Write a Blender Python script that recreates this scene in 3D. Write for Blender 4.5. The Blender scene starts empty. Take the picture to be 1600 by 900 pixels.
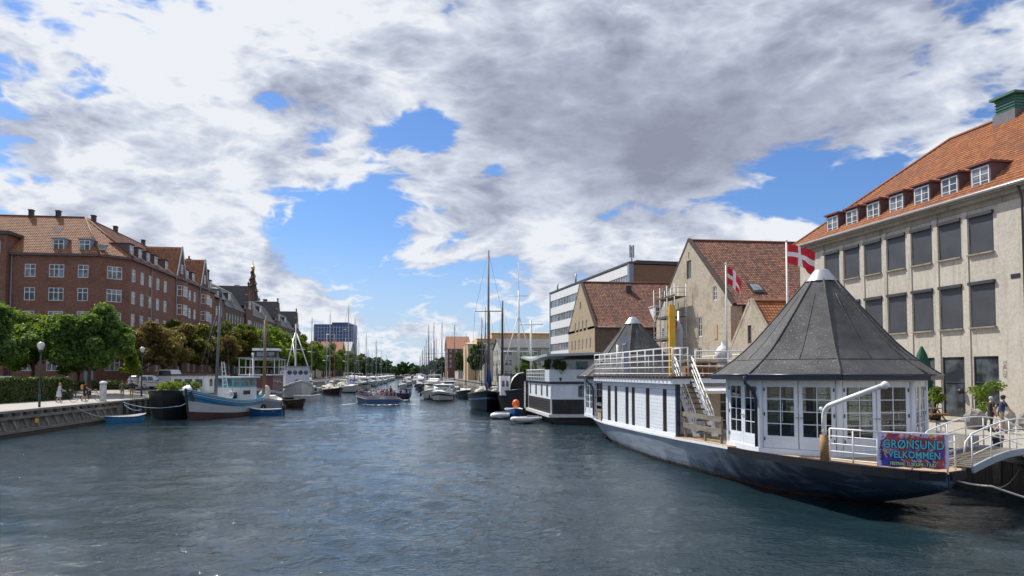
import bpy, math, random
import numpy as np
from mathutils import Vector, Matrix
R_ = math.radians
scene = bpy.context.scene
col = scene.collection

# ------------------------------------------------------------------ camera
CAM_H = 4.2
YAW, PITCH = math.atan(155 / 1155.0), R_(2.5)
cam_d = bpy.data.cameras.new("camera")
cam = bpy.data.objects.new("camera", cam_d)
col.objects.link(cam)
cam.location = (0, 0, CAM_H)
cam.rotation_euler = (math.pi / 2 + PITCH, 0, -YAW)
cam_d.sensor_width = 36
cam_d.lens = 36 * 1155 / 1600.0
cam_d.shift_y = 82.6 / 1600.0
cam_d.clip_start = 0.1
cam_d.clip_end = 6000
scene.camera = cam

# ------------------------------------------------------------------ light
SUN_AZ, SUN_EL = R_(42), R_(52)          # azimuth measured from +Y towards -X
sun_dir = Vector((-math.sin(SUN_AZ) * math.cos(SUN_EL), math.cos(SUN_AZ) * math.cos(SUN_EL), math.sin(SUN_EL)))
sl = bpy.data.lights.new("sun", 'SUN')
sl.energy = 5.0
sl.angle = R_(0.5)
sl.color = (1.0, 0.95, 0.87)
so = bpy.data.objects.new("sun", sl)
col.objects.link(so)
so.rotation_euler = sun_dir.to_track_quat('Z', 'Y').to_euler()

scene.view_settings.view_transform = 'Standard'
scene.view_settings.look = 'None'
scene.view_settings.gamma = 1
scene.view_settings.exposure = 0.12
scene.view_settings.use_curve_mapping = False

# ------------------------------------------------------------------ node helper
class NT:
    def __init__(s, tree):
        s.t = tree; s.n = tree.nodes; s.l = tree.links
    def node(s, typ, **kw):
        n = s.n.new(typ)
        for k, v in kw.items(): setattr(n, k, v)
        return n
    def put(s, sock, val):
        if hasattr(val, 'is_output') or isinstance(val, bpy.types.NodeSocket): s.l.new(val, sock)
        else: sock.default_value = val
    def math(s, op, a, b=None, c=None, clamp=False):
        n = s.node('ShaderNodeMath', operation=op, use_clamp=clamp)
        s.put(n.inputs[0], a)
        if b is not None: s.put(n.inputs[1], b)
        if c is not None: s.put(n.inputs[2], c)
        return n.outputs[0]
    def vmath(s, op, a, b=None, out=0):
        n = s.node('ShaderNodeVectorMath', operation=op)
        s.put(n.inputs[0], a)
        if b is not None:
            s.put(n.inputs[3] if op == 'SCALE' else n.inputs[1], b)
        return n.outputs[out]
    def mix(s, fac, a, b, blend='MIX'):
        n = s.node('ShaderNodeMix', data_type='RGBA', blend_type=blend)
        s.put(n.inputs[0], fac); s.put(n.inputs[6], a); s.put(n.inputs[7], b)
        return n.outputs[2]
    def ramp(s, fac, stops, interp='LINEAR'):
        n = s.node('ShaderNodeValToRGB')
        n.color_ramp.interpolation = interp
        els = n.color_ramp.elements
        while len(els) < len(stops): els.new(0.5)
        for e, (p, c) in zip(els, stops):
            e.position = p
            e.color = c if len(c) == 4 else (*c, 1)
        s.put(n.inputs[0], fac)
        return n.outputs[0]
    def noise(s, vec, scale, detail=4, rough=0.55, dist=0.0, out=0):
        n = s.node('ShaderNodeTexNoise')
        s.put(n.inputs['Vector'], vec)
        n.inputs['Scale'].default_value = scale
        n.inputs['Detail'].default_value = detail
        n.inputs['Roughness'].default_value = rough
        n.inputs['Distortion'].default_value = dist
        return n.outputs[out]
    def sstep(s, x, a, b):
        n = s.node('ShaderNodeMapRange', interpolation_type='SMOOTHSTEP')
        s.put(n.inputs[0], x)
        s.put(n.inputs[1], a); s.put(n.inputs[2], b)
        return n.outputs[0]
    def xyz(s, v):
        n = s.node('ShaderNodeSeparateXYZ'); s.put(n.inputs[0], v); return n.outputs
    def comb(s, x, y, z):
        n = s.node('ShaderNodeCombineXYZ')
        s.put(n.inputs[0], x); s.put(n.inputs[1], y); s.put(n.inputs[2], z)
        return n.outputs[0]

def c4(c): return (c[0], c[1], c[2], 1.0)

# ------------------------------------------------------------------ sky: Nishita air with broken cumulus over it
def make_world():
    w = bpy.data.worlds.new("World")
    scene.world = w
    w.use_nodes = True
    t = NT(w.node_tree); t.n.clear()
    out = t.node('ShaderNodeOutputWorld')
    bg = t.node('ShaderNodeBackground')
    bg.inputs[1].default_value = 0.10
    t.l.new(bg.outputs[0], out.inputs[0])
    sky = t.node('ShaderNodeTexSky', sky_type='NISHITA')
    sky.sun_disc = False
    sky.sun_elevation = SUN_EL
    sky.sun_rotation = -SUN_AZ
    sky.altitude = 0
    sky.air_density = 1.0; sky.dust_density = 0.6; sky.ozone_density = 2.0
    d = t.node('ShaderNodeTexCoord').outputs['Generated']
    d = t.vmath('NORMALIZE', d)
    x, y, z = t.xyz(d)
    zc = t.math('MAXIMUM', z, 0.0)
    k = t.math('DIVIDE', 1.0, t.math('ADD', zc, 0.42))
    p = t.comb(t.math('MULTIPLY', x, k), t.math('MULTIPLY', y, k), t.math('MULTIPLY', z, 2.0))
    az = t.math('ARCTAN2', x, y)                    # 0 along the canal, + to the right
    el = t.math('ARCSINE', z)
    def blob(a0, e0, sa, se, amp):
        da = t.math('DIVIDE', t.math('SUBTRACT', az, R_(a0)), R_(sa))
        de = t.math('DIVIDE', t.math('SUBTRACT', el, R_(e0)), R_(se))
        q = t.math('ADD', t.math('MULTIPLY', da, da), t.math('MULTIPLY', de, de))
        return t.math('MULTIPLY', t.math('EXPONENT', t.math('MULTIPLY', q, -1.0)), amp)
    def total(items):
        s = None
        for it in items:
            b = blob(*it)
            s = b if s is None else t.math('ADD', s, b)
        return s
    warp = t.noise(p, 2.6, 3, 0.5, 0, 1)
    pw = t.vmath('ADD', p, t.vmath('SCALE', t.vmath('SUBTRACT', warp, (0.5, 0.5, 0.5)), 0.16))
    def billow(vec, scale, det=1):
        n = t.noise(vec, scale, det, 0.5)
        return t.math('SUBTRACT', 1.0, t.math('ABSOLUTE', t.math('MULTIPLY', t.math('SUBTRACT', n, 0.5), 4.5)))
    def puffs(vec):
        s_ = None
        for sc, am in ((5.0, 0.5), (11.0, 0.28), (24.0, 0.16), (52.0, 0.09)):
            q = t.math('MULTIPLY', billow(vec, sc), am)
            s_ = q if s_ is None else t.math('ADD', s_, q)
        return s_
    def dens(vec, full=True):
        a = t.noise(vec, 1.9, 3, 0.55)
        q = t.math('MULTIPLY', a, 0.64)
        return t.math('ADD', q, t.math('MULTIPLY', puffs(vec), 0.27))
    n0 = dens(pw)
    sh = t.vmath('ADD', pw, (sun_dir.x * 0.055, sun_dir.y * 0.055, 0.055))
    n1 = dens(sh)
    soft0 = t.noise(pw, 3.2, 2, 0.5)
    soft1 = t.noise(t.vmath('ADD', pw, (sun_dir.x * 0.12, sun_dir.y * 0.12, 0.16)), 3.2, 2, 0.5)
    edge = t.noise(pw, 60.0, 5, 0.65)
    cover = total(SKY_COVER)
    thick = total(SKY_DARK)
    dn = t.math('ADD', t.math('ADD', n0, cover), t.math('MULTIPLY', t.math('SUBTRACT', edge, 0.5), 0.05))
    alpha = t.sstep(dn, 0.452, 0.545)
    rel = t.math('ADD', t.math('MULTIPLY', t.math('SUBTRACT', n0, n1), 2.0), t.math('MULTIPLY', t.math('SUBTRACT', soft0, soft1), 1.7))
    rel = t.math('MULTIPLY', rel, t.math('MAXIMUM', t.math('SUBTRACT', 1.0, t.math('MULTIPLY', thick, 1.3)), 0.25))
    lit = t.math('ADD', t.math('ADD', 0.70, rel), t.math('MULTIPLY', t.math('SUBTRACT', puffs(pw), 0.42), t.math('SUBTRACT', 0.75, thick)))
    body = t.sstep(dn, 0.52, 0.80)
    lit = t.math('SUBTRACT', lit, t.math('MULTIPLY', body, 0.15))
    lit = t.math('SUBTRACT', lit, thick)
    lit = t.math('ADD', lit, t.math('MULTIPLY', t.math('SUBTRACT', t.noise(pw, 5.5, 4, 0.6), 0.5), t.math('MULTIPLY', thick, 1.4)))
    lit = t.math('MINIMUM', t.math('MAXIMUM', lit, 0.0), 1.0)
    cc = t.ramp(lit, [(0.0, (2.6, 2.8, 3.7)), (0.35, (3.9, 4.25, 5.3)), (0.70, (5.7, 6.15, 7.2)), (1.0, (7.8, 8.1, 8.6))])
    base = sky.outputs[0]
    base = t.mix(1.0, base, (SKY_TINT[0], SKY_TINT[1], SKY_TINT[2], 1), 'MULTIPLY')
    hz = t.sstep(el, R_(12), R_(0))
    base = t.mix(t.math('MULTIPLY', hz, 0.75), base, (5.4, 6.5, 8.0, 1))
    c = t.mix(alpha, base, cc)
    t.l.new(c, bg.inputs[0])

# (azimuth, elevation, half-widths in degrees, amount)
SKY_TINT = (0.62, 0.86, 1.22)
SKY_COVER = [
    (19, 21, 23, 9, 0.24), (-20, 24, 16, 9, 0.04), (0, 60, 70, 30, 0.06), (-16, 14, 9, 6, 0.07),
    (5, 10.5, 8, 3.2, 0.12), (23, 9.5, 6, 2.0, 0.14), (30, 26, 14, 9, 0.16), (-4, 4, 9, 3, 0.05), (-9, 7.5, 5, 3, 0.0), (-3, 9.5, 9, 3, -0.05), (-20, 15, 9, 5, 0.05),
    (1.3, 18.6, 2.9, 1.9, -0.25), (-22, 19, 2.5, 1.4, -0.11), (31, 12.8, 8, 2.2, -0.28), (-4.5, 11.5, 3.4, 2.4, -0.17),
    (1.5, 6.6, 6, 1.4, -0.14), (-27.5, 13, 3, 1.4, -0.10), (6.6, 15.4, 3, 1.0, -0.06), (-9.7, 22.6, 1.2, 1.4, -0.11), (20, 12.3, 5, 1.0, -0.12),
]
SKY_DARK = [(20, 18.5, 15, 7.0, 0.55), (8, 24, 8, 4, 0.06), (-11, 11, 4, 3, 0.06)]
make_world()

# ------------------------------------------------------------------ materials
MATS = {}
def new_mat(name):
    m = bpy.data.materials.new(name); m.use_nodes = True
    t = NT(m.node_tree)
    b = t.n['Principled BSDF']
    MATS[name] = m
    return m, t, b

def pos(t): return t.node('ShaderNodeNewGeometry').outputs['Position']
def bump(t, b, h, strength=0.3, dist=0.02):
    n = t.node('ShaderNodeBump')
    n.inputs['Strength'].default_value = strength
    n.inputs['Distance'].default_value = dist
    t.put(n.inputs['Height'], h)
    t.l.new(n.outputs[0], b.inputs['Normal'])

def M(name, c, rough=0.6, var=0.18, scale=1.2, metal=0.0, bmp=0.15, dirt=None, dirt_amt=0.3, fine=14.0, spec=0.5):
    """weathered paint, metal, cloth ...: base colour with large and small mottling, optional second colour in patches"""
    if name in MATS: return MATS[name]
    m, t, b = new_mat(name)
    P = pos(t)
    n1 = t.noise(P, scale, 5, 0.6)
    n2 = t.noise(P, fine, 4, 0.6)
    f = t.math('ADD', t.math('MULTIPLY', n1, 0.65), t.math('MULTIPLY', n2, 0.35))
    f = t.sstep(f, 0.3, 0.7)
    lo = tuple(max(0, v * (1 - var)) for v in c); hi = tuple(min(1, v * (1 + var * 0.6)) for v in c)
    cc = t.mix(f, c4(lo), c4(hi))
    if dirt is not None:
        x, y, z = t.xyz(P)
        st = t.noise(t.comb(t.math('MULTIPLY', x, 3.0), t.math('MULTIPLY', y, 3.0), t.math('MULTIPLY', z, 0.7)), 1.1, 5, 0.65)
        cc = t.mix(t.math('MULTIPLY', t.sstep(st, 0.50, 0.72), dirt_amt), cc, c4(dirt))
    t.l.new(cc, b.inputs['Base Color'])
    b.inputs['Metallic'].default_value = metal
    b.inputs['Specular IOR Level'].default_value = spec
    t.l.new(t.math('ADD', rough - 0.08, t.math('MULTIPLY', n2, 0.16)), b.inputs['Roughness'])
    if bmp: bump(t, b, n2, bmp, 0.01)
    return m

def brick_mat(name, c1, c2, mortar, rough=0.85, scale=1.0, patch=None, patch_amt=0.4, bw=0.23, bh=0.072, mort=0.011):
    m, t, b = new_mat(name)
    P = pos(t); x, y, z = t.xyz(P)
    v = t.comb(t.math('ADD', x, y), z, 0.0)
    br = t.node('ShaderNodeTexBrick')
    t.put(br.inputs['Vector'], v)
    br.inputs['Scale'].default_value = 1.0
    br.inputs['Brick Width'].default_value = bw * scale
    br.inputs['Row Height'].default_value = bh * scale
    br.inputs['Mortar Size'].default_value = mort * scale
    br.inputs['Color1'].default_value = c4(c1); br.inputs['Color2'].default_value = c4(c2)
    br.inputs['Mortar'].default_value = c4(mortar)
    n = t.noise(P, 0.5, 6, 0.65); n2 = t.noise(P, 5.0, 4, 0.6)
    n3 = t.noise(P, 2.2, 5, 0.7)
    cc = t.mix(t.math('MULTIPLY', t.sstep(n2, 0.42, 0.62), 0.5), br.outputs[0], c4(tuple(q * 0.5 for q in c1)))
    cc = t.mix(t.math('MULTIPLY', t.sstep(n3, 0.50, 0.66), 0.35), cc, c4(tuple(min(1, q * 1.35) for q in c2)))
    if patch is not None:
        cc = t.mix(t.math('MULTIPLY', t.sstep(n, 0.48, 0.66), patch_amt), cc, c4(patch))
    t.l.new(cc, b.inputs['Base Color'])
    b.inputs['Roughness'].default_value = rough
    bump(t, b, t.math('ADD', t.math('MULTIPLY', br.outputs[1], -0.6), t.math('MULTIPLY', n2, 0.5)), 0.5, 0.015)
    return m

def tile_mat(name, cols, grime, grime_amt=0.4, rough=0.75):
    """clay pantiles; the sheets carry uv in whole tiles, so each tile takes its own shade"""
    m, t, b = new_mat(name)
    uv = t.node('ShaderNodeUVMap').outputs[0]
    fl = t.vmath('FLOOR', uv)
    wn = t.node('ShaderNodeTexWhiteNoise', noise_dimensions='3D'); t.put(wn.inputs['Vector'], fl)
    v3 = t.math('ADD', t.math('MULTIPLY', wn.outputs[0], 0.75), t.math('MULTIPLY', t.noise(pos(t), 1.6, 4, 0.7), 0.4))
    r = t.ramp(v3, [(i / (len(cols) - 1), c) for i, c in enumerate(cols)])
    P = pos(t)
    n = t.noise(P, 0.45, 6, 0.65)
    n2 = t.noise(P, 3.0, 4, 0.6)
    cc = t.mix(t.math('MULTIPLY', t.sstep(t.math('ADD', t.math('MULTIPLY', n, 0.6), t.math('MULTIPLY', n2, 0.4)), 0.42, 0.68), grime_amt), r, c4(grime))
    t.l.new(cc, b.inputs['Base Color'])
    b.inputs['Roughness'].default_value = rough
    bump(t, b, n2, 0.3, 0.01)
    return m

def leaf_mat(name, cols, trans=0.35, scale=0.8):
    m, t, b = new_mat(name)
    P = pos(t)
    n = t.noise(P, scale, 3, 0.6); n2 = t.noise(P, 7.0, 2, 0.6)
    f = t.math('ADD', t.math('MULTIPLY', n, 0.6), t.math('MULTIPLY', n2, 0.4))
    r = t.ramp(t.sstep(f, 0.28, 0.72), [(i / (len(cols) - 1), c) for i, c in enumerate(cols)])
    t.l.new(r, b.inputs['Base Color'])
    b.inputs['Roughness'].default_value = 0.55
    b.inputs['Specular IOR Level'].default_value = 0.35
    tr = t.node('ShaderNodeBsdfTranslucent')
    t.l.new(t.mix(1.0, r, (1.25, 1.3, 0.55, 1), 'MULTIPLY'), tr.inputs[0])
    mx = t.node('ShaderNodeMixShader'); mx.inputs[0].default_value = trans
    t.l.new(b.outputs[0], mx.inputs[1]); t.l.new(tr.outputs[0], mx.inputs[2])
    t.l.new(mx.outputs[0], t.n['Material Output'].inputs[0])
    return m

def pane_mat(name, c=(0.03, 0.035, 0.04), rough=0.04):
    m, t, b = new_mat(name)
    P = pos(t)
    n = t.noise(P, 0.9, 3, 0.5)
    t.l.new(t.mix(t.sstep(n, 0.4, 0.62), c4(c), c4(tuple(v * 3.0 + 0.02 for v in c))), b.inputs['Base Color'])  # varied reflections painted in as lighter patches of the glass colour
    b.inputs['Roughness'].default_value = rough
    b.inputs['IOR'].default_value = 1.52
    bump(t, b, t.noise(P, 1.3, 2, 0.5), 0.05, 0.03)
    return m

def glass_mat(name, tint=(0.62, 0.67, 0.68)):
    m, t, b = new_mat(name)
    t.n.remove(b)
    tr = t.node('ShaderNodeBsdfTransparent'); tr.inputs[0].default_value = c4(tint)
    gl = t.node('ShaderNodeBsdfGlossy'); gl.inputs['Roughness'].default_value = 0.02
    fr = t.node('ShaderNodeFresnel'); fr.inputs[0].default_value = 1.5
    bm = t.node('ShaderNodeBump'); bm.inputs['Strength'].default_value = 0.06; bm.inputs['Distance'].default_value = 0.05
    t.put(bm.inputs['Height'], t.noise(pos(t), 1.1, 2, 0.5))
    t.l.new(bm.outputs[0], gl.inputs['Normal'])
    mx = t.node('ShaderNodeMixShader')
    t.l.new(t.math('MULTIPLY', fr.outputs[0], 1.7, clamp=True), mx.inputs[0])
    t.l.new(tr.outputs[0], mx.inputs[1]); t.l.new(gl.outputs[0], mx.inputs[2])
    t.l.new(mx.outputs[0], t.n['Material Output'].inputs[0])
    return m

def concrete_mat(name, c, stain=(0.12, 0.10, 0.08), amt=0.55, patch=(0.5, 0.45, 0.38)):
    """cement render with rain streaks, grey blotches and paler repairs"""
    m, t, b = new_mat(name)
    P = pos(t); x, y, z = t.xyz(P)
    n = t.noise(P, 0.55, 8, 0.68, 0.4); n2 = t.noise(P, 6.0, 6, 0.65)
    streak = t.noise(t.comb(t.math('MULTIPLY', x, 2.6), t.math('MULTIPLY', y, 2.6), t.math('MULTIPLY', z, 0.22)), 1.0, 6, 0.62)
    cc = t.mix(t.sstep(n2, 0.3, 0.7), c4(tuple(v * 0.82 for v in c)), c4(tuple(min(1, v * 1.1) for v in c)))
    cc = t.mix(t.math('MULTIPLY', t.sstep(n, 0.42, 0.68), 0.45), cc, c4(patch))
    cc = t.mix(t.math('MULTIPLY', t.sstep(streak, 0.50, 0.72), amt), cc, c4(stain))
    t.l.new(cc, b.inputs['Base Color'])
    b.inputs['Roughness'].default_value = 0.9
    bump(t, b, t.math('ADD', n2, t.math('MULTIPLY', n, 0.6)), 0.35, 0.02)
    return m

def wood_mat(name, c, dark=0.45, rough=0.75, axis='x'):
    m, t, b = new_mat(name)
    P = pos(t); x, y, z = t.xyz(P)
    sx, sy, sz = {'x': (1, 12, 12), 'y': (12, 1, 12), 'z': (12, 12, 1)}[axis]
    g = t.noise(t.comb(t.math('MULTIPLY', x, sx), t.math('MULTIPLY', y, sy), t.math('MULTIPLY', z, sz)), 1.0, 6, 0.6, 0.6)
    n = t.noise(P, 0.9, 5, 0.6)
    cc = t.mix(t.sstep(g, 0.3, 0.72), c4(tuple(v * dark for v in c)), c4(c))
    cc = t.mix(t.math('MULTIPLY', t.sstep(n, 0.45, 0.7), 0.4), cc, c4(tuple(v * 0.5 for v in c)))
    t.l.new(cc, b.inputs['Base Color'])
    b.inputs['Roughness'].default_value = rough
    bump(t, b, g, 0.35, 0.01)
    return m

def water_mat():
    m, t, b = new_mat('canal_water')
    P = pos(t); x, y, z = t.xyz(P)
    v = t.comb(t.math('MULTIPLY', x, 0.8), y, 0.0)
    a = t.noise(v, 2.3, 4, 0.6, 0.8); c = t.noise(v, 7.5, 3, 0.6, 0.5); e = t.noise(v, 0.45, 3, 0.5)
    h = t.math('ADD', t.math('ADD', t.math('MULTIPLY', a, 1.0), t.math('MULTIPLY', c, 0.42)), t.math('MULTIPLY', e, 0.5))
    big = t.noise(P, 0.07, 4, 0.55)
    amp = t.math('ADD', 0.45, t.math('MULTIPLY', t.sstep(big, 0.35, 0.65), 0.75))
    calm = t.node('ShaderNodeMapRange'); t.put(calm.inputs[0], y)
    for k_, v_ in ((1, 15.0), (2, 110.0), (3, 1.0), (4, 0.28)): calm.inputs[k_].default_value = v_
    h = t.math('MULTIPLY', t.math('MULTIPLY', h, amp), calm.outputs[0])
    bump(t, b, h, 1.0, 0.10)
    n = t.noise(P, 0.12, 4, 0.6)
    t.l.new(t.mix(n, (0.009, 0.021, 0.029, 1), (0.014, 0.033, 0.041, 1)), b.inputs['Base Color'])
    b.inputs['Roughness'].default_value = 0.05
    b.inputs['IOR'].default_value = 1.42
    return m

def paving_mat(name, c, joint, sx=0.6, sy=0.4, amt=0.5):
    m, t, b = new_mat(name)
    P = pos(t)
    br = t.node('ShaderNodeTexBrick'); t.put(br.inputs['Vector'], P)
    br.inputs['Scale'].default_value = 1.0; br.inputs['Brick Width'].default_value = sx; br.inputs['Row Height'].default_value = sy
    br.inputs['Mortar Size'].default_value = 0.012
    br.inputs['Color1'].default_value = c4(c); br.inputs['Color2'].default_value = c4(tuple(v * 0.8 for v in c)); br.inputs['Mortar'].default_value = c4(joint)
    n = t.noise(P, 0.7, 7, 0.65)
    cc = t.mix(t.math('MULTIPLY', t.sstep(n, 0.45, 0.7), amt), br.outputs[0], c4(tuple(v * 0.6 for v in c)))
    t.l.new(cc, b.inputs['Base Color']); b.inputs['Roughness'].default_value = 0.9
    bump(t, b, t.noise(P, 12, 4, 0.6), 0.3, 0.01)
    return m

def felt_mat():
    """grey roofing felt with pale lichen speckle"""
    m, t, b = new_mat('roofing_felt')
    P = pos(t)
    n = t.noise(P, 1.1, 6, 0.65); s = t.noise(P, 17.0, 3, 0.7); l = t.noise(P, 0.5, 3, 0.6)
    cc = t.mix(t.sstep(n, 0.35, 0.68), (0.040, 0.040, 0.043, 1), (0.080, 0.077, 0.078, 1))
    sp = t.math('MULTIPLY', t.sstep(s, 0.56, 0.68), t.sstep(l, 0.36, 0.58))
    cc = t.mix(t.math('MULTIPLY', sp, 0.7), cc, (0.30, 0.30, 0.29, 1))
    t.l.new(cc, b.inputs['Base Color']); b.inputs['Roughness'].default_value = 0.8
    bump(t, b, t.noise(P, 40, 3, 0.6), 0.3, 0.006)
    return m

def banner_mat():
    """printed cloth: swirls of red, blue, purple, orange on pale lilac"""
    m, t, b = new_mat('banner_print')
    tc = t.node('ShaderNodeTexCoord').outputs['Object']
    n = t.noise(tc, 1.7, 4, 0.55, 1.2)
    x, y, z = t.xyz(tc)
    f = t.math('ADD', n, t.math('MULTIPLY', x, 0.05))
    cc = t.ramp(f, [(0.0, (0.01, 0.02, 0.22)), (0.34, (0.02, 0.09, 0.50)), (0.41, (0.12, 0.02, 0.28)), (0.44, (0.66, 0.64, 0.86)), (0.535, (0.40, 0.02, 0.05)),
                    (0.59, (0.50, 0.13, 0.03)), (0.63, (0.30, 0.02, 0.22)), (0.70, (0.02, 0.16, 0.55))])
    n2 = t.noise(tc, 3.1, 3, 0.5, 0.8)
    cc = t.mix(t.sstep(n2, 0.60, 0.66), cc, (0.65, 0.42, 0.05, 1))
    cc = t.mix(t.sstep(t.math('ADD', t.math('ABSOLUTE', x), t.math('MULTIPLY', n2, 0.12)), 0.82, 0.87), cc, (0.62, 0.60, 0.80, 1))
    t.l.new(cc, b.inputs['Base Color']); b.inputs['Roughness'].default_value = 0.6
    return m

def slate_mat(name, c):
    m, t, b = new_mat(name)
    P = pos(t); x, y, z = t.xyz(P)
    br = t.node('ShaderNodeTexBrick'); t.put(br.inputs['Vector'], t.comb(t.math('ADD', x, y), t.math('MULTIPLY', z, 1.3), 0))
    br.inputs['Scale'].default_value = 1; br.inputs['Brick Width'].default_value = 0.35; br.inputs['Row Height'].default_value = 0.3
    br.inputs['Mortar Size'].default_value = 0.02
    br.inputs['Color1'].default_value = c4(c); br.inputs['Color2'].default_value = c4(tuple(v * 0.6 for v in c)); br.inputs['Mortar'].default_value = c4(tuple(v * 0.35 for v in c))
    n = t.noise(P, 0.4, 6, 0.65)
    t.l.new(t.mix(t.math('MULTIPLY', t.sstep(n, 0.4, 0.7), 0.5), br.outputs[0], c4((c[0] * 0.6 + 0.03, c[1] * 0.6 + 0.02, c[2] * 0.55))), b.inputs['Base Color'])
    b.inputs['Roughness'].default_value = 0.65
    return m

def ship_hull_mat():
    """old pale grey-blue paint; shade of the stern and lower sides painted in as deep blue, ragged edge, rust along the waterline"""
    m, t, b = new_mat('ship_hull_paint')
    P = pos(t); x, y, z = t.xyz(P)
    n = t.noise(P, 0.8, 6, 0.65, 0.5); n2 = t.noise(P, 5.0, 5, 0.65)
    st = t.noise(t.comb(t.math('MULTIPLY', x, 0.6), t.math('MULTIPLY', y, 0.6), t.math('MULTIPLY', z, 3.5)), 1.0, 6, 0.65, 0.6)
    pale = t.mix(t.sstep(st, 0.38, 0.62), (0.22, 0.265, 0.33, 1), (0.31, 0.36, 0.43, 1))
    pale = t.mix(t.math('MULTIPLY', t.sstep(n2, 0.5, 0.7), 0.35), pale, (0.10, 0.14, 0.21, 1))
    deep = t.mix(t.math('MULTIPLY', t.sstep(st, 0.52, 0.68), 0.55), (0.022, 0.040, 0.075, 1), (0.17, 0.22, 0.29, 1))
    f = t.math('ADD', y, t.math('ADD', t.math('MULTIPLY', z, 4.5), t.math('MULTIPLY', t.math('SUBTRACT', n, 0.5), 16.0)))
    cc = t.mix(t.sstep(f, 27.0, 33.0), deep, pale)  # stern and underside shade put into the hull colour
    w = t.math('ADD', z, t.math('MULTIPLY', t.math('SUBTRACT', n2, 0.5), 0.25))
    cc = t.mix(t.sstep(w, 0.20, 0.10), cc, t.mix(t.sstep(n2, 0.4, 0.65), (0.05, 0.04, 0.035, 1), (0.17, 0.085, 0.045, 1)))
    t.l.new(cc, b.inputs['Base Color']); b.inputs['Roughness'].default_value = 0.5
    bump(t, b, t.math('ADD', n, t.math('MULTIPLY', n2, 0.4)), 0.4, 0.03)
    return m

WATER = water_mat()
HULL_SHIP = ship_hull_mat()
RED_BRICK = brick_mat('red_brick', (0.24, 0.095, 0.06), (0.325, 0.14, 0.09), (0.18, 0.13, 0.105), patch=(0.13, 0.055, 0.04), patch_amt=0.45)
RED_BRICK2 = brick_mat('plum_brick', (0.15, 0.06, 0.045), (0.20, 0.085, 0.06), (0.14, 0.10, 0.085), patch=(0.10, 0.05, 0.04))
BROWN_BRICK = brick_mat('brown_brick', (0.13, 0.085, 0.06), (0.18, 0.12, 0.085), (0.14, 0.12, 0.10), patch=(0.09, 0.065, 0.05))
YELLOW_BRICK = brick_mat('yellow_brick', (0.46, 0.355, 0.215), (0.34, 0.255, 0.155), (0.42, 0.36, 0.27), patch=(0.26, 0.20, 0.13), patch_amt=0.5, scale=1.7)
STONE_BRICK = brick_mat('lime_washed_brick', (0.50, 0.425, 0.32), (0.38, 0.315, 0.23), (0.46, 0.41, 0.33), patch=(0.24, 0.19, 0.14), patch_amt=0.65, scale=1.7)
OCHRE_BRICK = brick_mat('ochre_brick', (0.26, 0.15, 0.085), (0.21, 0.115, 0.065), (0.2, 0.14, 0.1), patch=(0.17, 0.10, 0.06))
TILE_ORANGE = tile_mat('orange_pantiles', [(0.31, 0.10, 0.032), (0.40, 0.145, 0.045), (0.22, 0.075, 0.03), (0.36, 0.12, 0.036)], (0.18, 0.08, 0.042), 0.5)
TILE_RED = tile_mat('weathered_and_shade_pantiles', [(0.15, 0.058, 0.035), (0.30, 0.12, 0.062), (0.045, 0.026, 0.022), (0.25, 0.088, 0.045), (0.09, 0.042, 0.032)], (0.09, 0.048, 0.036), 0.55)
TILE_BROWN = tile_mat('sunny_brown_tiles', [(0.28, 0.125, 0.058), (0.34, 0.16, 0.072), (0.21, 0.09, 0.045), (0.30, 0.13, 0.058)], (0.21, 0.105, 0.058), 0.35)  # paler tone of the sunlit roof slopes put into the tile colour
SLATE = slate_mat('grey_slate', (0.085, 0.085, 0.090))
SLATE2 = slate_mat('brown_slate', (0.10, 0.08, 0.07))
RENDER = concrete_mat('stained_render', (0.50, 0.455, 0.385), (0.22, 0.185, 0.145), 0.42, (0.62, 0.57, 0.48))
RENDER_DK = concrete_mat('grimy_render', (0.27, 0.24, 0.19), (0.10, 0.085, 0.065), 0.7, (0.42, 0.38, 0.32))
CREAM = concrete_mat('cream_render', (0.62, 0.56, 0.44), (0.35, 0.30, 0.22), 0.25, (0.66, 0.6, 0.5))
GREY_REND = concrete_mat('grey_render', (0.42, 0.41, 0.38), (0.25, 0.23, 0.20), 0.35, (0.5, 0.48, 0.44))
ORANGE_WALL = concrete_mat('apricot_render', (0.56, 0.40, 0.23), (0.46, 0.32, 0.18), 0.25, (0.60, 0.44, 0.27))
QUAYSTONE = concrete_mat('quay_stone', (0.30, 0.28, 0.25), (0.08, 0.075, 0.07), 0.5, (0.36, 0.34, 0.30))
PAVING = paving_mat('granite_paving', (0.44, 0.41, 0.37), (0.22, 0.2, 0.18), 0.7, 0.35, 0.35)
COBBLE = paving_mat('cobbled_quay', (0.42, 0.385, 0.33), (0.25, 0.22, 0.19), 0.22, 0.14, 0.3)
ASPHALT = M('asphalt', (0.075, 0.073, 0.07), 0.9, 0.25, 0.5, fine=30)
EARTH = M('town_ground', (0.16, 0.14, 0.11), 0.95, 0.3, 0.2)
WHITE = M('white_paint', (0.78, 0.78, 0.77), 0.45, 0.08, 1.5, dirt=(0.42, 0.38, 0.33), dirt_amt=0.22)
WHITE_FR = M('white_window_paint', (0.78, 0.78, 0.76), 0.4, 0.06, 2.0)
CABIN_WHITE = M('pavilion_white_paint', (0.76, 0.80, 0.85), 0.42, 0.07, 1.2, dirt=(0.45, 0.45, 0.45), dirt_amt=0.25)
GREYBLUE = M('grey_blue_paint', (0.28, 0.33, 0.38), 0.5, 0.15, 1.0)
PANE = pane_mat('window_pane')
DARK_PANE = M('dark_slot_glass', (0.018, 0.02, 0.024), 0.15, .2, bmp=0, spec=.2)
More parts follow.
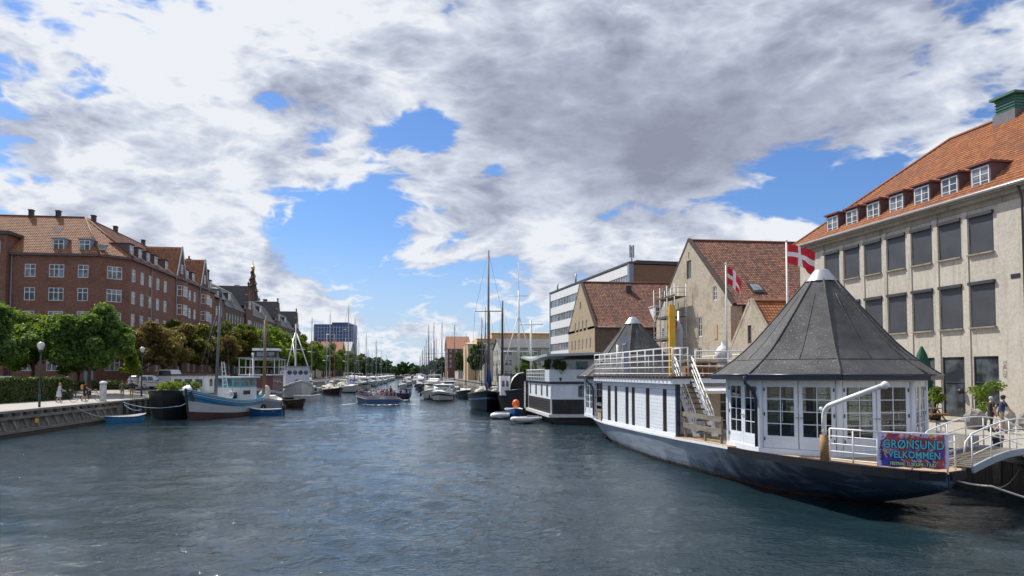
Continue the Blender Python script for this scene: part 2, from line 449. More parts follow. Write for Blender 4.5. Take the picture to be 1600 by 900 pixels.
PANE_CURT_SKY = pane_mat('curtain_sky_pane', (0.13, 0.125, 0.12), 0.06)  # pale panes: curtains, plus bright sky reflection put into the canal-side glass
PANE_LT = pane_mat('window_pane_light', (0.07, 0.08, 0.09), 0.06)
GLASS = glass_mat('pavilion_glass')
DARK_INT = M('dark_interior', (0.03, 0.028, 0.026), 0.9, 0.3)
FELT = felt_mat()
ZINC = M('zinc', (0.45, 0.46, 0.48), 0.35, 0.12, 2.0, metal=0.7)
STEEL = M('galvanised_steel', (0.38, 0.39, 0.40), 0.45, 0.15, 3.0, metal=0.6)
BLACK = M('black_paint', (0.022, 0.022, 0.024), 0.45, 0.3, 1.5)
NAVY = M('navy_paint', (0.018, 0.030, 0.062), 0.35, 0.3, 1.0)
DKGREEN = M('dark_green_paint', (0.015, 0.05, 0.04), 0.4, 0.2)
BROWN_PAINT = M('oxblood_paint', (0.17, 0.055, 0.045), 0.5, 0.2)
PLUM_WOOD = M('plum_dormer_boards', (0.13, 0.085, 0.085), 0.6, 0.2)
DKBROWN = M('dark_brown_wood', (0.055, 0.035, 0.022), 0.6, 0.3)
RUST = M('rust', (0.12, 0.05, 0.025), 0.85, 0.4, 2.0)
YELLOW = M('yellow_paint', (0.75, 0.42, 0.02), 0.4, 0.12)
ORANGE = M('orange_plastic', (0.80, 0.14, 0.03), 0.4, 0.1)
SKYBLUE = M('sky_blue_paint', (0.05, 0.27, 0.50), 0.4, 0.15, 1.0, dirt=(0.25, 0.35, 0.42), dirt_amt=0.35)
BLUE = M('bright_blue_paint', (0.02, 0.12, 0.32), 0.4, 0.15)
TURQ = M('turquoise_paint', (0.10, 0.42, 0.50), 0.45, 0.12)
BLUE_CANVAS = M('blue_canvas', (0.03, 0.07, 0.25), 0.8, 0.2)
CANVAS = M('pale_canvas', (0.55, 0.53, 0.48), 0.85, 0.15)
ROPE = M('mooring_rope', (0.50, 0.49, 0.45), 0.85, 0.15)
ROPE_BL = M('pale_blue_rope', (0.34, 0.45, 0.55), 0.85, 0.15)
WOOD_MAST = wood_mat('varnished_spar', (0.30, 0.17, 0.08), 0.55, 0.45, 'z')
WOOD_DK = wood_mat('old_dark_timber', (0.13, 0.105, 0.085), 0.4, 0.85, 'z')
WOOD_GREY = wood_mat('grey_timber', (0.28, 0.245, 0.20), 0.5, 0.85, 'y')
WOOD_DECK = wood_mat('deck_plywood', (0.50, 0.36, 0.22), 0.65, 0.8, 'y')
WOOD_BENCH = wood_mat('warm_bench_wood', (0.36, 0.19, 0.09), 0.55, 0.6, 'x')
ALU = M('aluminium_mast', (0.36, 0.37, 0.38), 0.4, 0.1, 2.0, metal=0.5)
GREYMAST = M('grey_painted_spar', (0.13, 0.14, 0.155), 0.5, 0.15)
HULL_BLUE = M('faded_blue_grey_hull', (0.215, 0.265, 0.345), 0.55, 0.22, 0.7, dirt=(0.05, 0.075, 0.13), dirt_amt=0.55)
HULL_DEEP = M('deep_blue_hull', (0.035, 0.055, 0.095), 0.5, 0.3, 0.7, dirt=(0.16, 0.20, 0.26), dirt_amt=0.35)
HULL_RUST = M('rusty_waterline', (0.085, 0.055, 0.042), 0.8, 0.4, 1.2, dirt=(0.20, 0.09, 0.04), dirt_amt=0.6)
HULL_GREY = M('chalky_white_hull', (0.62, 0.63, 0.62), 0.5, 0.10, 0.8, dirt=(0.36, 0.35, 0.32), dirt_amt=0.35)
BARK = M('bark', (0.075, 0.055, 0.04), 0.95, 0.35, 4.0, bmp=0.5)
LEAF_MAPLE = leaf_mat('maple_leaf', [(0.045, 0.095, 0.02), (0.105, 0.18, 0.042), (0.20, 0.28, 0.085)], 0.48, 1.3)
LEAF_LIME = leaf_mat('lime_leaf', [(0.06, 0.11, 0.016), (0.14, 0.21, 0.028), (0.23, 0.26, 0.045)], 0.5, 1.2)
LEAF_CHEST = leaf_mat('blighted_chestnut_leaf', [(0.07, 0.08, 0.02), (0.15, 0.11, 0.034), (0.20, 0.145, 0.045), (0.11, 0.13, 0.028)], 0.40, 1.0)
LEAF_MIX = leaf_mat('half_brown_leaf', [(0.055, 0.09, 0.016), (0.11, 0.125, 0.022), (0.17, 0.115, 0.028)], 0.4)
LEAF_HEDGE = leaf_mat('hedge_leaf', [(0.03, 0.06, 0.012), (0.06, 0.10, 0.02), (0.10, 0.085, 0.022)], 0.3, 1.6)
LEAF_FAR = leaf_mat('far_leaf', [(0.03, 0.07, 0.02), (0.05, 0.10, 0.028), (0.07, 0.125, 0.03)], 0.3, 0.3)
SKIN = M('skin', (0.48, 0.27, 0.19), 0.55, 0.08, bmp=0)
HAIR_BLOND = M('blond_hair', (0.36, 0.24, 0.11), 0.6, 0.2, bmp=0)
HAIR_DK = M('dark_hair', (0.03, 0.022, 0.018), 0.6, 0.2, bmp=0)
HAIR_GREY = M('grey_hair', (0.42, 0.41, 0.40), 0.6, 0.15, bmp=0)
def cloth(name, c): return M('cloth_' + name, c, 0.9, 0.15, 6.0, bmp=0)
RUBBER = M('tyre_rubber', (0.02, 0.02, 0.02), 0.8, 0.2)
FLAG_RED = M('flag_red', (0.62, 0.015, 0.03), 0.75, 0.08, bmp=0)
FLAG_WHITE = M('flag_white', (0.80, 0.80, 0.80), 0.75, 0.05, bmp=0)

# ------------------------------------------------------------------ mesh builder
class MB:
    def __init__(s):
        s.v = []; s.f = []; s.mi = []; s.sm = []; s.uv = None
    def add(s, verts, faces, mi=0, smooth=False):
        o = len(s.v)
        s.v.extend([tuple(map(float, q)) for q in verts])
        for f in faces:
            s.f.append(tuple(i + o for i in f)); s.mi.append(mi); s.sm.append(smooth)
        return s
    def box(s, x0, x1, y0, y1, z0, z1, mi=0):
        return s.add([(x0, y0, z0), (x1, y0, z0), (x1, y1, z0), (x0, y1, z0), (x0, y0, z1), (x1, y0, z1), (x1, y1, z1), (x0, y1, z1)],
                     [(0, 3, 2, 1), (4, 5, 6, 7), (0, 1, 5, 4), (1, 2, 6, 5), (2, 3, 7, 6), (3, 0, 4, 7)], mi)
    def beam(s, p, q, w, h=None, mi=0, up=(0, 0, 1)):
        h = h or w
        p, q = Vector(p), Vector(q)
        d = (q - p)
        if d.length < 1e-6: return s
        d.normalize(); u = Vector(up)
        if abs(d.dot(u)) > 0.98: u = Vector((0, 1, 0))
        a = d.cross(u).normalized(); b = a.cross(d).normalized()
        pts = []
        for c in (p, q):
            for (i, j) in ((-1, -1), (1, -1), (1, 1), (-1, 1)):
                pts.append(c + a * (i * w / 2) + b * (j * h / 2))
        return s.add(pts, [(0, 1, 2, 3), (7, 6, 5, 4), (0, 4, 5, 1), (1, 5, 6, 2), (2, 6, 7, 3), (3, 7, 4, 0)], mi)
    def tube(s, pts, r, n=6, mi=0, smooth=True, cap=True):
        pts = [Vector(p) for p in pts]
        if not isinstance(r, (list, tuple)): r = [r] * len(pts)
        vs = []; fs = []
        prev = None
        for i, p in enumerate(pts):
            d = (pts[min(i + 1, len(pts) - 1)] - pts[max(i - 1, 0)])
            if d.length < 1e-9: d = Vector((0, 0, 1))
            d.normalize()
            if prev is None:
                u = Vector((0, 0, 1)) if abs(d.z) < 0.9 else Vector((1, 0, 0))
                a = d.cross(u).normalized()
            else:
                a = (prev - d * prev.dot(d))
                a = a.normalized() if a.length > 1e-6 else d.orthogonal().normalized()
            prev = a; b = d.cross(a)
            for k in range(n):
                t = 2 * math.pi * k / n
                vs.append(p + (a * math.cos(t) + b * math.sin(t)) * r[i])
        for i in range(len(pts) - 1):
            for k in range(n):
                k2 = (k + 1) % n
                fs.append((i * n + k, i * n + k2, (i + 1) * n + k2, (i + 1) * n + k))
        s.add(vs, fs, mi, smooth)
        if cap:
            o = len(s.v) - len(vs)
            s.f.append(tuple(o + k for k in reversed(range(n)))); s.mi.append(mi); s.sm.append(False)
            s.f.append(tuple(o + (len(pts) - 1) * n + k for k in range(n))); s.mi.append(mi); s.sm.append(False)
        return s
    def lathe(s, prof, c=(0, 0, 0), n=12, mi=0, smooth=True, rot=0.0):
        vs = []; fs = []
        for (r, z) in prof:
            for k in range(n):
                t = 2 * math.pi * k / n + rot
                vs.append((c[0] + r * math.cos(t), c[1] + r * math.sin(t), c[2] + z))
        for i in range(len(prof) - 1):
            for k in range(n):
                k2 = (k + 1) % n
                fs.append((i * n + k, i * n + k2, (i + 1) * n + k2, (i + 1) * n + k))
        s.add(vs, fs, mi, smooth)
        return s
    def ball(s, c, r, n=10, m=6, mi=0):
        if not isinstance(r, (tuple, list)): r = (r, r, r)
        vs = [(c[0], c[1], c[2] - r[2])]; fs = []
        for i in range(1, m):
            ph = -math.pi / 2 + math.pi * i / m
            for k in range(n):
                t = 2 * math.pi * k / n
                vs.append((c[0] + r[0] * math.cos(ph) * math.cos(t), c[1] + r[1] * math.cos(ph) * math.sin(t), c[2] + r[2] * math.sin(ph)))
        vs.append((c[0], c[1], c[2] + r[2]))
        for k in range(n): fs.append((0, 1 + (k + 1) % n, 1 + k))
        for i in range(m - 2):
            for k in range(n):
                a = 1 + i * n; k2 = (k + 1) % n
                fs.append((a + k, a + k2, a + n + k2, a + n + k))
        a = 1 + (m - 2) * n
        for k in range(n): fs.append((a + k, a + (k + 1) % n, len(vs) - 1))
        return s.add(vs, fs, mi, True)
    def prism(s, poly, z0, z1, mi=0, cap=True):
        n = len(poly)
        f0 = (lambda i: z0[i]) if isinstance(z0, (list, tuple)) else (lambda i: z0)
        f1 = (lambda i: z1[i]) if isinstance(z1, (list, tuple)) else (lambda i: z1)
        vs = [(p[0], p[1], f0(i)) for i, p in enumerate(poly)] + [(p[0], p[1], f1(i)) for i, p in enumerate(poly)]
        fs = [(i, (i + 1) % n, n + (i + 1) % n, n + i) for i in range(n)]
        if cap: fs += [tuple(reversed(range(n))), tuple(range(n, 2 * n))]
        return s.add(vs, fs, mi)
    def poly(s, pts, mi=0):
        return s.add(pts, [tuple(range(len(pts)))], mi)
    def slab(s, pts, thick, mi=0):
        """a flat polygon given thickness along its own normal (downwards)"""
        P = [Vector(p) for p in pts]
        nrm = (P[1] - P[0]).cross(P[2] - P[0]).normalized()
        n = len(P)
        vs = P + [p - nrm * thick for p in P]
        fs = [tuple(range(n)), tuple(reversed(range(n, 2 * n)))] + [(i, n + i, n + (i + 1) % n, (i + 1) % n) for i in range(n)]
        return s.add(vs, fs, mi)
    def mesh(s, name, mats):
        me = bpy.data.meshes.new(name)
        me.from_pydata(s.v, [], s.f)
        for m in (mats if isinstance(mats, (list, tuple)) else [mats]): me.materials.append(m)
        me.polygons.foreach_set('material_index', s.mi)
        me.polygons.foreach_set('use_smooth', s.sm)
        if s.uv is not None:
            uvl = me.uv_layers.new(name='UVMap')
            li = np.empty(len(me.loops), dtype=np.int32); me.loops.foreach_get('vertex_index', li)
            uvl.data.foreach_set('uv', np.asarray(s.uv, dtype=np.float32)[li].ravel())
        me.update()
        return me
    def build(s, name, mats, parent=None, loc=None, rotz=None):
        return link(name, s.mesh(name, mats), parent, loc, rotz)

def link(name, me, parent=None, loc=None, rotz=None):
    o = bpy.data.objects.new(name, me)
    col.objects.link(o)
    if parent is not None: o.parent = parent
    if loc is not None: o.location = loc
    if rotz is not None: o.rotation_euler = (0, 0, rotz)
    return o

def tag(o, label=None, cat=None, group=None, kind=None):
    if label: o['label'] = label
    if cat: o['category'] = cat
    if group: o['group'] = group
    if kind: o['kind'] = kind
    return o

def thing(name, label, cat, loc=(0, 0, 0), rotz=0.0, group=None):
    o = bpy.data.objects.new(name, None)
    o.empty_display_size = 0.3
    col.objects.link(o)
    o.location = loc; o.rotation_euler = (0, 0, rotz)
    return tag(o, label, cat, group)

KIDS = {}
def copy_tree(o, label=None, loc=None, rotz=None, scale=None, parent=None):
    c = o.copy(); col.objects.link(c)
    if parent is not None: c.parent = parent
    if label: c['label'] = label
    if loc is not None: c.location = loc
    if rotz is not None: c.rotation_euler = (0, 0, rotz)
    if scale is not None: c.scale = scale if isinstance(scale, tuple) else (scale,) * 3
    for ch in list(o.children):
        copy_tree(ch, parent=c)
    return c

# ------------------------------------------------------------------ walls and windows
def frame_of(ud): return (ud[1], -ud[0])
def wall(mb, o, ud, L, z0, z1, holes=(), depth=0.12, mi=0, top=None):
    """wall sheet with real openings; outward is to the right of ud.  top: list of (u, z) above z1 for a gable"""
    nx, ny = frame_of(ud)
    us = sorted(set([0.0, L] + [q for h in holes for q in h[:2]])); zs = sorted(set([z0, z1] + [q for h in holes for q in h[2:4]]))
    P = lambda u, z, d=0.0: (o[0] + ud[0] * u - nx * d, o[1] + ud[1] * u - ny * d, z)
    for i in range(len(us) - 1):
        for j in range(len(zs) - 1):
            uc, zc = (us[i] + us[i + 1]) / 2, (zs[j] + zs[j + 1]) / 2
            if any(h[0] < uc < h[1] and h[2] < zc < h[3] for h in holes): continue
            mb.poly([P(us[i], zs[j]), P(us[i + 1], zs[j]), P(us[i + 1], zs[j + 1]), P(us[i], zs[j + 1])], mi)
    for (a, b, c, d) in holes:
        mb.poly([P(a, c), P(b, c), P(b, c, depth), P(a, c, depth)], mi)
        mb.poly([P(b, d), P(a, d), P(a, d, depth), P(b, d, depth)], mi)
        mb.poly([P(a, d), P(a, c), P(a, c, depth), P(a, d, depth)], mi)
        mb.poly([P(b, c), P(b, d), P(b, d, depth), P(b, c, depth)], mi)
    if top: mb.poly([P(u, z) for u, z in top], mi)

WCACHE = {}
def win_meshes(w, h, nx=2, transom=0.0, nz=1, fw=0.07, mw=0.045, frame=None, pane=None, thin=0.02):
    key = (round(w, 3), round(h, 3), nx, round(transom, 3), nz, fw, mw, (frame or WHITE_FR).name, (pane or PANE).name, thin)
    if key in WCACHE: return WCACHE[key]
    mb = MB(); d0, d1 = -0.05, 0.03
    x0, x1 = -w / 2, w / 2
    mb.box(x0, x1, d0, d1, 0, fw); mb.box(x0, x1, d0, d1, h - fw, h)
    mb.box(x0, x0 + fw, d0, d1, fw, h - fw); mb.box(x1 - fw, x1, d0, d1, fw, h - fw)
    iw = w - 2 * fw
    zt = h - fw
    if transom:
        zt = fw + (h - 2 * fw) * (1 - transom)
        mb.box(x0 + fw, x1 - fw, d0 + 0.004, d1 - 0.004, zt - mw, zt + mw)
    for i in range(1, nx):
        xc = x0 + fw + iw * i / nx
        mb.box(xc - mw, xc + mw, d0 + 0.008, d1 - 0.008, fw, h - fw)
    for j in range(1, nz):
        zc = fw + (zt - fw) * j / nz
        mb.box(x0 + fw, x1 - fw, d0 + 0.012, d1 - 0.012, zc - thin, zc + thin)
    pm = MB(); pm.box(x0 + fw * 0.5, x1 - fw * 0.5, -0.008, 0.008, fw * 0.5, h - fw * 0.5)
    WCACHE[key] = (mb.mesh('window', frame or WHITE_FR), pm.mesh('pane', pane or PANE))
    return WCACHE[key]

def window(parent, o, ud, u, z, w, h, inset=0.06, name='window', **kw):
    fm, pm = win_meshes(w, h, **kw)
    nx, ny = frame_of(ud)
    a = math.atan2(ud[1], ud[0])
    x, y = o[0] + ud[0] * u - nx * inset, o[1] + ud[1] * u - ny * inset
    f = link(name, fm, parent, (x, y, z), a)
    link('pane', pm, f)
    return f

def tile_sheet(name, e0, e1, r0, r1, mat, parent, tw=0.28, th=0.40, amp=0.05, step=0.035, thick=None):
    """pantile sheet between eave e0-e1 and ridge r0-r1 (outward: right-handed e0->e1 seen from outside)"""
    e0, e1, r0, r1 = map(Vector, (e0, e1, r0, r1))
    ud = (e1 - e0).normalized(); L = (e1 - e0).length
    up = r0 - e0; up = up - ud * up.dot(ud); S = up.length; vd = up.normalized(); nd = ud.cross(vd)
    a0 = (r0 - e0).dot(ud); a1 = (r1 - e0).dot(ud)
    nrow = max(2, int(round(S / th))); th = S / nrow
    lo, hi = min(0, a0), max(L, a1)
    cols = np.arange(math.floor(lo / tw * 4), math.ceil(hi / tw * 4) + 1) * (tw / 4)
    prof = amp * (0.5 + 0.5 * np.cos(2 * np.pi * cols / tw))
    verts = []; uvs = []
    rows = []
    for j in range(nrow):
        rows.append((j * th, step)); rows.append(((j + 1) * th - 1e-3, 0.0))
    for (v, off) in rows:
        k = v / S
        lu, ru = a0 * k, L + (a1 - L) * k
        uu = np.clip(cols, lu, ru)
        pts = np.array(e0)[None] + uu[:, None] * np.array(ud)[None] + v * np.array(vd)[None] + (prof + off)[:, None] * np.array(nd)[None]
        verts.append(pts)
        uvs.append(np.stack([cols / tw + 0.5, np.full_like(cols, (v + th * 0.25 * (1 if off else -1)) / th)], 1))
    n = len(cols)
    V = np.concatenate(verts); UV = np.concatenate(uvs)
    ii, jj = np.meshgrid(np.arange(len(rows) - 1), np.arange(n - 1), indexing='ij')
    # drop cells clipped to nothing
    w0 = np.linalg.norm(V.reshape(len(rows), n, 3)[:, 1:] - V.reshape(len(rows), n, 3)[:, :-1], axis=2)
    # measure along ud only
    U = (V - np.array(e0)) @ np.array(ud)
    U = U.reshape(len(rows), n)
    du = U[:, 1:] - U[:, :-1]
    ok = (du[:-1] > 1e-5) | (du[1:] > 1e-5)
    a = (ii * n + jj)[ok]
    F = np.stack([a, a + 1, a + n + 1, a + n], 1)
    me = bpy.data.meshes.new(name)
    me.from_pydata(V.tolist(), [], F.tolist())
    me.materials.append(mat)
    uvl = me.uv_layers.new(name='UVMap')
    li = np.empty(len(me.loops), dtype=np.int32); me.loops.foreach_get('vertex_index', li)
    uvl.data.foreach_set('uv', UV.astype(np.float32)[li].ravel())
    me.update()
    return link(name, me, parent)

def lerp(a, b, t): return a + (b - a) * t
def sst(x, a, b):
    t = max(0.0, min(1.0, (x - a) / (b - a))); return t * t * (3 - 2 * t)

# ------------------------------------------------------------------ hulls: stern at x=-L/2, bow at +L/2, waterline z=0
def hull_pts(L, B, free, draft=0.5, bow_rake=0.8, stern_rake=0.3, bow_full=0.45, stern_full=0.8, sheer_b=0.5, sheer_s=0.15,
             flare=0.85, stern_w=0.7, levels=(0.0, 0.33, 0.66, 1.0), ns=18):
    """grid of half-section points; levels are fractions of freeboard above the waterline"""
    rows = []
    for i in range(ns + 1):
        s = i / ns
        if s > 1 - bow_full:
            q = (s - (1 - bow_full)) / bow_full; b = (1 - q ** 2.0) ** 0.75 if q < 1 else 0.0
        elif s < (1 - bow_full):
            q = ((1 - bow_full) - s) / (1 - bow_full); b = lerp(1.0, stern_w, q ** (1.0 + 2 * stern_full))
        else: b = 1.0
        mid = 0.45
        sh = free + sheer_b * max(0, (s - mid) / (1 - mid)) ** 2 + sheer_s * max(0, (mid - s) / mid) ** 2
        pts = []
        for k, lv in enumerate((-draft / max(sh, 0.01),) + tuple(levels)):
            z = lv * sh
            f = lerp(flare, 1.0, max(0, lv)) if lv >= 0 else flare * 0.55
            fb = b ** (1.0 if lv >= 1 else 1.0 + 0.5 * (1 - max(lv, 0)))
            x = -L / 2 + s * L - bow_rake * sst(s, 0.5, 1.0) * (1 - max(lv, -0.3)) + stern_rake * (1 - sst(s, 0.0, 0.5)) * (1 - max(lv, -0.3))
            pts.append((x, B / 2 * fb * f, z))
        rows.append(pts)
    return rows

def hull_mesh(rows, mb=None, bands=None, transom_mi=None):
    """bands: material index per strip, lowest (under water) first"""
    mb = mb or MB()
    nl = len(rows[0])
    bands = bands or [0] * (nl - 1)
    for sgn in (1, -1):
        vs = [(p[0], p[1] * sgn, p[2]) for r in rows for p in r]
        for k in range(nl - 1):
            fs = []
            for i in range(len(rows) - 1):
                a = i * nl + k; b = a + 1; c = a + nl + 1; d = a + nl
                fs.append((a, d, c, b) if sgn < 0 else (a, b, c, d))
            mb.add(vs, fs, bands[k], True)
    r = rows[0]
    for k in range(nl - 1):
        mb.poly([(r[k][0], -r[k][1], r[k][2]), (r[k + 1][0], -r[k + 1][1], r[k + 1][2]), (r[k + 1][0], r[k + 1][1], r[k + 1][2]), (r[k][0], r[k][1], r[k][2])],
                bands[k] if transom_mi is None else transom_mi)
    return mb

def deck_mesh(rows, drop=0.12, inset=0.04, mi=0, lo=0, hi=None):
    mb = MB(); hi = hi or len(rows)
    L = [(r[-1][0], max(0, r[-1][1] - inset), r[-1][2] - drop) for r in rows[lo:hi]]
    for i in range(len(L) - 1):
        a, b = L[i], L[i + 1]
        mb.poly([(a[0], -a[1], a[2]), (a[0], a[1], a[2]), (b[0], b[1], b[2]), (b[0], -b[1], b[2])][::-1], mi)
    return mb

def rail_mesh(rows, r=0.04, n=5, dz=0.0, lo=0, hi=None):
    mb = MB(); hi = hi or len(rows)
    for sgn in (1, -1):
        mb.tube([(q[-1][0], q[-1][1] * sgn, q[-1][2] + dz) for q in rows[lo:hi]], r, n)
    return mb

# ------------------------------------------------------------------ leaves
def leaf_cloud(blobs, count, size, seed, shell=0.3, droop=0.3):
    """leaf-sized folded quads spread through the outer part of several ellipsoids; returns verts, faces"""
    rng = np.random.default_rng(seed)
    vol = np.array([b[3] * b[4] * b[5] for b in blobs]) ** 0.8
    pick = rng.choice(len(blobs), size=count, p=vol / vol.sum())
    B = np.array([b[:6] for b in blobs])[pick]
    d = rng.normal(size=(count, 3)); d /= np.linalg.norm(d, axis=1)[:, None]
    rad = shell + (1 - shell) * rng.random(count) ** 0.5
    rad *= 1 + 0.10 * rng.normal(size=count)
    c = B[:, :3] + d * B[:, 3:6] * rad[:, None]
    n = d * 0.7 + rng.normal(size=(count, 3)) * 0.6 + np.array([0, 0, 0.35])
    n /= np.linalg.norm(n, axis=1)[:, None]
    t = np.cross(n, rng.normal(size=(count, 3))); t /= np.linalg.norm(t, axis=1)[:, None]
    b = np.cross(n, t)
    s = size * (0.6 + 0.8 * rng.random(count))[:, None]
    tip = c + t * s - np.array([0, 0, 1]) * s * droop * 0.3
    tail = c - t * s
    l = c + b * s * 0.55 + n * s * 0.16; r = c - b * s * 0.55 + n * s * 0.16
    V = np.stack([tail, r, tip, l], 1).reshape(-1, 3)
    F = np.arange(count * 4).reshape(-1, 4)
    return V, F

def leaf_mesh(name, mats, blobs, count, size, seed, **kw):
    V, F = leaf_cloud(blobs, count, size, seed, **kw)
    me = bpy.data.meshes.new(name)
    me.from_pydata(V.tolist(), [], F.tolist())
    me.materials.append(mats)
    me.update()
    return me

def crown_blobs(rng, rx, rz, zc, n):
    bl = [(0, 0, zc, rx * 0.5, rx * 0.5, rz * 0.55)]
    for i in range(n):
        a = rng.uniform(0, 2 * math.pi); e = math.asin(rng.uniform(-0.65, 0.95))
        k = rng.uniform(0.5, 0.98)
        r = rng.uniform(0.15, 0.36) * (1.15 - 0.35 * k)
        bl.append((rx * k * math.cos(a) * math.cos(e), rx * k * math.sin(a) * math.cos(e), zc + rz * k * math.sin(e), rx * r, rx * r, rz * r * 0.8))
    return bl

def tree_proto(name, rx, rz, zc, leafmat, count, size, seed, trunk_r=0.16, nb=16, label='', group=None, lean=0.0):
    rng = random.Random(seed); nb = int(nb * 1.9)
    bl = crown_blobs(rng, rx, rz, zc, nb)
    root = thing(name, label, 'tree', group=group)
    mb = MB()
    top = zc + rz * 0.45
    base_z = zc - rz * 0.7
    pts = [(0, 0, -0.3), (lean * 0.2, 0.02, base_z * 0.5), (lean * 0.5, -0.03, base_z), (lean, 0.05, zc), (lean, 0, top)]
    mb.tube(pts, [trunk_r * 1.35, trunk_r, trunk_r * 0.85, trunk_r * 0.55, trunk_r * 0.15], 8)
    for b in bl[1:]:
        z0 = rng.uniform(base_z * 0.85, zc)
        m = (b[0] * 0.45 + lean * 0.4, b[1] * 0.45, lerp(z0, b[2], 0.55))
        mb.tube([(lean * 0.5, 0, z0), m, (b[0], b[1], b[2])], [trunk_r * 0.45, trunk_r * 0.28, 0.02], 5)
    mb.build('trunk', BARK, root)
    link('crown', leaf_mesh('crown', leafmat, bl, count, size, seed), root)
    return root

def text_mesh(name, body, size, mat, parent, loc, rot=None, extrude=.0, align='CENTER', space=1.0, shear=0.0, offset=0.0):
    cu = bpy.data.curves.new('lettering', 'FONT'); cu.body = body; cu.size = size; cu.align_x = align; cu.space_character = space; cu.shear = shear; cu.offset = offset
    cu.extrude = extrude; cu.resolution_u = 3
    tmp = bpy.data.objects.new('lettering', cu); col.objects.link(tmp)
    me = bpy.data.meshes.new_from_object(tmp.evaluated_get(bpy.context.evaluated_depsgraph_get()))
    bpy.data.objects.remove(tmp); bpy.data.curves.remove(cu)
    me.materials.clear(); me.materials.append(mat)
    o = link(name, me, parent, loc)
    if rot is not None: o.rotation_euler = rot
    return o


# ================================================================== THE SETTING
QL, QR = -26.5, 20.3                     # quay faces
def land_z(x, y):
    if x < 0: return 1.65 + 0.95 * sst(y, 76, 100) * sst(-x, 26.5, 31)
    return 1.35

def build_land():
    xs = [-3500, -600, -200, -90, -70, -60, -50, -45, -40, -36, -33.5, -31, -29.5, -28, -27.2, QL]
    ys = [-400, -60, 0, 20, 40, 55, 65, 72, 76, 80, 84, 88, 92, 96, 100, 110, 130, 170, 250, 400, 720]
    mb = MB(); n = len(xs)
    mb.add([(x, y, land_z(x, y)) for y in ys for x in xs], [(j * n + i, j * n + i + 1, (j + 1) * n + i + 1, (j + 1) * n + i) for j in range(len(ys) - 1) for i in range(n - 1)])
    mb.poly([(-3500, 720, 2.6), (-26.5, 720, 2.6), (-26.5, 4000, 2.6), (-3500, 4000, 2.6)])
    tag(mb.build('ground', EARTH), kind='structure')
    mb = MB()
    mb.poly([(QR + .5, -400, 1.35), (3500, -400, 1.35), (3500, 4000, 1.35), (QR + .5, 4000, 1.35)])
    tag(mb.build('ground', EARTH), kind='structure')
    mb = MB(); mb.box(QL + .004, QR + .496, 718, 4000, -1, 1.34)
    tag(mb.build('ground', EARTH), kind='structure')
    # paved quays and street lanes as thin sheets on the ground
    def strip(name, m, pts, y0, y1, dz, step=6):
        mb = MB(); ys = [y0 + (y1 - y0) * i / max(1, int((y1 - y0) / step)) for i in range(max(1, int((y1 - y0) / step)) + 1)]
        xa, xb = pts; k = 6
        xs = [lerp(xa, xb, i / k) for i in range(k + 1)]
        mb.add([(x, y, land_z(x, y) + dz) for y in ys for x in xs], [(j * (k + 1) + i, j * (k + 1) + i + 1, (j + 1) * (k + 1) + i + 1, (j + 1) * (k + 1) + i) for j in range(len(ys) - 1) for i in range(k)])
        tag(mb.build(name, m), kind='structure')
    strip('quay_paving', PAVING, (-35.2, QL - .4), -10, 76, 0.03)
    strip('quay_paving', PAVING, (-29.0, QL - .4), 76, 600, 0.03)
    strip('street', COBBLE, (-37.0, -29.0), 76, 103, 0.034, 3)
    strip('street', ASPHALT, (-37.0, -29.0), 103, 600, 0.03)
    strip('street', ASPHALT, (-80.0, -36.2), 60, 101.5, 0.026)
    mb = MB(); mb.poly([(QR + .5, -20, 1.354), (33.4, -20, 1.354), (33.4, 120, 1.354), (QR + .5, 120, 1.354)])
    tag(mb.build('quay_paving', COBBLE), kind='structure')
    # canal bed
    mb = MB(); mb.poly([(-3500, -400, -4), (3500, -400, -4), (3500, 4000, -4), (-3500, 4000, -4)])
    tag(mb.build('canal_bed', EARTH), kind='structure')
build_land()

def build_water():
    rng = np.random.default_rng(5)
    ys = [-60, -20, -5]
    y = 3.0
    while y < 150:
        ys.append(y); y += max(0.07, 0.0075 * (y + 4))
    ys += [160, 200, 300, 450, 718.5]
    ys = np.array(ys)
    xs = np.concatenate([[-26.45], np.arange(-26.2, 20.2, 0.115), [20.25]])
    X, Y = np.meshgrid(xs, ys)
    Z = np.zeros_like(X)
    for i in range(46):
        lam = 0.38 * 1.075 ** i * (0.8 + 0.4 * rng.random())
        if lam > 5: lam = 0.45 + rng.random() * 1.5
        th = rng.normal(1.15, 0.55)
        k = 2 * np.pi / lam
        Z += 0.0042 * lam ** 0.85 * np.sin(k * (X * np.cos(th) + Y * np.sin(th)) + rng.random() * 6.28 + 0.5 * np.sin(0.35 * X + 0.22 * Y + i))
    gust = 0.75 + 0.35 * np.sin(0.13 * X + 0.07 * Y + 1) * np.sin(0.05 * Y - 0.11 * X) + 0.2 * np.sin(0.33 * X - 0.21 * Y)
    Z *= gust * np.clip((Y + 2) / 10, 0, 1) * np.clip((120 - Y) / 90, 0.12, 1) * np.clip((160 - Y) / 20, 0, 1)
    n = len(xs)
    V = np.stack([X, Y, Z], 2).reshape(-1, 3)
    ii, jj = np.meshgrid(np.arange(len(ys) - 1), np.arange(n - 1), indexing='ij')
    a = (ii * n + jj).ravel()
    F = np.stack([a, a + 1, a + n + 1, a + n], 1)
    me = bpy.data.meshes.new('water'); me.from_pydata(V.tolist(), [], F.tolist())
    me.materials.append(WATER); me.polygons.foreach_set('use_smooth', [True] * len(F)); me.update()
    tag(link('water', me), kind='structure')
build_water()

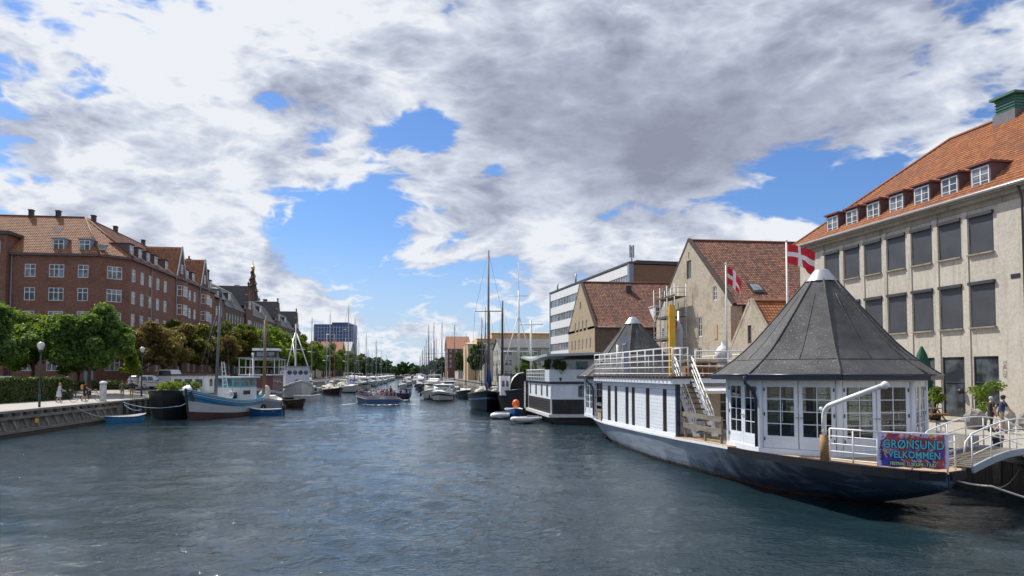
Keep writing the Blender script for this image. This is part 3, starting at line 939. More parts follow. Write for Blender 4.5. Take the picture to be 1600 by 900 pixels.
def left_quay():
    root = thing('quay_wall', 'weathered timber faced quay wall with raking posts along the left bank', 'quay wall', (QL, 0, 0))
    mb = MB(); mb.box(-.45, -.12, -10, 600, -1.5, 1.62); mb.build('wall_core', QUAYSTONE, root)
    mb = MB(); mb.box(-.5, .02, -10, 600, 1.55, 1.70); mb.build('coping', QUAYSTONE, root)
    mb = MB(); mb.box(-.02, .20, -10, 71.5, 1.10, 1.30); mb.build('waler', WOOD_GREY, root)
    mb = MB(); mb.box(.0, .50, -10, 72, 0.22, 0.42); mb.build('waler', WOOD_GREY, root)
    mb = MB(); mb.box(.0, .42, -10, 72, -.6, 0.20); mb.build('sheeting', WOOD_DK, root)
    pm = MB(); pm.beam((0.02, 0, 1.12), (0.34, 0, 0.40), 0.16, 0.16, up=(0, 1, 0)); pme = pm.mesh('post', WOOD_GREY)
    bm_ = MB(); bm_.box(-.14, .10, -.30, .30, 1.302, 1.548); bme = bm_.mesh('block', WOOD_DK)
    for i in range(24):
        y = 37.5 + i * 1.45
        link('post', pme, root, (0, y, 0)); link('block', bme, root, (0, y + .6, 0))
    mb = MB(); mb.box(.21, .225, 0, .5, .0, .30); s = mb.build('warning_plate', YELLOW, root, (0.1, 55.9, .72)); 
    far = MB()
    for i in range(16): far.beam((0.0, 73 + i * 1.6, 1.5), (0.05, 73 + i * 1.6, -.4), 0.22)
    far.build('fender_piles', WOOD_DK, root)
left_quay()

def right_quay():
    root = thing('quay_wall', 'dark timber quay wall rising from the water under the right gangway', 'quay wall', (QR, 0, 0))
    mb = MB(); mb.box(.12, .55, -20, 600, -1.5, 1.22); mb.build('wall_core', QUAYSTONE, root)
    mb = MB(); mb.box(-.04, .60, -20, 600, 1.15, 1.36); mb.build('coping', WOOD_GREY, root)
    pl = MB(); pl.box(0.0, .11, 0, .56, -1.2, 1.14); pme = pl.mesh('plank', WOOD_DK)
    for i in range(30): link('plank', pme, root, (random.Random(i).uniform(-.025, .0), 17.5 + i * .6, 0))
    ps = MB(); ps.tube([(-.14, 0, -1.3), (-.14, 0, 1.28)], .13, 8); sme = ps.mesh('pile', WOOD_DK)
    for i in range(7): link('pile', sme, root, (0, 18.6 + i * 2.4, 0))
right_quay()

# ------------------------------------------------------------------ corner block on the left: brick, tiled roof, dormers, gables
def plain_roof_piece(name, pts, th, m, parent):
    mb = MB(); mb.slab(pts, th); return mb.build(name, m, parent)

def dormer(parent, o, ud, u, z, w, h, depth, cheek, roofm, winkw, name='dormer'):
    """flat roofed dormer; sits back from the wall face by 'inset'"""
    nx, ny = frame_of(ud); a = math.atan2(ud[1], ud[0])
    x, y = o[0] + ud[0] * u, o[1] + ud[1] * u
    mb = MB()
    t = .10
    mb.box(-w / 2, -w / 2 + t, 0.02, depth, 0, h); mb.box(w / 2 - t, w / 2, 0.02, depth, 0, h)
    mb.box(-w / 2 + t, w / 2 - t, 0.06, depth, h - .12, h - .002); mb.box(-w / 2 + t, w / 2 - t, 0.06, .2, 0, .1)
    d = mb.build(name, cheek, parent, (x, y, z), a)
    rb = MB(); rb.box(-w / 2 - .14, w / 2 + .14, -.16, depth + .1, h, h + .12); rb.build('dormer_roof', roofm, d)
    fm, pm = win_meshes(w - 2 * t - .01, h - .24, **winkw)
    f = link('dormer_window', fm, d, (0, .05, .11), 0)
    mb = MB(); mb.box(-(w / 2 - t - .05), w / 2 - t - .05, .03, .05, .16, h - .18); mb.build('dormer_pane', winkw.get('pane', PANE), d)
    return d

def corner_block():
    root = thing('apartment_building', 'red brick corner apartment house with sunlit tiled hip roof behind the left trees', 'building')
    EZ, GZ = 19.9, 1.2
    A, B_ = (-41.6, 104.6), (-38.6, 107.2)
    DY = 151.0
    # windows
    zrow = [17.75 - 3.1 * k - .85 for k in range(5)]       # sill heights, top storey first
    w2 = dict(nx=2, transom=.35); w3 = dict(nx=3, transom=.35)
    # camera side
    o = (-95.0, 104.6); L = -41.6 + 95
    colsA = [(-50.1, 1.3, 2), (-46.85, 1.85, 3), (-43.55, 1.3, 2)] + [(-66.5 - 3.3 * i, 1.85 if i % 2 else 1.3, 3 if i % 2 else 2) for i in range(7)]
    holes = []; wins = []
    for (x, w, n) in colsA:
        for z in zrow:
            holes.append((x - o[0] - w / 2, x - o[0] + w / 2, z, z + 1.7)); wins.append((x - o[0], z, w, n))
    mb = MB(); wall(mb, o, (1, 0), L, GZ, EZ, holes); mb.build('wall', RED_BRICK, root)
    for i, (u, z, w, n) in enumerate(wins): window(root, o, (1, 0), u, z, w, 1.7, nx=n, transom=.35, pane=(PANE_LT, PANE, PANE_CURT_SKY, PANE_LT, PANE)[i % 5])
    # chamfer
    d = (B_[0] - A[0], B_[1] - A[1]); Lc = math.hypot(*d); ud = (d[0] / Lc, d[1] / Lc)
    mb = MB(); wall(mb, A, ud, Lc, GZ, EZ, [(Lc / 2 - .95, Lc / 2 + .95, z, z + 1.7) for z in zrow]); mb.build('wall', RED_BRICK, root)
    for z in zrow: window(root, A, ud, Lc / 2, z, 1.9, 1.7, nx=3, transom=.35, pane=PANE_LT)
    # canal side
    o = B_; L = DY - B_[1]
    cols = [1.4, 4.7, 8.0, 11.3, 14.7, 27.6, 30.6, 41.3]
    holes = []; wins = []
    for u in cols:
        for z in zrow:
            holes.append((u - .65, u + .65, z, z + 1.7)); wins.append((u, z))
    for (c) in (22.3, 36.2):
        holes.append((c - .7, c + .7, zrow[4], zrow[4] + 1.7)); wins.append((c, zrow[4]))
    mb = MB(); wall(mb, o, (0, 1), L, GZ, EZ, holes); mb.build('wall', RED_BRICK, root)
    for k, (u, z) in enumerate(wins): window(root, o, (0, 1), u, z, 1.3, 1.7, nx=2, transom=.35, pane=(PANE_LT, PANE_CURT_SKY, PANE_CURT_SKY)[k % 3])  # pale canal panes, the reflected bright sky put into their colour
    # oriels with a triangular gable above
    for gi, (c, hw) in enumerate(((22.3, 2.3), (36.2, 2.3))):
        X0 = B_[0]; yc = B_[1] + c
        pb = MB(); pb.prism([(X0 - .01, yc - hw), (X0 + .75, yc - hw + .9), (X0 + .75, yc + hw - .9), (X0 - .01, yc + hw)], 7.2, EZ - .6)
        ob = pb.build('oriel', RED_BRICK, root)
        for z in zrow[:4]:
            fm, pm = win_meshes(2.2, 1.75, nx=3, transom=.35, pane=PANE_LT)
            f = link('oriel_window', fm, ob, (X0 + .79, yc, z), math.pi / 2)
            mb = MB(); mb.box(X0 + .79, X0 + .80, yc - 1.04, yc + 1.04, z + .05, z + 1.7); mb.build('oriel_pane', PANE_LT, ob)
            for sg, (px, py, an) in enumerate(((X0 + .40, yc - hw + .47, math.atan2(.9, .75)), (X0 + .40, yc + hw - .47, math.pi - math.atan2(.9, .75)))):
                fm2, pm2 = win_meshes(.85, 1.75, nx=1, transom=.35, pane=PANE_LT)
                link('oriel_window', fm2, ob, (px, py, z), an)
        # gable wall and cross roof
        gz = EZ + 5.4
        mb = MB(); mb.prism([(X0 - .30, yc - 2.6), (X0 + .14, yc - 2.6), (X0 + .14, yc + 2.6), (X0 - .30, yc + 2.6)], EZ - .8, EZ + .001)
        mb.add([(X0 + .14, yc - 2.6, EZ), (X0 + .14, yc + 2.6, EZ), (X0 + .14, yc, gz), (X0 - .3, yc - 2.6, EZ), (X0 - .3, yc + 2.6, EZ), (X0 - .3, yc, gz)],
               [(0, 1, 2), (4, 3, 5), (0, 2, 5, 3), (1, 4, 5, 2)])
        g = mb.build('gable', RED_BRICK2, root)
        window(root, (X0 + .14, yc - 2.6), (0, 1), 2.6, EZ + .9, 1.1, 1.5, inset=-.03, nx=2, transom=.35)
        for sg in (-1, 1):
            mb = MB(); mb.beam((X0 + .20, yc + sg * 2.8, EZ - .25), (X0 + .20, yc, gz + .1), .12, .30); mb.build('bargeboard', WHITE_FR, g)
        tile_sheet('cross_roof', (X0 - 5.6, yc - 2.75, EZ - .1), (X0 + .3, yc - 2.75, EZ - .1), (X0 - 5.6, yc, gz), (X0 + .3, yc, gz), TILE_BROWN, root)
        tile_sheet('cross_roof', (X0 + .3, yc + 2.75, EZ - .1), (X0 - 5.6, yc + 2.75, EZ - .1), (X0 + .3, yc, gz), (X0 - 5.6, yc, gz), TILE_RED, root)
    # eaves
    mb = MB()
    for p, q in (((-95, 104.45), (-41.5, 104.45)), ((-41.6, 104.45), (-38.45, 107.1)), ((-38.45, 107.05), (-38.45, DY))):
        mb.beam((p[0], p[1], EZ + .02), (q[0], q[1], EZ + .02), .55, .34)
    mb.build('gutter', PLUM_WOOD, root)
    # roof: ridge 6.4 m up
    RZ = EZ + 6.3
    e0, e1 = (-95, 104.2, EZ + .1), (-41.4, 104.2, EZ + .1)
    tile_sheet('roof', e0, e1, (-95, 111.2, RZ), (-46.2, 111.2, RZ), TILE_BROWN, root)
    tile_sheet('roof', (-41.4, 104.2, EZ + .1), (-38.2, 107.0, EZ + .1), (-46.2, 111.2, RZ), (-46.15, 111.25, RZ), TILE_BROWN, root)
    tile_sheet('roof', (-38.2, 107.0, EZ + .1), (-38.2, DY, EZ + .1), (-46.2, 111.2, RZ), (-46.2, DY, RZ), TILE_RED, root)  # canal slope: darker tiles stand in for its shade
    mb = MB(); mb.tube([(-41.4, 104.2, EZ + .2), (-46.2, 111.2, RZ + .1)], .14, 6); mb.tube([(-38.2, 107, EZ + .2), (-46.2, 111.2, RZ + .1)], .14, 6)
    mb.tube([(-95, 111.2, RZ + .05), (-46.2, 111.2, RZ + .05), (-46.2, DY, RZ + .05)], .17, 6); mb.build('ridge_tiles', TILE_RED, root)
    # far sides closed
    mb = MB(); mb.box(-95, -46, 118, 118.3, GZ, EZ); mb.box(-54.3, -54, 118, DY, GZ, EZ)
    mb.poly([(-95, 111.2, RZ), (-46.2, 111.2, RZ), (-54, 118.2, EZ), (-95, 118.2, EZ)]); mb.poly([(-46.2, 111.2, RZ), (-46.2, DY, RZ), (-54, DY, EZ), (-54, 118.2, EZ)])
    mb.build('rear', RED_BRICK2, root)
    # dormers on the camera side, canal side
    for x in (-46.85, -43.6):
        dormer(root, (x, 104.95), (1, 0), 0, EZ + .45, 1.5, 1.75, 2.6, GREYBLUE, GREYBLUE, dict(nx=2, transom=.35, pane=PANE_LT))
    for u in (1.4, 4.7, 8.0, 11.3, 16.2, 27.2, 30.8, 42):
        dormer(root, (B_[0] - .35, B_[1]), (0, 1), u, EZ + .45, 1.5, 1.75, 2.6, PLUM_WOOD, SLATE, dict(nx=2, transom=.35, pane=PANE_LT))
    # skylights
    for (x, k) in ((-48.6, .62), (-41.6, .17)):
        y = lerp(104.2, 111.2, k); z = lerp(EZ + .1, RZ, k)
        mb = MB(); mb.slab([(x - .6, y - .5, z - .38), (x + .6, y - .5, z - .38), (x + .6, y + .5, z + .52), (x - .6, y + .5, z + .52)], .1); mb.build('skylight', PANE, root)
    # chimneys
    for (x, y) in ((-53.3, 111.2), (-49.8, 111.3), (-46.2, 114.0), (-46.2, 122), (-46.2, 134)):
        mb = MB(); mb.box(x - .24, x + .24, y - .36, y + .36, RZ - .6, RZ + .85); mb.box(x - .3, x + .3, y - .42, y + .42, RZ + .85, RZ + .97); mb.build('chimney', DKBROWN, root)
    # projecting bay at the far left, flat roofed
    bx0, bx1, by = -64.0, -52.6, 103.7
    holes = []; wins = []
    for x in (-62.0, -58.2, -54.3):
        for z in [20.65 - .8] + zrow:
            holes.append((x - bx0 - .95, x - bx0 + .95, z, z + 1.6)); wins.append((x - bx0, z))
    mb = MB(); wall(mb, (bx0, by), (1, 0), bx1 - bx0, GZ, 22.3, holes); wall(mb, (bx1, by), (0, 1), 5, GZ, 22.3); mb.build('bay', RED_BRICK, root)
    for (u, z) in wins: window(root, (bx0, by), (1, 0), u, z, 1.9, 1.6, nx=3, transom=.35, pane=PANE_LT)
    mb = MB(); mb.box(bx0, bx1 + .4, by - .4, by + 5.5, 22.3, 22.75); mb.build('bay_roof', SLATE, root)
    # plinth, downpipes, street door
    mb = MB(); mb.beam((-95, 104.5, 2.6), (-41.6, 104.5, 2.6), .12, 1.0); mb.beam((-41.55, 104.5, 2.6), (-38.5, 107.15, 2.6), .12, 1.0); mb.beam((-38.52, 107.2, 2.6), (-38.52, DY, 2.6), .12, 1.0)
    mb.build('plinth', QUAYSTONE, root)
    for (x, y) in ((-52.3, 104.45), (-38.45, 115.3), (-38.45, 126.9), (-38.45, 140.5)):
        mb = MB(); mb.tube([(x, y, 2.4), (x, y, EZ - .1)], .07, 6); mb.build('downpipe', GREYBLUE, root)
    dr = MB(); dr.box(-43.1, -41.95, 104.53, 104.60, 2.55, 4.7); dd = dr.build('door', GREYBLUE, root)
    mb = MB(); mb.box(-43.0, -42.05, 104.51, 104.56, 4.8, 5.6); mb.build('door_light', PANE_LT, dd)
corner_block()

def left_row():
    """plum brick house and the long grey roofed house with stepped dutch gables"""
    X = -39.6
    root = thing('town_house', 'narrow plum brick house with white bargeboard next to the corner block', 'building')
    holes = []; o = (X, 151.05); wins = []
    for u in (2.2, 5.4, 9.2):
        for z in (16.0, 12.9, 9.8, 6.7, 3.8):
            holes.append((u - .55, u + .55, z, z + 1.8)); wins.append((u, z))
    mb = MB(); wall(mb, o, (0, 1), 12, 1.2, 19.6, holes); wall(mb, (-52, 151.05), (1, 0), 12.4, 1.2, 19.6); mb.build('wall', RED_BRICK2, root)
    for (u, z) in wins: window(root, o, (0, 1), u, z, 1.1, 1.8, nx=2, transom=.35, pane=PANE_LT)
    mb = MB(); mb.slab([(X + .5, 151.2, 19.5), (X + .5, 163, 19.5), (X - 7, 163, 26.0), (X - 7, 151.2, 26.0)], .2); mb.slab([(X - 7, 151.2, 26.0), (X - 7, 163, 26.0), (X - 14, 163, 19.5), (X - 14, 151.2, 19.5)], .2)
    mb.build('roof', SLATE2, root)
    mb = MB(); mb.poly([(X, 151.1, 19.6), (X - 7, 151.1, 25.9), (X - 14, 151.1, 19.6)]); mb.build('gable', RED_BRICK2, root)
    mb = MB(); mb.beam((X + .5, 151.0, 19.6), (X - 7, 151.0, 26.1), .14, .4); mb.build('bargeboard', WHITE_FR, root)
    for u in (3.5, 8): dormer(root, (X - .5, 151.05), (0, 1), u, 20.2, 1.3, 1.7, 2.4, PLUM_WOOD, ZINC, dict(nx=2, transom=.35, pane=PANE_LT))
    for y in (152.4, 162.0):
        mb = MB(); mb.box(X - 7.5, X - 6.7, y - .5, y + .5, 25.4, 27.9); mb.box(X - 7.6, X - 6.6, y - .6, y + .6, 27.9, 28.15); mb.tube([(X - 7.1, y, 28.1), (X - 7.1, y, 28.8)], .18, 6); mb.build('chimney', RED_BRICK2, root)

    root = thing('gabled_palace', 'long brown brick house with grey slate roof and three ornate dutch gables', 'building')
    y0, y1 = 163.05, 270.0; EZ = 18.3
    o = (X, y0); holes = []; wins = []
    gab = [22.0, 61.5, 96.5]
    u = 2.0
    while u < y1 - y0 - 1.5:
        for z, hh in ((15.2, 1.9), (11.6, 1.9), (8.0, 1.9), (4.2, 2.0)):
            holes.append((u - .55, u + .55, z, z + hh)); wins.append((u, z, hh))
        u += 2.55
    mb = MB(); wall(mb, o, (0, 1), y1 - y0, 1.2, EZ, holes, .15); wall(mb, (X - 14, y0), (1, 0), 14, 1.2, EZ); mb.build('wall', BROWN_BRICK, root)
    fm, pm = win_meshes(1.1, 1.9, nx=2, transom=.35, pane=PANE_LT)
    for (u, z, hh) in wins:
        f = link('window', fm, root, (X - .08, y0 + u, z), math.pi / 2); link('pane', pm, f)
    for z in (14.3, 10.8, 7.2, 18.1):
        mb = MB(); mb.box(X - .05, X + .12, y0, y1, z, z + .28); mb.build('string_course', QUAYSTONE, root)
    RZ = 25.2
    mb = MB(); mb.slab([(X + .35, y0, EZ + .1), (X + .35, y1, EZ + .1), (X - 3.2, y1, 23.2), (X - 3.2, y0, 23.2)], .2)
    mb.slab([(X - 3.2, y0, 23.2), (X - 3.2, y1, 23.2), (X - 7, y1, RZ), (X - 7, y0, RZ)], .2); mb.slab([(X - 7, y0, RZ), (X - 7, y1, RZ), (X - 14, y1, EZ), (X - 14, y0, EZ)], .2)
    mb.build('roof', SLATE, root)
    mb = MB(); mb.poly([(X, y0 + .02, EZ), (X - 3.2, y0 + .02, 23.1), (X - 7, y0 + .02, RZ - .1), (X - 14, y0 + .02, EZ)]); mb.poly([(X, y1 - .02, EZ), (X - 14, y1 - .02, EZ), (X - 7, y1 - .02, RZ - .1), (X - 3.2, y1 - .02, 23.1)]); mb.build('end_wall', BROWN_BRICK, root)
    for gi, c in enumerate(gab):
        yc = y0 + c
        prof = [(3.6, 0), (3.6, 1.4), (2.9, 1.7), (2.6, 3.0), (1.9, 3.5), (1.5, 5.0), (.9, 5.5), (.55, 6.9)]
        pts = [(yc - a, EZ - .3 + b) for a, b in prof] + [(yc + a, EZ - .3 + b) for a, b in reversed(prof)]
        mb = MB(); n = len(pts)
        mb.add([(X + .45, y, z) for y, z in pts] + [(X - .35, y, z) for y, z in pts], [tuple(range(n)), tuple(reversed(range(n, 2 * n)))] + [(i, n + i, n + (i + 1) % n, (i + 1) % n) for i in range(n)])
        mb.box(X, X + .45, yc - 3.6, yc + 3.6, 1.3, EZ - .3)
        g = mb.build('dutch_gable', RED_BRICK2 if gi < 1 else BROWN_BRICK, root)
        mb = MB(); mb.lathe([(.12, 0), (.3, .25), (.12, .5), (.28, .9), (.05, 1.5)], (X + .05, yc, EZ + 6.6), 8); mb.build('finial', DKBROWN, g)
        for sg in (-1, 1):
            mb = MB(); mb.lathe([(.2, 0), (.28, .3), (.05, 1.0)], (X + .05, yc + sg * 3.2, EZ + 1.1), 8); mb.build('finial', QUAYSTONE, g)
        for z in (15.0, 11.4, 19.6):
            for dy in ((-1.3, 0, 1.3) if z < 19 else (-.6, .6)): 
                f = link('window', fm, g, (X + .46, yc + dy, z), math.pi / 2); mb = MB(); mb.box(X + .46, X + .47, yc + dy - .5, yc + dy + .5, z + .05, z + 1.85); mb.build('pane', PANE_LT, g)
        mb = MB(); mb.slab([(X - 7, yc - 2.9, EZ + 2), (X + .2, yc - 2.9, EZ + 2), (X + .2, yc, EZ + 7.0), (X - 7, yc, EZ + 7.0)], .15); mb.slab([(X + .2, yc + 2.9, EZ + 2), (X - 7, yc + 2.9, EZ + 2), (X - 7, yc, EZ + 7), (X + .2, yc, EZ + 7)], .15)
        mb.build('cross_roof', SLATE, root)
    for u in (5, 9, 13, 33, 38, 43, 48, 71, 76, 82, 87): 
        if u in (9, 43, 82):
            dormer(root, (X - 1.2, y0), (0, 1), u, 20.1, 2.6, 2.0, 2.2, SLATE2, WHITE_FR, dict(nx=3, transom=.35, pane=PANE_LT))
        else:
            z = 20.6
            mb = MB(); mb.slab([(X - 1.25, y0 + u - .4, z), (X - 1.25, y0 + u + .4, z), (X - 2.15, y0 + u + .4, z + 1.3), (X - 2.15, y0 + u - .4, z + 1.3)], .12); mb.build('skylight', ZINC, root)
    for u in (12, 42, 60, 80):
        mb = MB(); mb.box(X - 7.6, X - 6.6, y0 + u - .7, y0 + u + .7, RZ - .5, RZ + 2.2); mb.box(X - 7.7, X - 6.5, y0 + u - .8, y0 + u + .8, RZ + 2.2, RZ + 2.5); mb.build('chimney', RED_BRICK2, root)
left_row()

def simple_house(name, label, x0, x1, y0, y1, ez, rz, wallm, roofm, axis='y', rows=3, sp=3.0, side=(1, 0), base=1.2, win_w=1.1, win_h=1.6, storey=3.1, first=2.2, chim=0, hip=0.0, faces=('x+', 'y-')):
    """gabled or hipped house; ridge along axis; windows built on the listed faces"""
    root = thing(name, label, 'building')
    fm, pm = win_meshes(win_w, win_h, nx=2, transom=.35, pane=PANE_LT)
    for face in ('x+', 'y-', 'x-', 'y+'):
        if face == 'x+': o, ud, L = (x1, y0), (0, 1), y1 - y0
        elif face == 'x-': o, ud, L = (x0, y1), (0, -1), y1 - y0
        elif face == 'y-': o, ud, L = (x0, y0), (1, 0), x1 - x0
        else: o, ud, L = (x1, y1), (-1, 0), x1 - x0
        holes = []; wins = []
        if face in faces:
            n = max(1, int(L / sp))
            for i in range(n):
                u = L * (i + .5) / n
                for r in range(rows):
                    z = ez - .5 - win_h - r * storey
                    if z < base + .8: continue
                    holes.append((u - win_w / 2, u + win_w / 2, z, z + win_h)); wins.append((u, z))
        top = None
        if hip == 0 and ((axis == 'x' and face[0] == 'x') or (axis == 'y' and face[0] == 'y')):
            top = [(0, ez), (L, ez), (L / 2, rz - .12)]
        mb = MB(); wall(mb, o, ud, L, base, ez, holes, .12, top=top); mb.build('wall', wallm, root)
        nx, ny = frame_of(ud)
        for (u, z) in wins:
            f = link('window', fm, root, (o[0] + ud[0] * u - nx * .06, o[1] + ud[1] * u - ny * .06, z), math.atan2(ud[1], ud[0])); link('pane', pm, f)
    e = .35; xm, ym = (x0 + x1) / 2, (y0 + y1) / 2
    mb = MB()
    if axis == 'y':
        h = hip
        mb.slab([(x1 + e, y0 - e, ez), (x1 + e, y1 + e, ez), (xm, y1 + e - h, rz), (xm, y0 - e + h, rz)], .18)
        mb.slab([(x0 - e, y1 + e, ez), (x0 - e, y0 - e, ez), (xm, y0 - e + h, rz), (xm, y1 + e - h, rz)], .18)
        if h:
            mb.slab([(x0 - e, y0 - e, ez), (x1 + e, y0 - e, ez), (xm, y0 - e + h, rz)], .18); mb.slab([(x1 + e, y1 + e, ez), (x0 - e, y1 + e, ez), (xm, y1 + e - h, rz)], .18)
    else:
        h = hip
        mb.slab([(x0 - e, y0 - e, ez), (x1 + e, y0 - e, ez), (x1 + e - h, ym, rz), (x0 - e + h, ym, rz)], .18)
        mb.slab([(x1 + e, y1 + e, ez), (x0 - e, y1 + e, ez), (x0 - e + h, ym, rz), (x1 + e - h, ym, rz)], .18)
        if h:
            mb.slab([(x1 + e, y0 - e, ez), (x1 + e, y1 + e, ez), (x1 + e - h, ym, rz)], .18); mb.slab([(x0 - e, y1 + e, ez), (x0 - e, y0 - e, ez), (x0 - e + h, ym, rz)], .18)
    mb.build('roof', roofm, root)
    for i in range(chim):
        k = (i + .7) / (chim + .4)
        cx, cy = (xm, lerp(y0, y1, k)) if axis == 'y' else (lerp(x0, x1, k), ym)
        mb = MB(); mb.box(cx - .5, cx + .5, cy - .5, cy + .5, rz - .8, rz + 1.4); mb.box(cx - .6, cx + .6, cy - .6, cy + .6, rz + 1.4, rz + 1.6); mb.build('chimney', RED_BRICK2, root)
    return root

CLAY = M('old_clay_roof', (0.27, 0.105, 0.055), 0.8, 0.3, 0.6, dirt=(0.14, 0.07, 0.05), dirt_amt=0.5)
DKROOF = M('dark_sheet_roof', (0.085, 0.085, 0.09), 0.7, 0.25, 0.5)
simple_house('town_house', 'dark hip roofed house beyond the long gabled house on the left bank', -60, -41, 276, 296, 15.5, 21.0, BROWN_BRICK, SLATE2, 'y', hip=7, chim=1)
simple_house('town_house', 'orange tiled house below the blue tower on the left bank', -56, -42, 300, 352, 13.0, 19.3, CREAM, CLAY, 'y', chim=2, hip=6)
simple_house('town_house', 'long red roofed house with dormers past the blue tower', -54, -40, 358, 398, 12.0, 19.8, RED_BRICK2, CLAY, 'y', chim=2, hip=6)
simple_house('town_house', 'brown tiled house left of the grey pedimented building', -53, -38, 402, 430, 14.0, 21.5, BROWN_BRICK, CLAY, 'x', chim=1)
simple_house('classical_building', 'pale grey building with broad pediment above the left tree line', -52, -36, 436, 470, 17.0, 23.0, GREY_REND, GREY_REND, 'x', rows=3, sp=4.0)
simple_house('classical_building', 'pale grey long building behind the pedimented front on the left bank', -66, -37, 474, 520, 14.0, 19.5, GREY_REND, SLATE, 'y', rows=3, hip=8, chim=2)
simple_house('town_house', 'whitish house with slate roof nearest the far left trees', -54, -34, 528, 570, 12.0, 16.5, CREAM, SLATE, 'y', hip=8, chim=2)

def spire():
    """baroque corkscrew spire with a gilded globe"""
    root = thing('church_spire', 'dark helical church spire with golden globe rising behind the gabled house', 'church tower', (-121, 581, 0))
    mb = MB(); mb.box(-6, 6, -6, 6, 0, 54); mb.box(-6.6, 6.6, -6.6, 6.6, 54, 55); mb.build('tower', BROWN_BRICK, root)
    mb = MB(); mb.box(-4.4, 4.4, -4.4, 4.4, 55, 60); mb.box(-5, 5, -5, 5, 60, 60.8); mb.build('lantern', DKGREEN, root)
    mb = MB(); mb.lathe([(4.3, 60.8), (3.5, 66), (2.5, 72), (1.6, 78), (.7, 83)], (0, 0, 0), 12); mb.build('spire_cone', DKBROWN, root)
    mb = MB(); pts = []
    for i in range(97):
        t = i / 96; a = t * 8 * math.pi
        r = lerp(5.0, 1.0, t); pts.append((r * math.cos(a), r * math.sin(a), lerp(60.9, 83, t)))
    mb.tube(pts, .42, 5); mb.build('spiral_stair', DKBROWN, root)
    mb = MB()
    for i in range(0, 96, 3):
        p = pts[i]; mb.beam((p[0], p[1], p[2]), (p[0], p[1], p[2] + 1.6), .25)
    mb.build('stair_railing', YELLOW, root)
    GOLD = M('gilding', (0.75, 0.48, 0.12), 0.3, 0.1, metal=0.8)
    mb = MB(); mb.ball((0, 0, 84.4), 1.5, 12, 8); mb.build('globe', GOLD, root)
    mb = MB(); mb.tube([(0, 0, 85.8), (0, 0, 90.5)], [.28, .12], 6); mb.beam((-.6, 0, 88), (.6, 0, 88), .2); mb.build('vane', GOLD, root)
spire()

def blue_tower():
    root = thing('office_tower', 'blue glass office tower on the horizon behind the left bank', 'building', (-71, 700, 0), R_(-8))
    TB = M('tower_blue_glass', (0.05, 0.085, 0.20), 0.25, 0.25, 0.15)
    TP = M('tower_pale_fins', (0.26, 0.31, 0.44), 0.5, 0.1)
    W, D, H = 34, 16, 49
    mb = MB(); mb.box(-W / 2 - 1, W / 2 + 1, -D / 2, D / 2, 0, H); mb.build('glass_body', TB, root)
    mb = MB(); mb.box(-2, W / 2 - 4, -D / 2 + 2, D / 2 - 2, H, H + 1.8); mb.build('plant_room', TB, root)
    fb = MB(); fb.box(-.42, .42, -D / 2 - .35, -D / 2 - .005, 2, H - 1.5); fme = fb.mesh('fin', TP)
    for i in range(13): link('fin', fme, root, (-W / 2 + i * W / 12, 0, 0))
    bb = MB(); bb.box(-W / 2, W / 2, -D / 2 - .2, -D / 2 - .003, 0, .55); bme = bb.mesh('spandrel', TP)
    for j in range(13): link('spandrel', bme, root, (0, 0, 6 + j * 3.3))
    for s in (-1, 1):
        sb = MB(); sb.box(s * (W / 2 + 1) - .1, s * (W / 2 + 1) + .3 * s, -D / 2, D / 2, 3, H - 1); sb.build('side_panel', TP, root)
blue_tower()

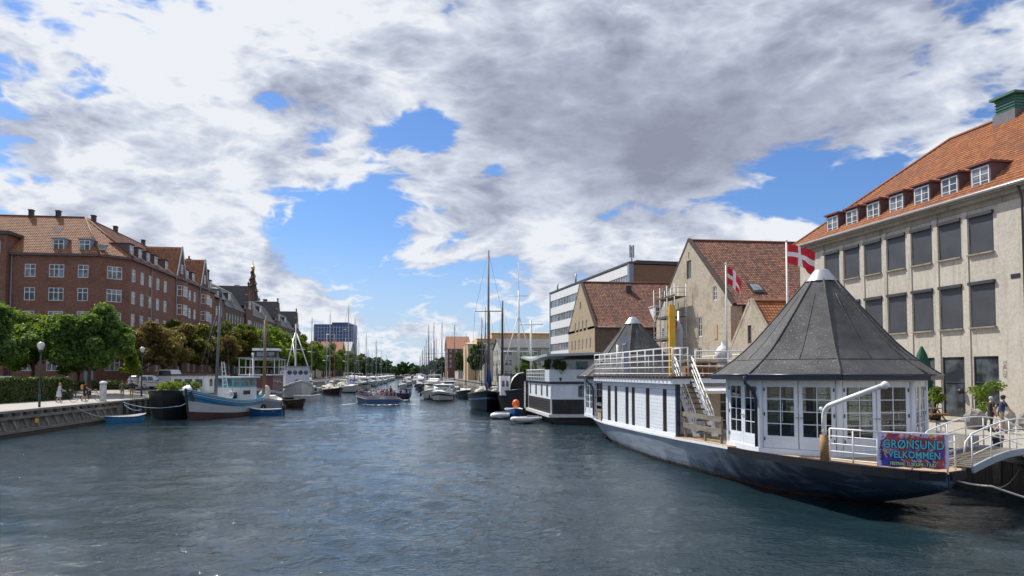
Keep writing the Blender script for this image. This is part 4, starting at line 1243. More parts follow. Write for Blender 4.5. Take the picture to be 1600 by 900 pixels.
# ------------------------------------------------------------------ right bank
def office_block():
    """stained render building with two rows of screened windows and an orange tiled hip roof"""
    root = thing('office_building', 'stained beige rendered building with grey window screens and orange tiled roof', 'building')
    X = 33.45; y1, y0 = 58.3, 18.0; GZ = 1.2
    th = R_(3.5); root.rotation_euler = (0, 0, th); root.location = (X - (math.cos(th) * X - math.sin(th) * 40.3), 40.3 - (math.sin(th) * X + math.cos(th) * 40.3), 0)
    UPPER_Y = [39.6 + 2.385 * k for k in range(7)][::-1]; GROUND_Y = [44.4, 41.95, 39.5]; DORMER_Y = [39.65 + 2.385 * k for k in range(7)]
    o = (X, y1); ud = (0, -1); L = y1 - y0
    WW = 1.80
    ups = [y1 - y for y in UPPER_Y]; gr = [y1 - y for y in GROUND_Y]
    holes = [(u - WW / 2, u + WW / 2, 11.35, 13.7) for u in ups] + [(u - WW / 2, u + WW / 2, 6.95, 9.62) for u in ups] + [(u - WW / 2, u + WW / 2, 1.5, 5.2) for u in gr]
    mb = MB(); wall(mb, o, ud, L, GZ, 14.03, holes, .16); wall(mb, (X + 26, y1), (-1, 0), 26, GZ, 14.03); mb.build('wall', RENDER, root)
    mb = MB(); mb.box(X - .06, X + .2, y0, y1 + .06, 14.032, 14.60); mb.box(X + .2, X + 26, y1 - .2, y1 + .06, 14.032, 14.60); mb.build('frieze', RENDER_DK, root)
    mb = MB(); mb.box(X - .30, X - .062, y0, y1 + .3, 14.38, 14.62); mb.box(X - .5, X + .3, y0, y1 + .5, 14.622, 14.78); mb.box(X + .3, X + 26, y1 + .0, y1 + .5, 14.622, 14.78); mb.build('cornice', RENDER_DK, root)
    mb = MB(); mb.tube([(X - .56, y0, 14.80), (X - .56, y1 + .5, 14.80)], .10, 6); mb.build('gutter', ZINC, root)
    # pilasters between the bays
    pb = MB(); pb.box(X - .06, X - .003, -.24, .24, 1.2, 14.02); pme = pb.mesh('pilaster', RENDER)
    ys = sorted(UPPER_Y)
    for i in range(len(ys) - 1):
        link('pilaster', pme, root, (0, (ys[i] + ys[i + 1]) / 2, 0))
    link('pilaster', pme, root, (0, ys[-1] + (ys[-1] - ys[-2]) / 2, 0))
    SCREEN = M('grey_roller_screen', (0.062, 0.066, 0.074), 0.45, 0.2, 0.5, fine=40)
    SCR_FR = M('screen_frame', (0.05, 0.05, 0.052), 0.5, 0.2)
    fb = MB(); w = WW; 
    def frm(h):
        fb = MB(); fb.box(-w / 2 + .002, w / 2 - .002, -.02, .1, 0, .1); fb.box(-w / 2 - .05, w / 2 + .05, -.22, .05, h - .14, h + .05); fb.box(-w / 2 + .002, -w / 2 + .07, -.02, .1, .1, h - .14); fb.box(w / 2 - .07, w / 2 - .002, -.02, .1, .1, h - .14)
        return fb.mesh('screen_window', SCR_FR)
    def scr(h, seed):
        rng = random.Random(seed); sb = MB(); nu, nv = 8, 8
        V = []
        for j in range(nv + 1):
            for i in range(nu + 1):
                uu = -w / 2 + .06 + (w - .12) * i / nu; vv = .06 + (h - .2) * j / nv
                V.append((uu, -.02 + rng.uniform(-.012, .012) + .01 * math.sin(3 * vv + 2 * uu + seed), vv))
        sb.add(V, [(j * (nu + 1) + i, j * (nu + 1) + i + 1, (j + 1) * (nu + 1) + i + 1, (j + 1) * (nu + 1) + i) for j in range(nv) for i in range(nu)], 0, True)
        return sb.mesh('roller_screen', SCREEN)
    f1 = frm(2.35); f2 = frm(2.67); s1 = [scr(2.35, k) for k in range(3)]; s2 = [scr(2.67, k + 5) for k in range(3)]
    a = math.atan2(-1, 0)
    for i, y in enumerate(UPPER_Y):
        f = link('screen_window', f1, root, (X + .05, y, 11.35), a); link('roller_screen', s1[i % 3], f)
        f = link('screen_window', f2, root, (X + .05, y, 6.95), a); link('roller_screen', s2[i % 3], f)
    for y in UPPER_Y:
        for z in (11.348, 6.948):
            mb = MB(); mb.box(X - .17, X - .002, y - WW / 2 - .05, y + WW / 2 + .05, z - .09, z); mb.build('sill', RENDER_DK, root)
    for y in GROUND_Y:
        window(root, o, ud, y1 - y, 1.5, WW, 3.7, inset=.10, nx=1, transom=.42, fw=.06, mw=.03, frame=SCR_FR, pane=PANE, name='tall_window')
    # roof: hip
    RX, RZ, HY = X + 7.6, 21.9, 50.1
    tile_sheet('roof', (X - .55, y1 + .5, 14.84), (X - .55, y0, 14.84), (RX, HY, RZ), (RX, y0, RZ), TILE_ORANGE, root, tw=.24, th=.34)
    tile_sheet('roof', (X + 15.4, y1 + .5, 14.84), (X - .55, y1 + .5, 14.84), (RX, HY, RZ), (RX - .02, HY, RZ), TILE_ORANGE, root)
    mb = MB(); mb.slab([(X + 15.4, y0, 14.8), (X + 15.4, y1, 14.8), (RX, HY, RZ - .05), (RX, y0, RZ - .05)], .1); mb.build('rear_roof', TILE_RED, root)
    mb = MB(); mb.tube([(X - .5, y1 + .5, 14.9), (RX, HY, RZ + .08), (RX, y0, RZ + .08)], .15, 6); mb.build('ridge_tiles', TILE_ORANGE, root)
    mb = MB(); mb.box(X + .5, X + 15, y0 - .2, y0, GZ, 14.7); mb.build('end_wall', RENDER, root)
    for y in DORMER_Y:
        d = dormer(root, (X + .10, y), (0, -1), 0, 15.05, 1.5, 1.6, 2.6, PLUM_WOOD, BROWN_PAINT, dict(nx=2, transom=.0, nz=3, pane=PANE_LT))
    # ridge ventilator, copper
    cu = M('verdigris_copper', (0.05, 0.17, 0.13), 0.6, 0.2)
    vy = 44.6
    mb = MB(); mb.box(RX - .75, RX + .75, vy - .9, vy + .9, RZ - 1.4, RZ + .15); v = mb.build('roof_ventilator', M('lead_sheet', (0.16, 0.16, 0.17), .6, .2), root)
    mb = MB(); mb.box(RX - .6, RX + .6, vy - .75, vy + .75, RZ + .15, RZ + 1.2); mb.build('ventilator_louvre', cu, v)
    for k in range(5):
        mb = MB(); mb.box(RX - .67, RX + .67, vy - .82, vy + .82, RZ + .22 + k * .2, RZ + .28 + k * .2); mb.build('slat', cu, v)
    mb = MB(); mb.box(RX - .88, RX + .88, vy - 1.05, vy + 1.05, RZ + 1.2, RZ + 1.36); mb.build('ventilator_cap', cu, v)
    # downpipes, wall vent, wall lamp, cable
    for y in (36.6,):
        mb = MB(); mb.tube([(X - .45, y, 14.75), (X - .14, y, 13.9), (X - .12, y, 1.3)], .07, 6); mb.build('downpipe', M('dark_downpipe', (.06, .06, .065), .5), root)
    mb = MB(); mb.box(X - .03, X + .02, 37.0, 37.6, 9.55, 9.8); mb.build('air_vent', BLACK, root)
    mb = MB(); mb.lathe([(.05, .0), (.16, -.05), (.2, -.3), (.0, -.3)], (X - .22, 41.2, 3.25), 10); mb.beam((X - .22, 41.2, 3.2), (X, 41.2, 3.25), .05); mb.tube([(X - .03, 41.2, 3.1), (X - .03, 41.17, 1.5)], .018, 5); mb.build('wall_lamp', BLACK, root)
    # spray tag
    text_mesh('graffiti', 'TAILTES', .36, M('spray_paint', (.22, .19, .16), .8), root, (X - .008, 38.3, 4.45), (0, R_(90), R_(180)), space=.78, shear=.2)
    return root

office_block()

def warehouse(name, label, X, ya, yb, L, ez, rz, wallm, sidem, roofm, wins, curve=0.0, thick=.5):
    """gabled warehouse: gable on the canal (-X) side, ridge running inland"""
    root = thing(name, label, 'warehouse')
    ym = (ya + yb) / 2; W = yb - ya
    o = (X, yb); ud = (0, -1)
    holes = [(yb - y - w / 2, yb - y + w / 2, z, z + h) for (y, z, w, h, k) in wins if z + h < ez]
    mb = MB(); wall(mb, o, ud, W, 1.2, ez, holes, .22)
    mb.build('gable_wall', wallm, root)
    # gable triangle with its own openings: built in strips so openings stay real
    gh = [(yb - y - w / 2, yb - y + w / 2, z, z + h) for (y, z, w, h, k) in wins if z + h >= ez]
    mb = MB()
    zs = sorted(set([ez, rz] + [q for h in gh for q in h[2:]] + [lerp(ez, rz, i / 8) for i in range(9)]))
    for i in range(len(zs) - 1):
        z0, z1 = zs[i], zs[i + 1]
        w0 = W / 2 * (rz - z0) / (rz - ez); w1 = W / 2 * (rz - z1) / (rz - ez)
        cuts = sorted([h for h in gh if h[2] < (z0 + z1) / 2 < h[3]])
        l0, l1 = W / 2 - w0, W / 2 - w1
        for h in cuts:
            mb.poly([(X, yb - l0, z0), (X, yb - h[0], z0), (X, yb - h[0], z1), (X, yb - l1, z1)]); l0 = l1 = h[1]
        mb.poly([(X, yb - l0, z0), (X, yb - W / 2 - w0, z0), (X, yb - W / 2 - w1, z1), (X, yb - l1, z1)])
    for (a, b, c, d) in gh:
        for q in ([(a, c), (b, c), 0], [(b, d), (a, d), 0], [(a, d), (a, c), 0], [(b, c), (b, d), 0]):
            (u0, z0), (u1, z1) = q[0], q[1]
            mb.poly([(X, yb - u0, z0), (X, yb - u1, z1), (X + .22, yb - u1, z1), (X + .22, yb - u0, z0)])
    mb.build('gable', wallm, root)
    for (y, z, w, h, kw) in wins:
        window(root, o, ud, yb - y, z, w, h, inset=.14, **kw)
    mb = MB(); wall(mb, (X + .001, ya), (1, 0), L, 1.2, ez); wall(mb, (X + L, yb), (-1, 0), L, 1.2, ez); mb.build('side_wall', sidem, root)
    mb = MB(); mb.poly([(X + L, ya, 1.2), (X + L, yb, 1.2), (X + L, yb, ez), (X + L, ym, rz), (X + L, ya, ez)]); mb.build('rear_gable', sidem, root)
    e = .45
    k = .12; yk = lerp(ya - e, ym, k * 1.5); zk = lerp(ez - .2, rz, k)
    tile_sheet('roof', (X + .25, yk, zk), (X + L, yk, zk), (X + .25, ym, rz + .1), (X + L, ym, rz + .1), roofm, root)
    tile_sheet('roof', (X + .25, ya - e, ez - .25), (X + L, ya - e, ez - .25), (X + .25, yk, zk), (X + L, yk, zk), roofm, root)
    mb = MB(); mb.slab([(X + L, yb + e, ez), (X + .25, yb + e, ez), (X + .25, ym, rz), (X + L, ym, rz)], .1); mb.build('rear_roof', roofm, root)
    mb = MB()
    for sg, yy in ((1, ya), (-1, yb)):
        mb.beam((X + .14, yy - sg * .3, ez - .25), (X + .14, ym, rz + .28), .34, .34, up=(1, 0, 0))
    mb.build('gable_coping', DKBROWN if W > 14 else STONE_BRICK, root)
    mb = MB(); mb.tube([(X + .1, ym, rz + .2), (X + L, ym, rz + .2)], .16, 6); mb.build('ridge_tiles', roofm, root)
    mb = MB(); mb.tube([(X + .3, ya - .5, ez - .3), (X + L, ya - .5, ez - .3)], .09, 6); mb.build('gutter', BLACK, root)
    return root

ww = dict(nx=2, nz=3, fw=.12, mw=.04)
def yellow_warehouse():
    X, ya, yb = 28.0, 112.0, 131.5
    ez, rz = 11.6, 19.4
    wins = []
    for z in (5.0, 8.1, 11.2):
        for i in range(6):
            y = 114.6 + i * 2.75
            if z > 11 and not (115.9 < y < 126.5): continue
            wins.append((y, z, 1.0, 1.7, ww))
    wins.append((121.75, 14.9, .9, 1.3, dict(nx=1, fw=.06)))
    r = warehouse('warehouse', 'yellow brick warehouse with steep gable and brown tile roof behind the far pavilion', X, ya, yb, 26, ez, rz, YELLOW_BRICK, BROWN_BRICK, TILE_RED, wins)
    for (u, z) in ((9.5, 6.0), (17.5, 6.6), (18.9, 6.6)):
        window(r, (X, ya), (1, 0), u, z, 1.2, 2.2, inset=-.03, nx=2, transom=.3)
    # roof dormer, hoist dormer, chimneys
    dormer(r, (X + 11.0, ya + .9), (1, 0), 0, 12.3, 1.9, 2.5, 3.0, WHITE, WHITE, dict(nx=2, nz=3))
    dormer(r, (X + 16.5, ya + .5), (1, 0), 0, 11.9, 2.6, 3.4, 3.5, DKBROWN, DKBROWN, dict(nx=2, frame=DKBROWN))
    mb = MB(); mb.tube([(X + 18.9, ya - .4, 12.0), (X + 18.9, ya - .6, 14.2), (X + 18.9, ya - .1, 15.1)], .06, 6)
    for k in range(9):
        a = k * math.pi / 4.5; mb.beam((X + 18.9, ya - .5, 12.9), (X + 18.9 + .95 * math.cos(a), ya - .5, 12.9 + .95 * math.sin(a)), .06)
    mb.tube([(X + 18.9 + .95 * math.cos(k * math.pi / 8), ya - .5, 12.9 + .95 * math.sin(k * math.pi / 8)) for k in range(17)], .07, 5); mb.build('hoist_wheel', BLACK, r)
    for (u, v, h, m) in ((7.8, .80, 1.0, BLACK), (16.4, .82, 2.3, STEEL), (23.4, .8, 2.6, BLACK)):
        y = lerp(ya, 121.7, v); z = lerp(ez, rz, v)
        mb = MB(); mb.box(X + u - .4, X + u + .4, y - .4, y + .4, z - .5, z + h); mb.build('roof_ventilator', m, r)
yellow_warehouse()

def grey_warehouse():
    X, ya, yb = 33.0, 73.2, 97.4
    ez, rz = 11.6, 20.1
    wins = [(85.2, 15.6, 1.5, 2.2, dict(nx=2, nz=2, frame=WOOD_BENCH)), (85.2, 18.0, .35, .8, dict(nx=1)),
            (82.0, 8.4, 1.3, 2.3, ww), (82.2, 4.9, 1.3, 2.3, ww), (82.2, 1.7, 1.3, 2.2, ww), (77.6, 12.2, 1.1, 1.6, ww), (88.6, 8.4, 1.3, 2.3, ww), (88.6, 4.9, 1.3, 2.3, ww), (90.5, 12.0, 1.1, 1.6, ww), (94.5, 8.2, 1.2, 2.0, ww)]
    r = warehouse('warehouse', 'tall pale brick warehouse with scaffolded gable and big red tile roof behind the flags', X, ya, yb, 30, ez, rz, STONE_BRICK, RED_BRICK2, TILE_RED, wins)
    for (y, z) in ((77.4, 4.6), (77.4, 1.9), (77.4, 7.9)):
        mb = MB(); mb.box(X - .06, X + .02, y - .45, y + .45, z, z + 1.6); mb.build('shutter_board', WOOD_DECK, r)
    for u in (4.2, 10.5, 17.0):
        y = 76.2; z = 13.4
        mb = MB(); mb.slab([(X + u - .7, y - .8, z - .45), (X + u + .7, y - .8, z - .45), (X + u + .7, y + .8, z + .75), (X + u - .7, y + .8, z + .75)], .12); f = mb.build('skylight', BLACK, r)
        mb = MB(); mb.slab([(X + u - .5, y - .55, z - .2), (X + u + .5, y - .55, z - .2), (X + u + .5, y + .55, z + .62), (X + u - .5, y + .55, z + .62)], .1); mb.build('skylight_pane', PANE_LT, f)
    mb = MB(); mb.box(X - .28, X + 1.0, ya - .25, ya + .5, 1.2, ez - .4); mb.build('corner_pier', STONE_BRICK, r)
grey_warehouse()

def scaffold():
    root = thing('scaffolding', 'steel scaffolding tower with plank platforms against the pale warehouse gable', 'scaffolding', (31.6, 90, 1.36))
    po = MB(); po.tube([(0, 0, 0), (0, 0, 13.6)], .055, 6); pme = po.mesh('standard', STEEL)
    for x in (-.6, .85):
        for y in (-5.2, -2.6, 0, 2.4): link('standard', pme, root, (x, y, 0))
    for k, z in enumerate((2.0, 4.4, 6.9, 9.6, 12.0)):
        mb = MB(); mb.box(-.55, .8, -5.3, 2.5 if k < 3 else 1.0, z, z + .07); mb.box(-.66, -.6, -5.3, 2.5 if k < 3 else 1.0, z + .08, z + .3); mb.build('platform', WOOD_DK, root)
        for dz in (.55, 1.1):
            mb = MB(); mb.tube([(-.6, -5.4, z + dz), (-.6, 2.6, z + dz)], .04, 5); mb.tube([(-.6, -5.2, z + dz), (.85, -5.2, z + dz)], .04, 5); mb.build('guard_rail', STEEL, root)
    for i, (a, b, z0, z1) in enumerate(((-5.2, -2.6, 0, 4.4), (-2.6, -5.2, 4.4, 9.6), (0, 2.4, 2, 6.9), (2.4, -1.2, 9.6, 13.4))):
        mb = MB(); mb.tube([(-.62, a, z0), (-.62, b, z1)], .04, 5); mb.build('brace', STEEL, root)
scaffold()

def small_gable_house():
    X, ya, yb = 31.4, 60.4, 71.0
    w1 = dict(nx=1, nz=2, frame=BROWN_PAINT)
    wins = [(65.9, 7.0, .8, 1.7, w1), (69.0, 3.4, .9, 1.9, w1), (66.4, 3.4, 1.0, 1.9, w1), (63.0, 3.4, 1.0, 1.9, w1)]
    warehouse('gabled_house', 'small pale brick gabled house between the office building and the tall warehouse', X, ya, yb, 16, 5.9, 10.8, STONE_BRICK, STONE_BRICK, TILE_ORANGE, wins)
small_gable_house()

def modern_block():
    """long white-banded office with brick end wall, slightly turned from the canal"""
    root = thing('office_building', 'long white banded modern office with brown brick end wall behind the warehouses', 'building', (42.0, 139.5, 0), R_(5.05))
    H, L, D = 25.6, 57.0, 16.0
    GB = M('blue_grey_cladding', (0.20, 0.26, 0.33), 0.5, .12)
    mb = MB(); mb.box(0.02, D, 0.5, L, 0, H); mb.build('wall', GREY_REND, root)
    mb = MB(); mb.box(.6, D, -.3, .49, 0, H - .2); mb.build('end_wall', OCHRE_BRICK, root)
    mb = MB(); mb.box(-.3, .59, -.4, .6, 0, H + .2); mb.box(-.3, .6, L - .4, L + .6, 0, H + .2); mb.build('corner_fin', GB, root)
    mb = MB(); mb.box(-.35, D, -.5, L + .5, H + .003, H + .4); mb.build('roof', SLATE, root)
    wb = MB(); wb.box(-.22, .015, .62, L - .42, 0, 1.95); wme = wb.mesh('white_band', WHITE)
    gl = MB(); gl.box(-.06, .015, .62, L - .42, 0, 1.85); gme = gl.mesh('window_band', pane_mat('office_glass', (0.06, 0.08, 0.10), .05))
    mu = MB(); mu.box(-.14, -.062, -.06, .06, 0, 1.85); mme = mu.mesh('mullion', WHITE)
    for k in range(6):
        z = 2.4 + 3.85 * k
        link('white_band', wme, root, (0, 0, z + 1.85)); b = link('window_band', gme, root, (0, 0, z))
        for i in range(40): link('mullion', mme, b, (0, 1.9 + i * 1.38, 0))
    mb = MB(); mb.box(3, 15.5, 4, 30, H + .4, H + 1.4); mb.build('plant_room', SLATE2, root)
    mb = MB(); mb.tube([(2.2, 4.5, H), (2.2, 4.5, H + 4.3)], .12, 6)
    for dx in (-.35, .35): mb.box(2.2 + dx - .14, 2.2 + dx + .14, 4.3, 4.7, H + 2.0, H + 4.5)
    mb.build('antenna_mast', STEEL, root)
    for (x, y, h) in ((1.0, L - 3, 2.2), (1.0, 38, 2.6), (14, 4, 1.8)):
        mb = MB(); mb.tube([(x, y, H + .4), (x, y, H + .4 + h)], .22, 6); mb.build('flue', STEEL, root)
    mb = MB()
    for i in range(9): mb.tube([(10 + i * .6, .2, H + .4), (10 + i * .6, .2, H + 1.5)], .03, 4)
    mb.tube([(10, .2, H + 1.5), (14.8, .2, H + 1.5)], .03, 4); mb.build('roof_railing', STEEL, root)
modern_block()

def far_right():
    r = simple_house('storage_building', 'low building with dark sheet roof between the white banded office and the masts', 28, 52, 236, 258, 12.4, 15.8, GREY_REND, DKROOF, 'x', rows=3, sp=4.6, faces=('y-', 'x-'), win_w=2.6, win_h=2.0, first=2, storey=3.4)
    root = thing('long_hall', 'long apricot coloured hall with stepped roof behind the dark roofed building', 'building')
    for i, (x0, x1, h) in enumerate(((22.2, 26, 16.6), (26.01, 32, 18.8), (32.01, 90, 21.2))):
        mb = MB(); mb.box(x0, x1, 300 + i * .4, 330, 1.2, h - .5); mb.build('wall', ORANGE_WALL, root)
        mb = MB(); mb.slab([(x0 - .2, 299.6 + i * .4, h - .5), (x1, 299.6 + i * .4, h - .5), (x1, 315, h + .6), (x0 - .2, 315, h + .6)], .3); mb.build('roof', ORANGE_WALL, root)
    simple_house('old_warehouse', 'red brown brick warehouse with mansard roof among the right bank masts', 21, 35, 450, 490, 19.0, 27.5, RED_BRICK2, CLAY, 'x', rows=4, sp=3.0, faces=('y-', 'x-'), base=1.2)
    simple_house('grey_house', 'plain grey house beside the red brown warehouse on the right bank', 24, 34, 392, 430, 12.5, 14.5, GREY_REND, SLATE, 'y', rows=3, faces=('y-', 'x-'))
    simple_house('yellow_grey_house', 'narrow olive grey house in front of the apricot hall', 25, 31, 262, 285, 13.5, 15.0, CREAM, SLATE, 'y', rows=3, faces=('y-', 'x-'))
far_right()

# ================================================================== THE SHIP WITH TWO PAVILIONS
def interp(t, tab):
    for i in range(len(tab) - 1):
        if t <= tab[i + 1][0]:
            a, b = tab[i], tab[i + 1]
            k = max(0.0, (t - a[0]) / (b[0] - a[0]))
            return a[1] + (b[1] - a[1]) * k
    return tab[-1][1]

SO = (15.0, 36.0, 0.0)
def pavilion_ship():
    root = thing('pavilion_ship', 'blue grey converted ship carrying two octagonal pavilions with pointed dark roofs', 'ship', SO)
    def S(mb, name, mat, parent=None):
        return mb.build(name, mat, parent or root, (-SO[0], -SO[1], 0) if parent is None else None)
    def SL(me, name, x, y, z, rz, parent=None):
        return link(name, me, parent or root, (x - SO[0], y - SO[1], z) if parent is None else (x, y, z), rz)
    HALF = [(18.35, .02), (18.55, .55), (19.0, .95), (20, 1.55), (21.5, 2.2), (23, 2.65), (25, 3.0), (27, 3.2), (31, 3.42), (36, 3.52), (42, 3.48), (46, 3.35), (49, 3.05), (51.5, 2.2), (53.5, 1.1), (54.4, .02)]
    CEN = [(18.35, 14.35), (27, 14.9), (30, 15.0), (56, 15.0)]
    WLH = [(18, .0), (22, 0.1), (24, 1.2), (25.5, 1.8), (27.5, 2.3), (30, 2.75), (33, 3.1), (38, 3.2), (44, 2.9), (49, 1.9), (52.3, .5), (53.4, .02)]
    ZD = [(18, 1.5), (22, 1.5), (27, 1.42), (31, 1.34), (36, 1.28), (44, 1.2), (50, 1.28), (54.5, 1.5)]
    ZB = [(18.35, 1.05), (19, .82), (20, .55), (21.5, .2), (22.5, -.1), (24, -.6), (60, -.8)]
    stations = [18.35, 18.55, 18.8, 19.2, 19.7, 20.3, 21, 22, 23, 24, 25, 26, 27.5, 29, 31, 33.5, 36, 39, 42, 44.5, 46.5, 48, 49.5, 50.7, 51.8, 52.8, 53.5, 54.0, 54.4]
    N = 8
    rows = []
    for y in stations:
        zb, zd, h, w, c = (interp(y, T) for T in (ZB, ZD, HALF, WLH, CEN))
        r = []
        for k in range(N + 1):
            z = lerp(zb, zd, k / N)
            if zb > -.15: hh = h * (k / N) ** .55
            elif z >= 0: hh = lerp(w, h, (z / zd) ** .75)
            else: hh = w * (1 - .5 * (z / zb) ** 2)
            if -.6 < zb < -.05 and z < 0: hh *= .5
            r.append((c, hh, z))
        rows.append(r)
    for side, nm in ((-1, 'port'), (1, 'starboard')):
        mb = MB()
        for i in range(len(rows) - 1):
            ym = (stations[i] + stations[i + 1]) / 2
            for k in range(N):
                a, b, c_, d = rows[i][k], rows[i][k + 1], rows[i + 1][k + 1], rows[i + 1][k]
                zc = (a[2] + b[2] + c_[2] + d[2]) / 4
                mi = 0
                q = [(p[0] + side * p[1], yy, p[2]) for p, yy in ((a, stations[i]), (b, stations[i]), (c_, stations[i + 1]), (d, stations[i + 1]))]
                mb.add(q if side < 0 else q[::-1], [(0, 1, 2, 3)], mi, True)
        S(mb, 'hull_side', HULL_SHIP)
    # gunwale strakes: dark round the stern, pale elsewhere
    def edge(side, ya, yb, out, dz, n=40):
        return [(interp(y, CEN) + side * (interp(y, HALF) + out), y, interp(y, ZD) + dz) for y in [lerp(ya, yb, i / n) for i in range(n + 1)]]
    for side in (-1, 1):
        mb = MB(); P = edge(side, 18.36, 26.4, .03, -.09, 30)
        for i in range(30): mb.beam(P[i], P[i + 1], .09, .24)
        S(mb, 'stern_strake', M('tar_black', (.012, .014, .02), .6, .3, spec=.25))
        mb = MB(); P = edge(side, 26.4, 54.3, .02, -.02)
        for i in range(40): mb.beam(P[i], P[i + 1], .07, .09)
        S(mb, 'gunwale', CABIN_WHITE if side < 0 else HULL_BLUE)
    for k in (3, 5):
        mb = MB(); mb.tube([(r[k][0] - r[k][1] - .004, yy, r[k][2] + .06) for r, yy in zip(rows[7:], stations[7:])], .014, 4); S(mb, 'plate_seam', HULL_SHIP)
    mb = MB(); L = [(interp(y, CEN), interp(y, HALF) - .02, y, interp(y, ZD) - .03) for y in stations]
    for i in range(len(L) - 1):
        a, b = L[i], L[i + 1]
        mb.poly([(a[0] - a[1], a[2], a[3]), (a[0] + a[1], a[2], a[3]), (b[0] + b[1], b[2], b[3]), (b[0] - b[1], b[2], b[3])])
    S(mb, 'deck', WOOD_DECK)
    mb = MB(); P = edge(-1, 18.5, 22.5, -.22, -.005, 14)
    for i in range(14): mb.beam(P[i], P[i + 1], .36, .03)
    S(mb, 'stern_planking', RUST)
    mb = MB(); P = edge(-1, 26.3, 31.8, -.45, .03, 12)
    for i in range(12): mb.beam(P[i], P[i + 1], .95, .05)
    S(mb, 'side_deck_boards', WOOD_DECK)

    # ---------- pavilions
    def door_meshes(w, h, cols=2, rws=4, stile=.13, foot=.42, head=.20):
        mb = MB(); x0, x1 = -w / 2, w / 2
        mb.box(x0, x0 + stile, -.03, .03, 0, h); mb.box(x1 - stile, x1, -.03, .03, 0, h)
        mb.box(x0 + stile, x1 - stile, -.028, .028, 0, foot); mb.box(x0 + stile, x1 - stile, -.028, .028, h - head, h)
        mb.box(x0 + stile + .06, x1 - stile - .06, -.036, -.028, .08, foot - .07)
        gx0, gx1, gz0, gz1 = x0 + stile, x1 - stile, foot, h - head
        for i in range(1, cols): xc = lerp(gx0, gx1, i / cols); mb.box(xc - .016, xc + .016, -.018, .018, gz0, gz1)
        for j in range(1, rws): zc = lerp(gz0, gz1, j / rws); mb.box(gx0, gx1, -.014, .014, zc - .014, zc + .014)
        pm = MB(); pm.box(gx0 - .02, gx1 + .02, -.005, .005, gz0 - .02, gz1 + .02)
        return mb.mesh('door', CABIN_WHITE), pm.mesh('pane', GLASS)
    dmesh = door_meshes(1.17, 2.30)
    hinge = MB(); hinge.box(-.02, .02, -.05, -.028, 0, .12); hme = hinge.mesh('hinge', NAVY)
    hand = MB(); hand.box(-.015, .015, -.075, -.03, 0, .03); hand.box(-.015, .09, -.09, -.07, .0, .03); kme = hand.mesh('handle', STEEL)
    def pavilion(cx, cy, z0, ap, zscale):
        s = ap / 1.2071; Rc = s / 2 / math.sin(math.pi / 8)
        for k in range(8):
            a = math.pi / 8 + k * math.pi / 4
            x, y = cx + Rc * math.cos(a), cy + Rc * math.sin(a)
            S(MB().lathe([(.10, z0), (.10, z0 + 2.5)], (x, y, 0), 8, 0, False), 'corner_post', CABIN_WHITE)
        ring = lambda r, z: [(cx + r / math.cos(math.pi / 8) * math.cos(math.pi / 8 + k * math.pi / 4), cy + r / math.cos(math.pi / 8) * math.sin(math.pi / 8 + k * math.pi / 4), z) for k in range(8)]
        for (nm, ra, rb, za, zb, m) in (('sill_beam', ap - .12, ap + .10, z0 - .16, z0 + .02, CABIN_WHITE), ('head_beam', ap - .10, ap + .06, z0 + 2.34, z0 + 2.56, CABIN_WHITE)):
            A0, A1, B0, B1 = ring(ra, za), ring(rb, za), ring(ra, zb), ring(rb, zb)
            mb = MB()
            for k in range(8):
                j = (k + 1) % 8
                mb.add([A1[k], A1[j], B1[j], B1[k]], [(0, 1, 2, 3)]); mb.add([A0[k], B0[k], B0[j], A0[j]], [(0, 1, 2, 3)])
                mb.add([B0[k], B1[k], B1[j], B0[j]], [(0, 1, 2, 3)]); mb.add([A0[k], A0[j], A1[j], A1[k]], [(0, 1, 2, 3)])
            S(mb, nm, m)
        mb = MB(); mb.poly(ring(ap - .05, z0 - .01)); S(mb, 'floor', DKBROWN)
        base = MB(); A, B_ = ring(ap - .35, z0 - .30), ring(ap - .30, z0 - .165)
        for k in range(8): j = (k + 1) % 8; base.add([A[k], A[j], B_[j], B_[k]], [(0, 1, 2, 3)])
        S(base, 'plinth', WOOD_DECK)
        for k in range(8):
            a = k * math.pi / 4                       # face normal
            ud = (-math.sin(a), math.cos(a))          # along the face so that outward is to the right
            fx, fy = cx + ap * math.cos(a), cy + ap * math.sin(a)
            for j, off in enumerate((-.60, .60)):
                rz = math.atan2(ud[1], ud[0])
                d = SL(dmesh[0], 'door', fx + ud[0] * off, fy + ud[1] * off, z0 + .03, rz)
                link('pane', dmesh[1], d)
                sx = 1 if j == 0 else -1
                for hz in (.25, 1.1, 1.95): link('hinge', hme, d, (-sx * .545, 0, hz))
                link('handle', kme, d, (sx * .53, 0, 1.05))
        # roof
        prof = [(3.98, 2.56), (3.60, 2.83), (3.20, 3.12), (2.82, 3.45), (2.45, 3.82), (1.95, 4.40), (1.45, 5.0), (.98, 5.58), (.50, 6.18)]
        ov = [(r * ap / 3.14, z0 + zz * zscale) for r, zz in prof]
        P = []
        for r, z in ov:
            P.append([(cx + r * math.cos(math.pi / 8 + k * math.pi / 4), cy + r * math.sin(math.pi / 8 + k * math.pi / 4), z) for k in range(8)])
        rf = MB()
        for i in range(len(P) - 1):
            for k in range(8):
                j = (k + 1) % 8; rf.add([P[i][k], P[i][j], P[i + 1][j], P[i + 1][k]], [(0, 1, 2, 3)])
        # underside lining
        inr = [(cx + ov[0][0] * .985 * math.cos(math.pi / 8 + k * math.pi / 4), cy + ov[0][0] * .985 * math.sin(math.pi / 8 + k * math.pi / 4), ov[0][1] - .01) for k in range(8)]
        rf.poly(inr[::-1])
        roof = S(rf, 'roof', FELT)
        sm = MB()
        for k in range(8): sm.tube([(p[k][0], p[k][1], p[k][2] + .012) for p in P], .035, 5)
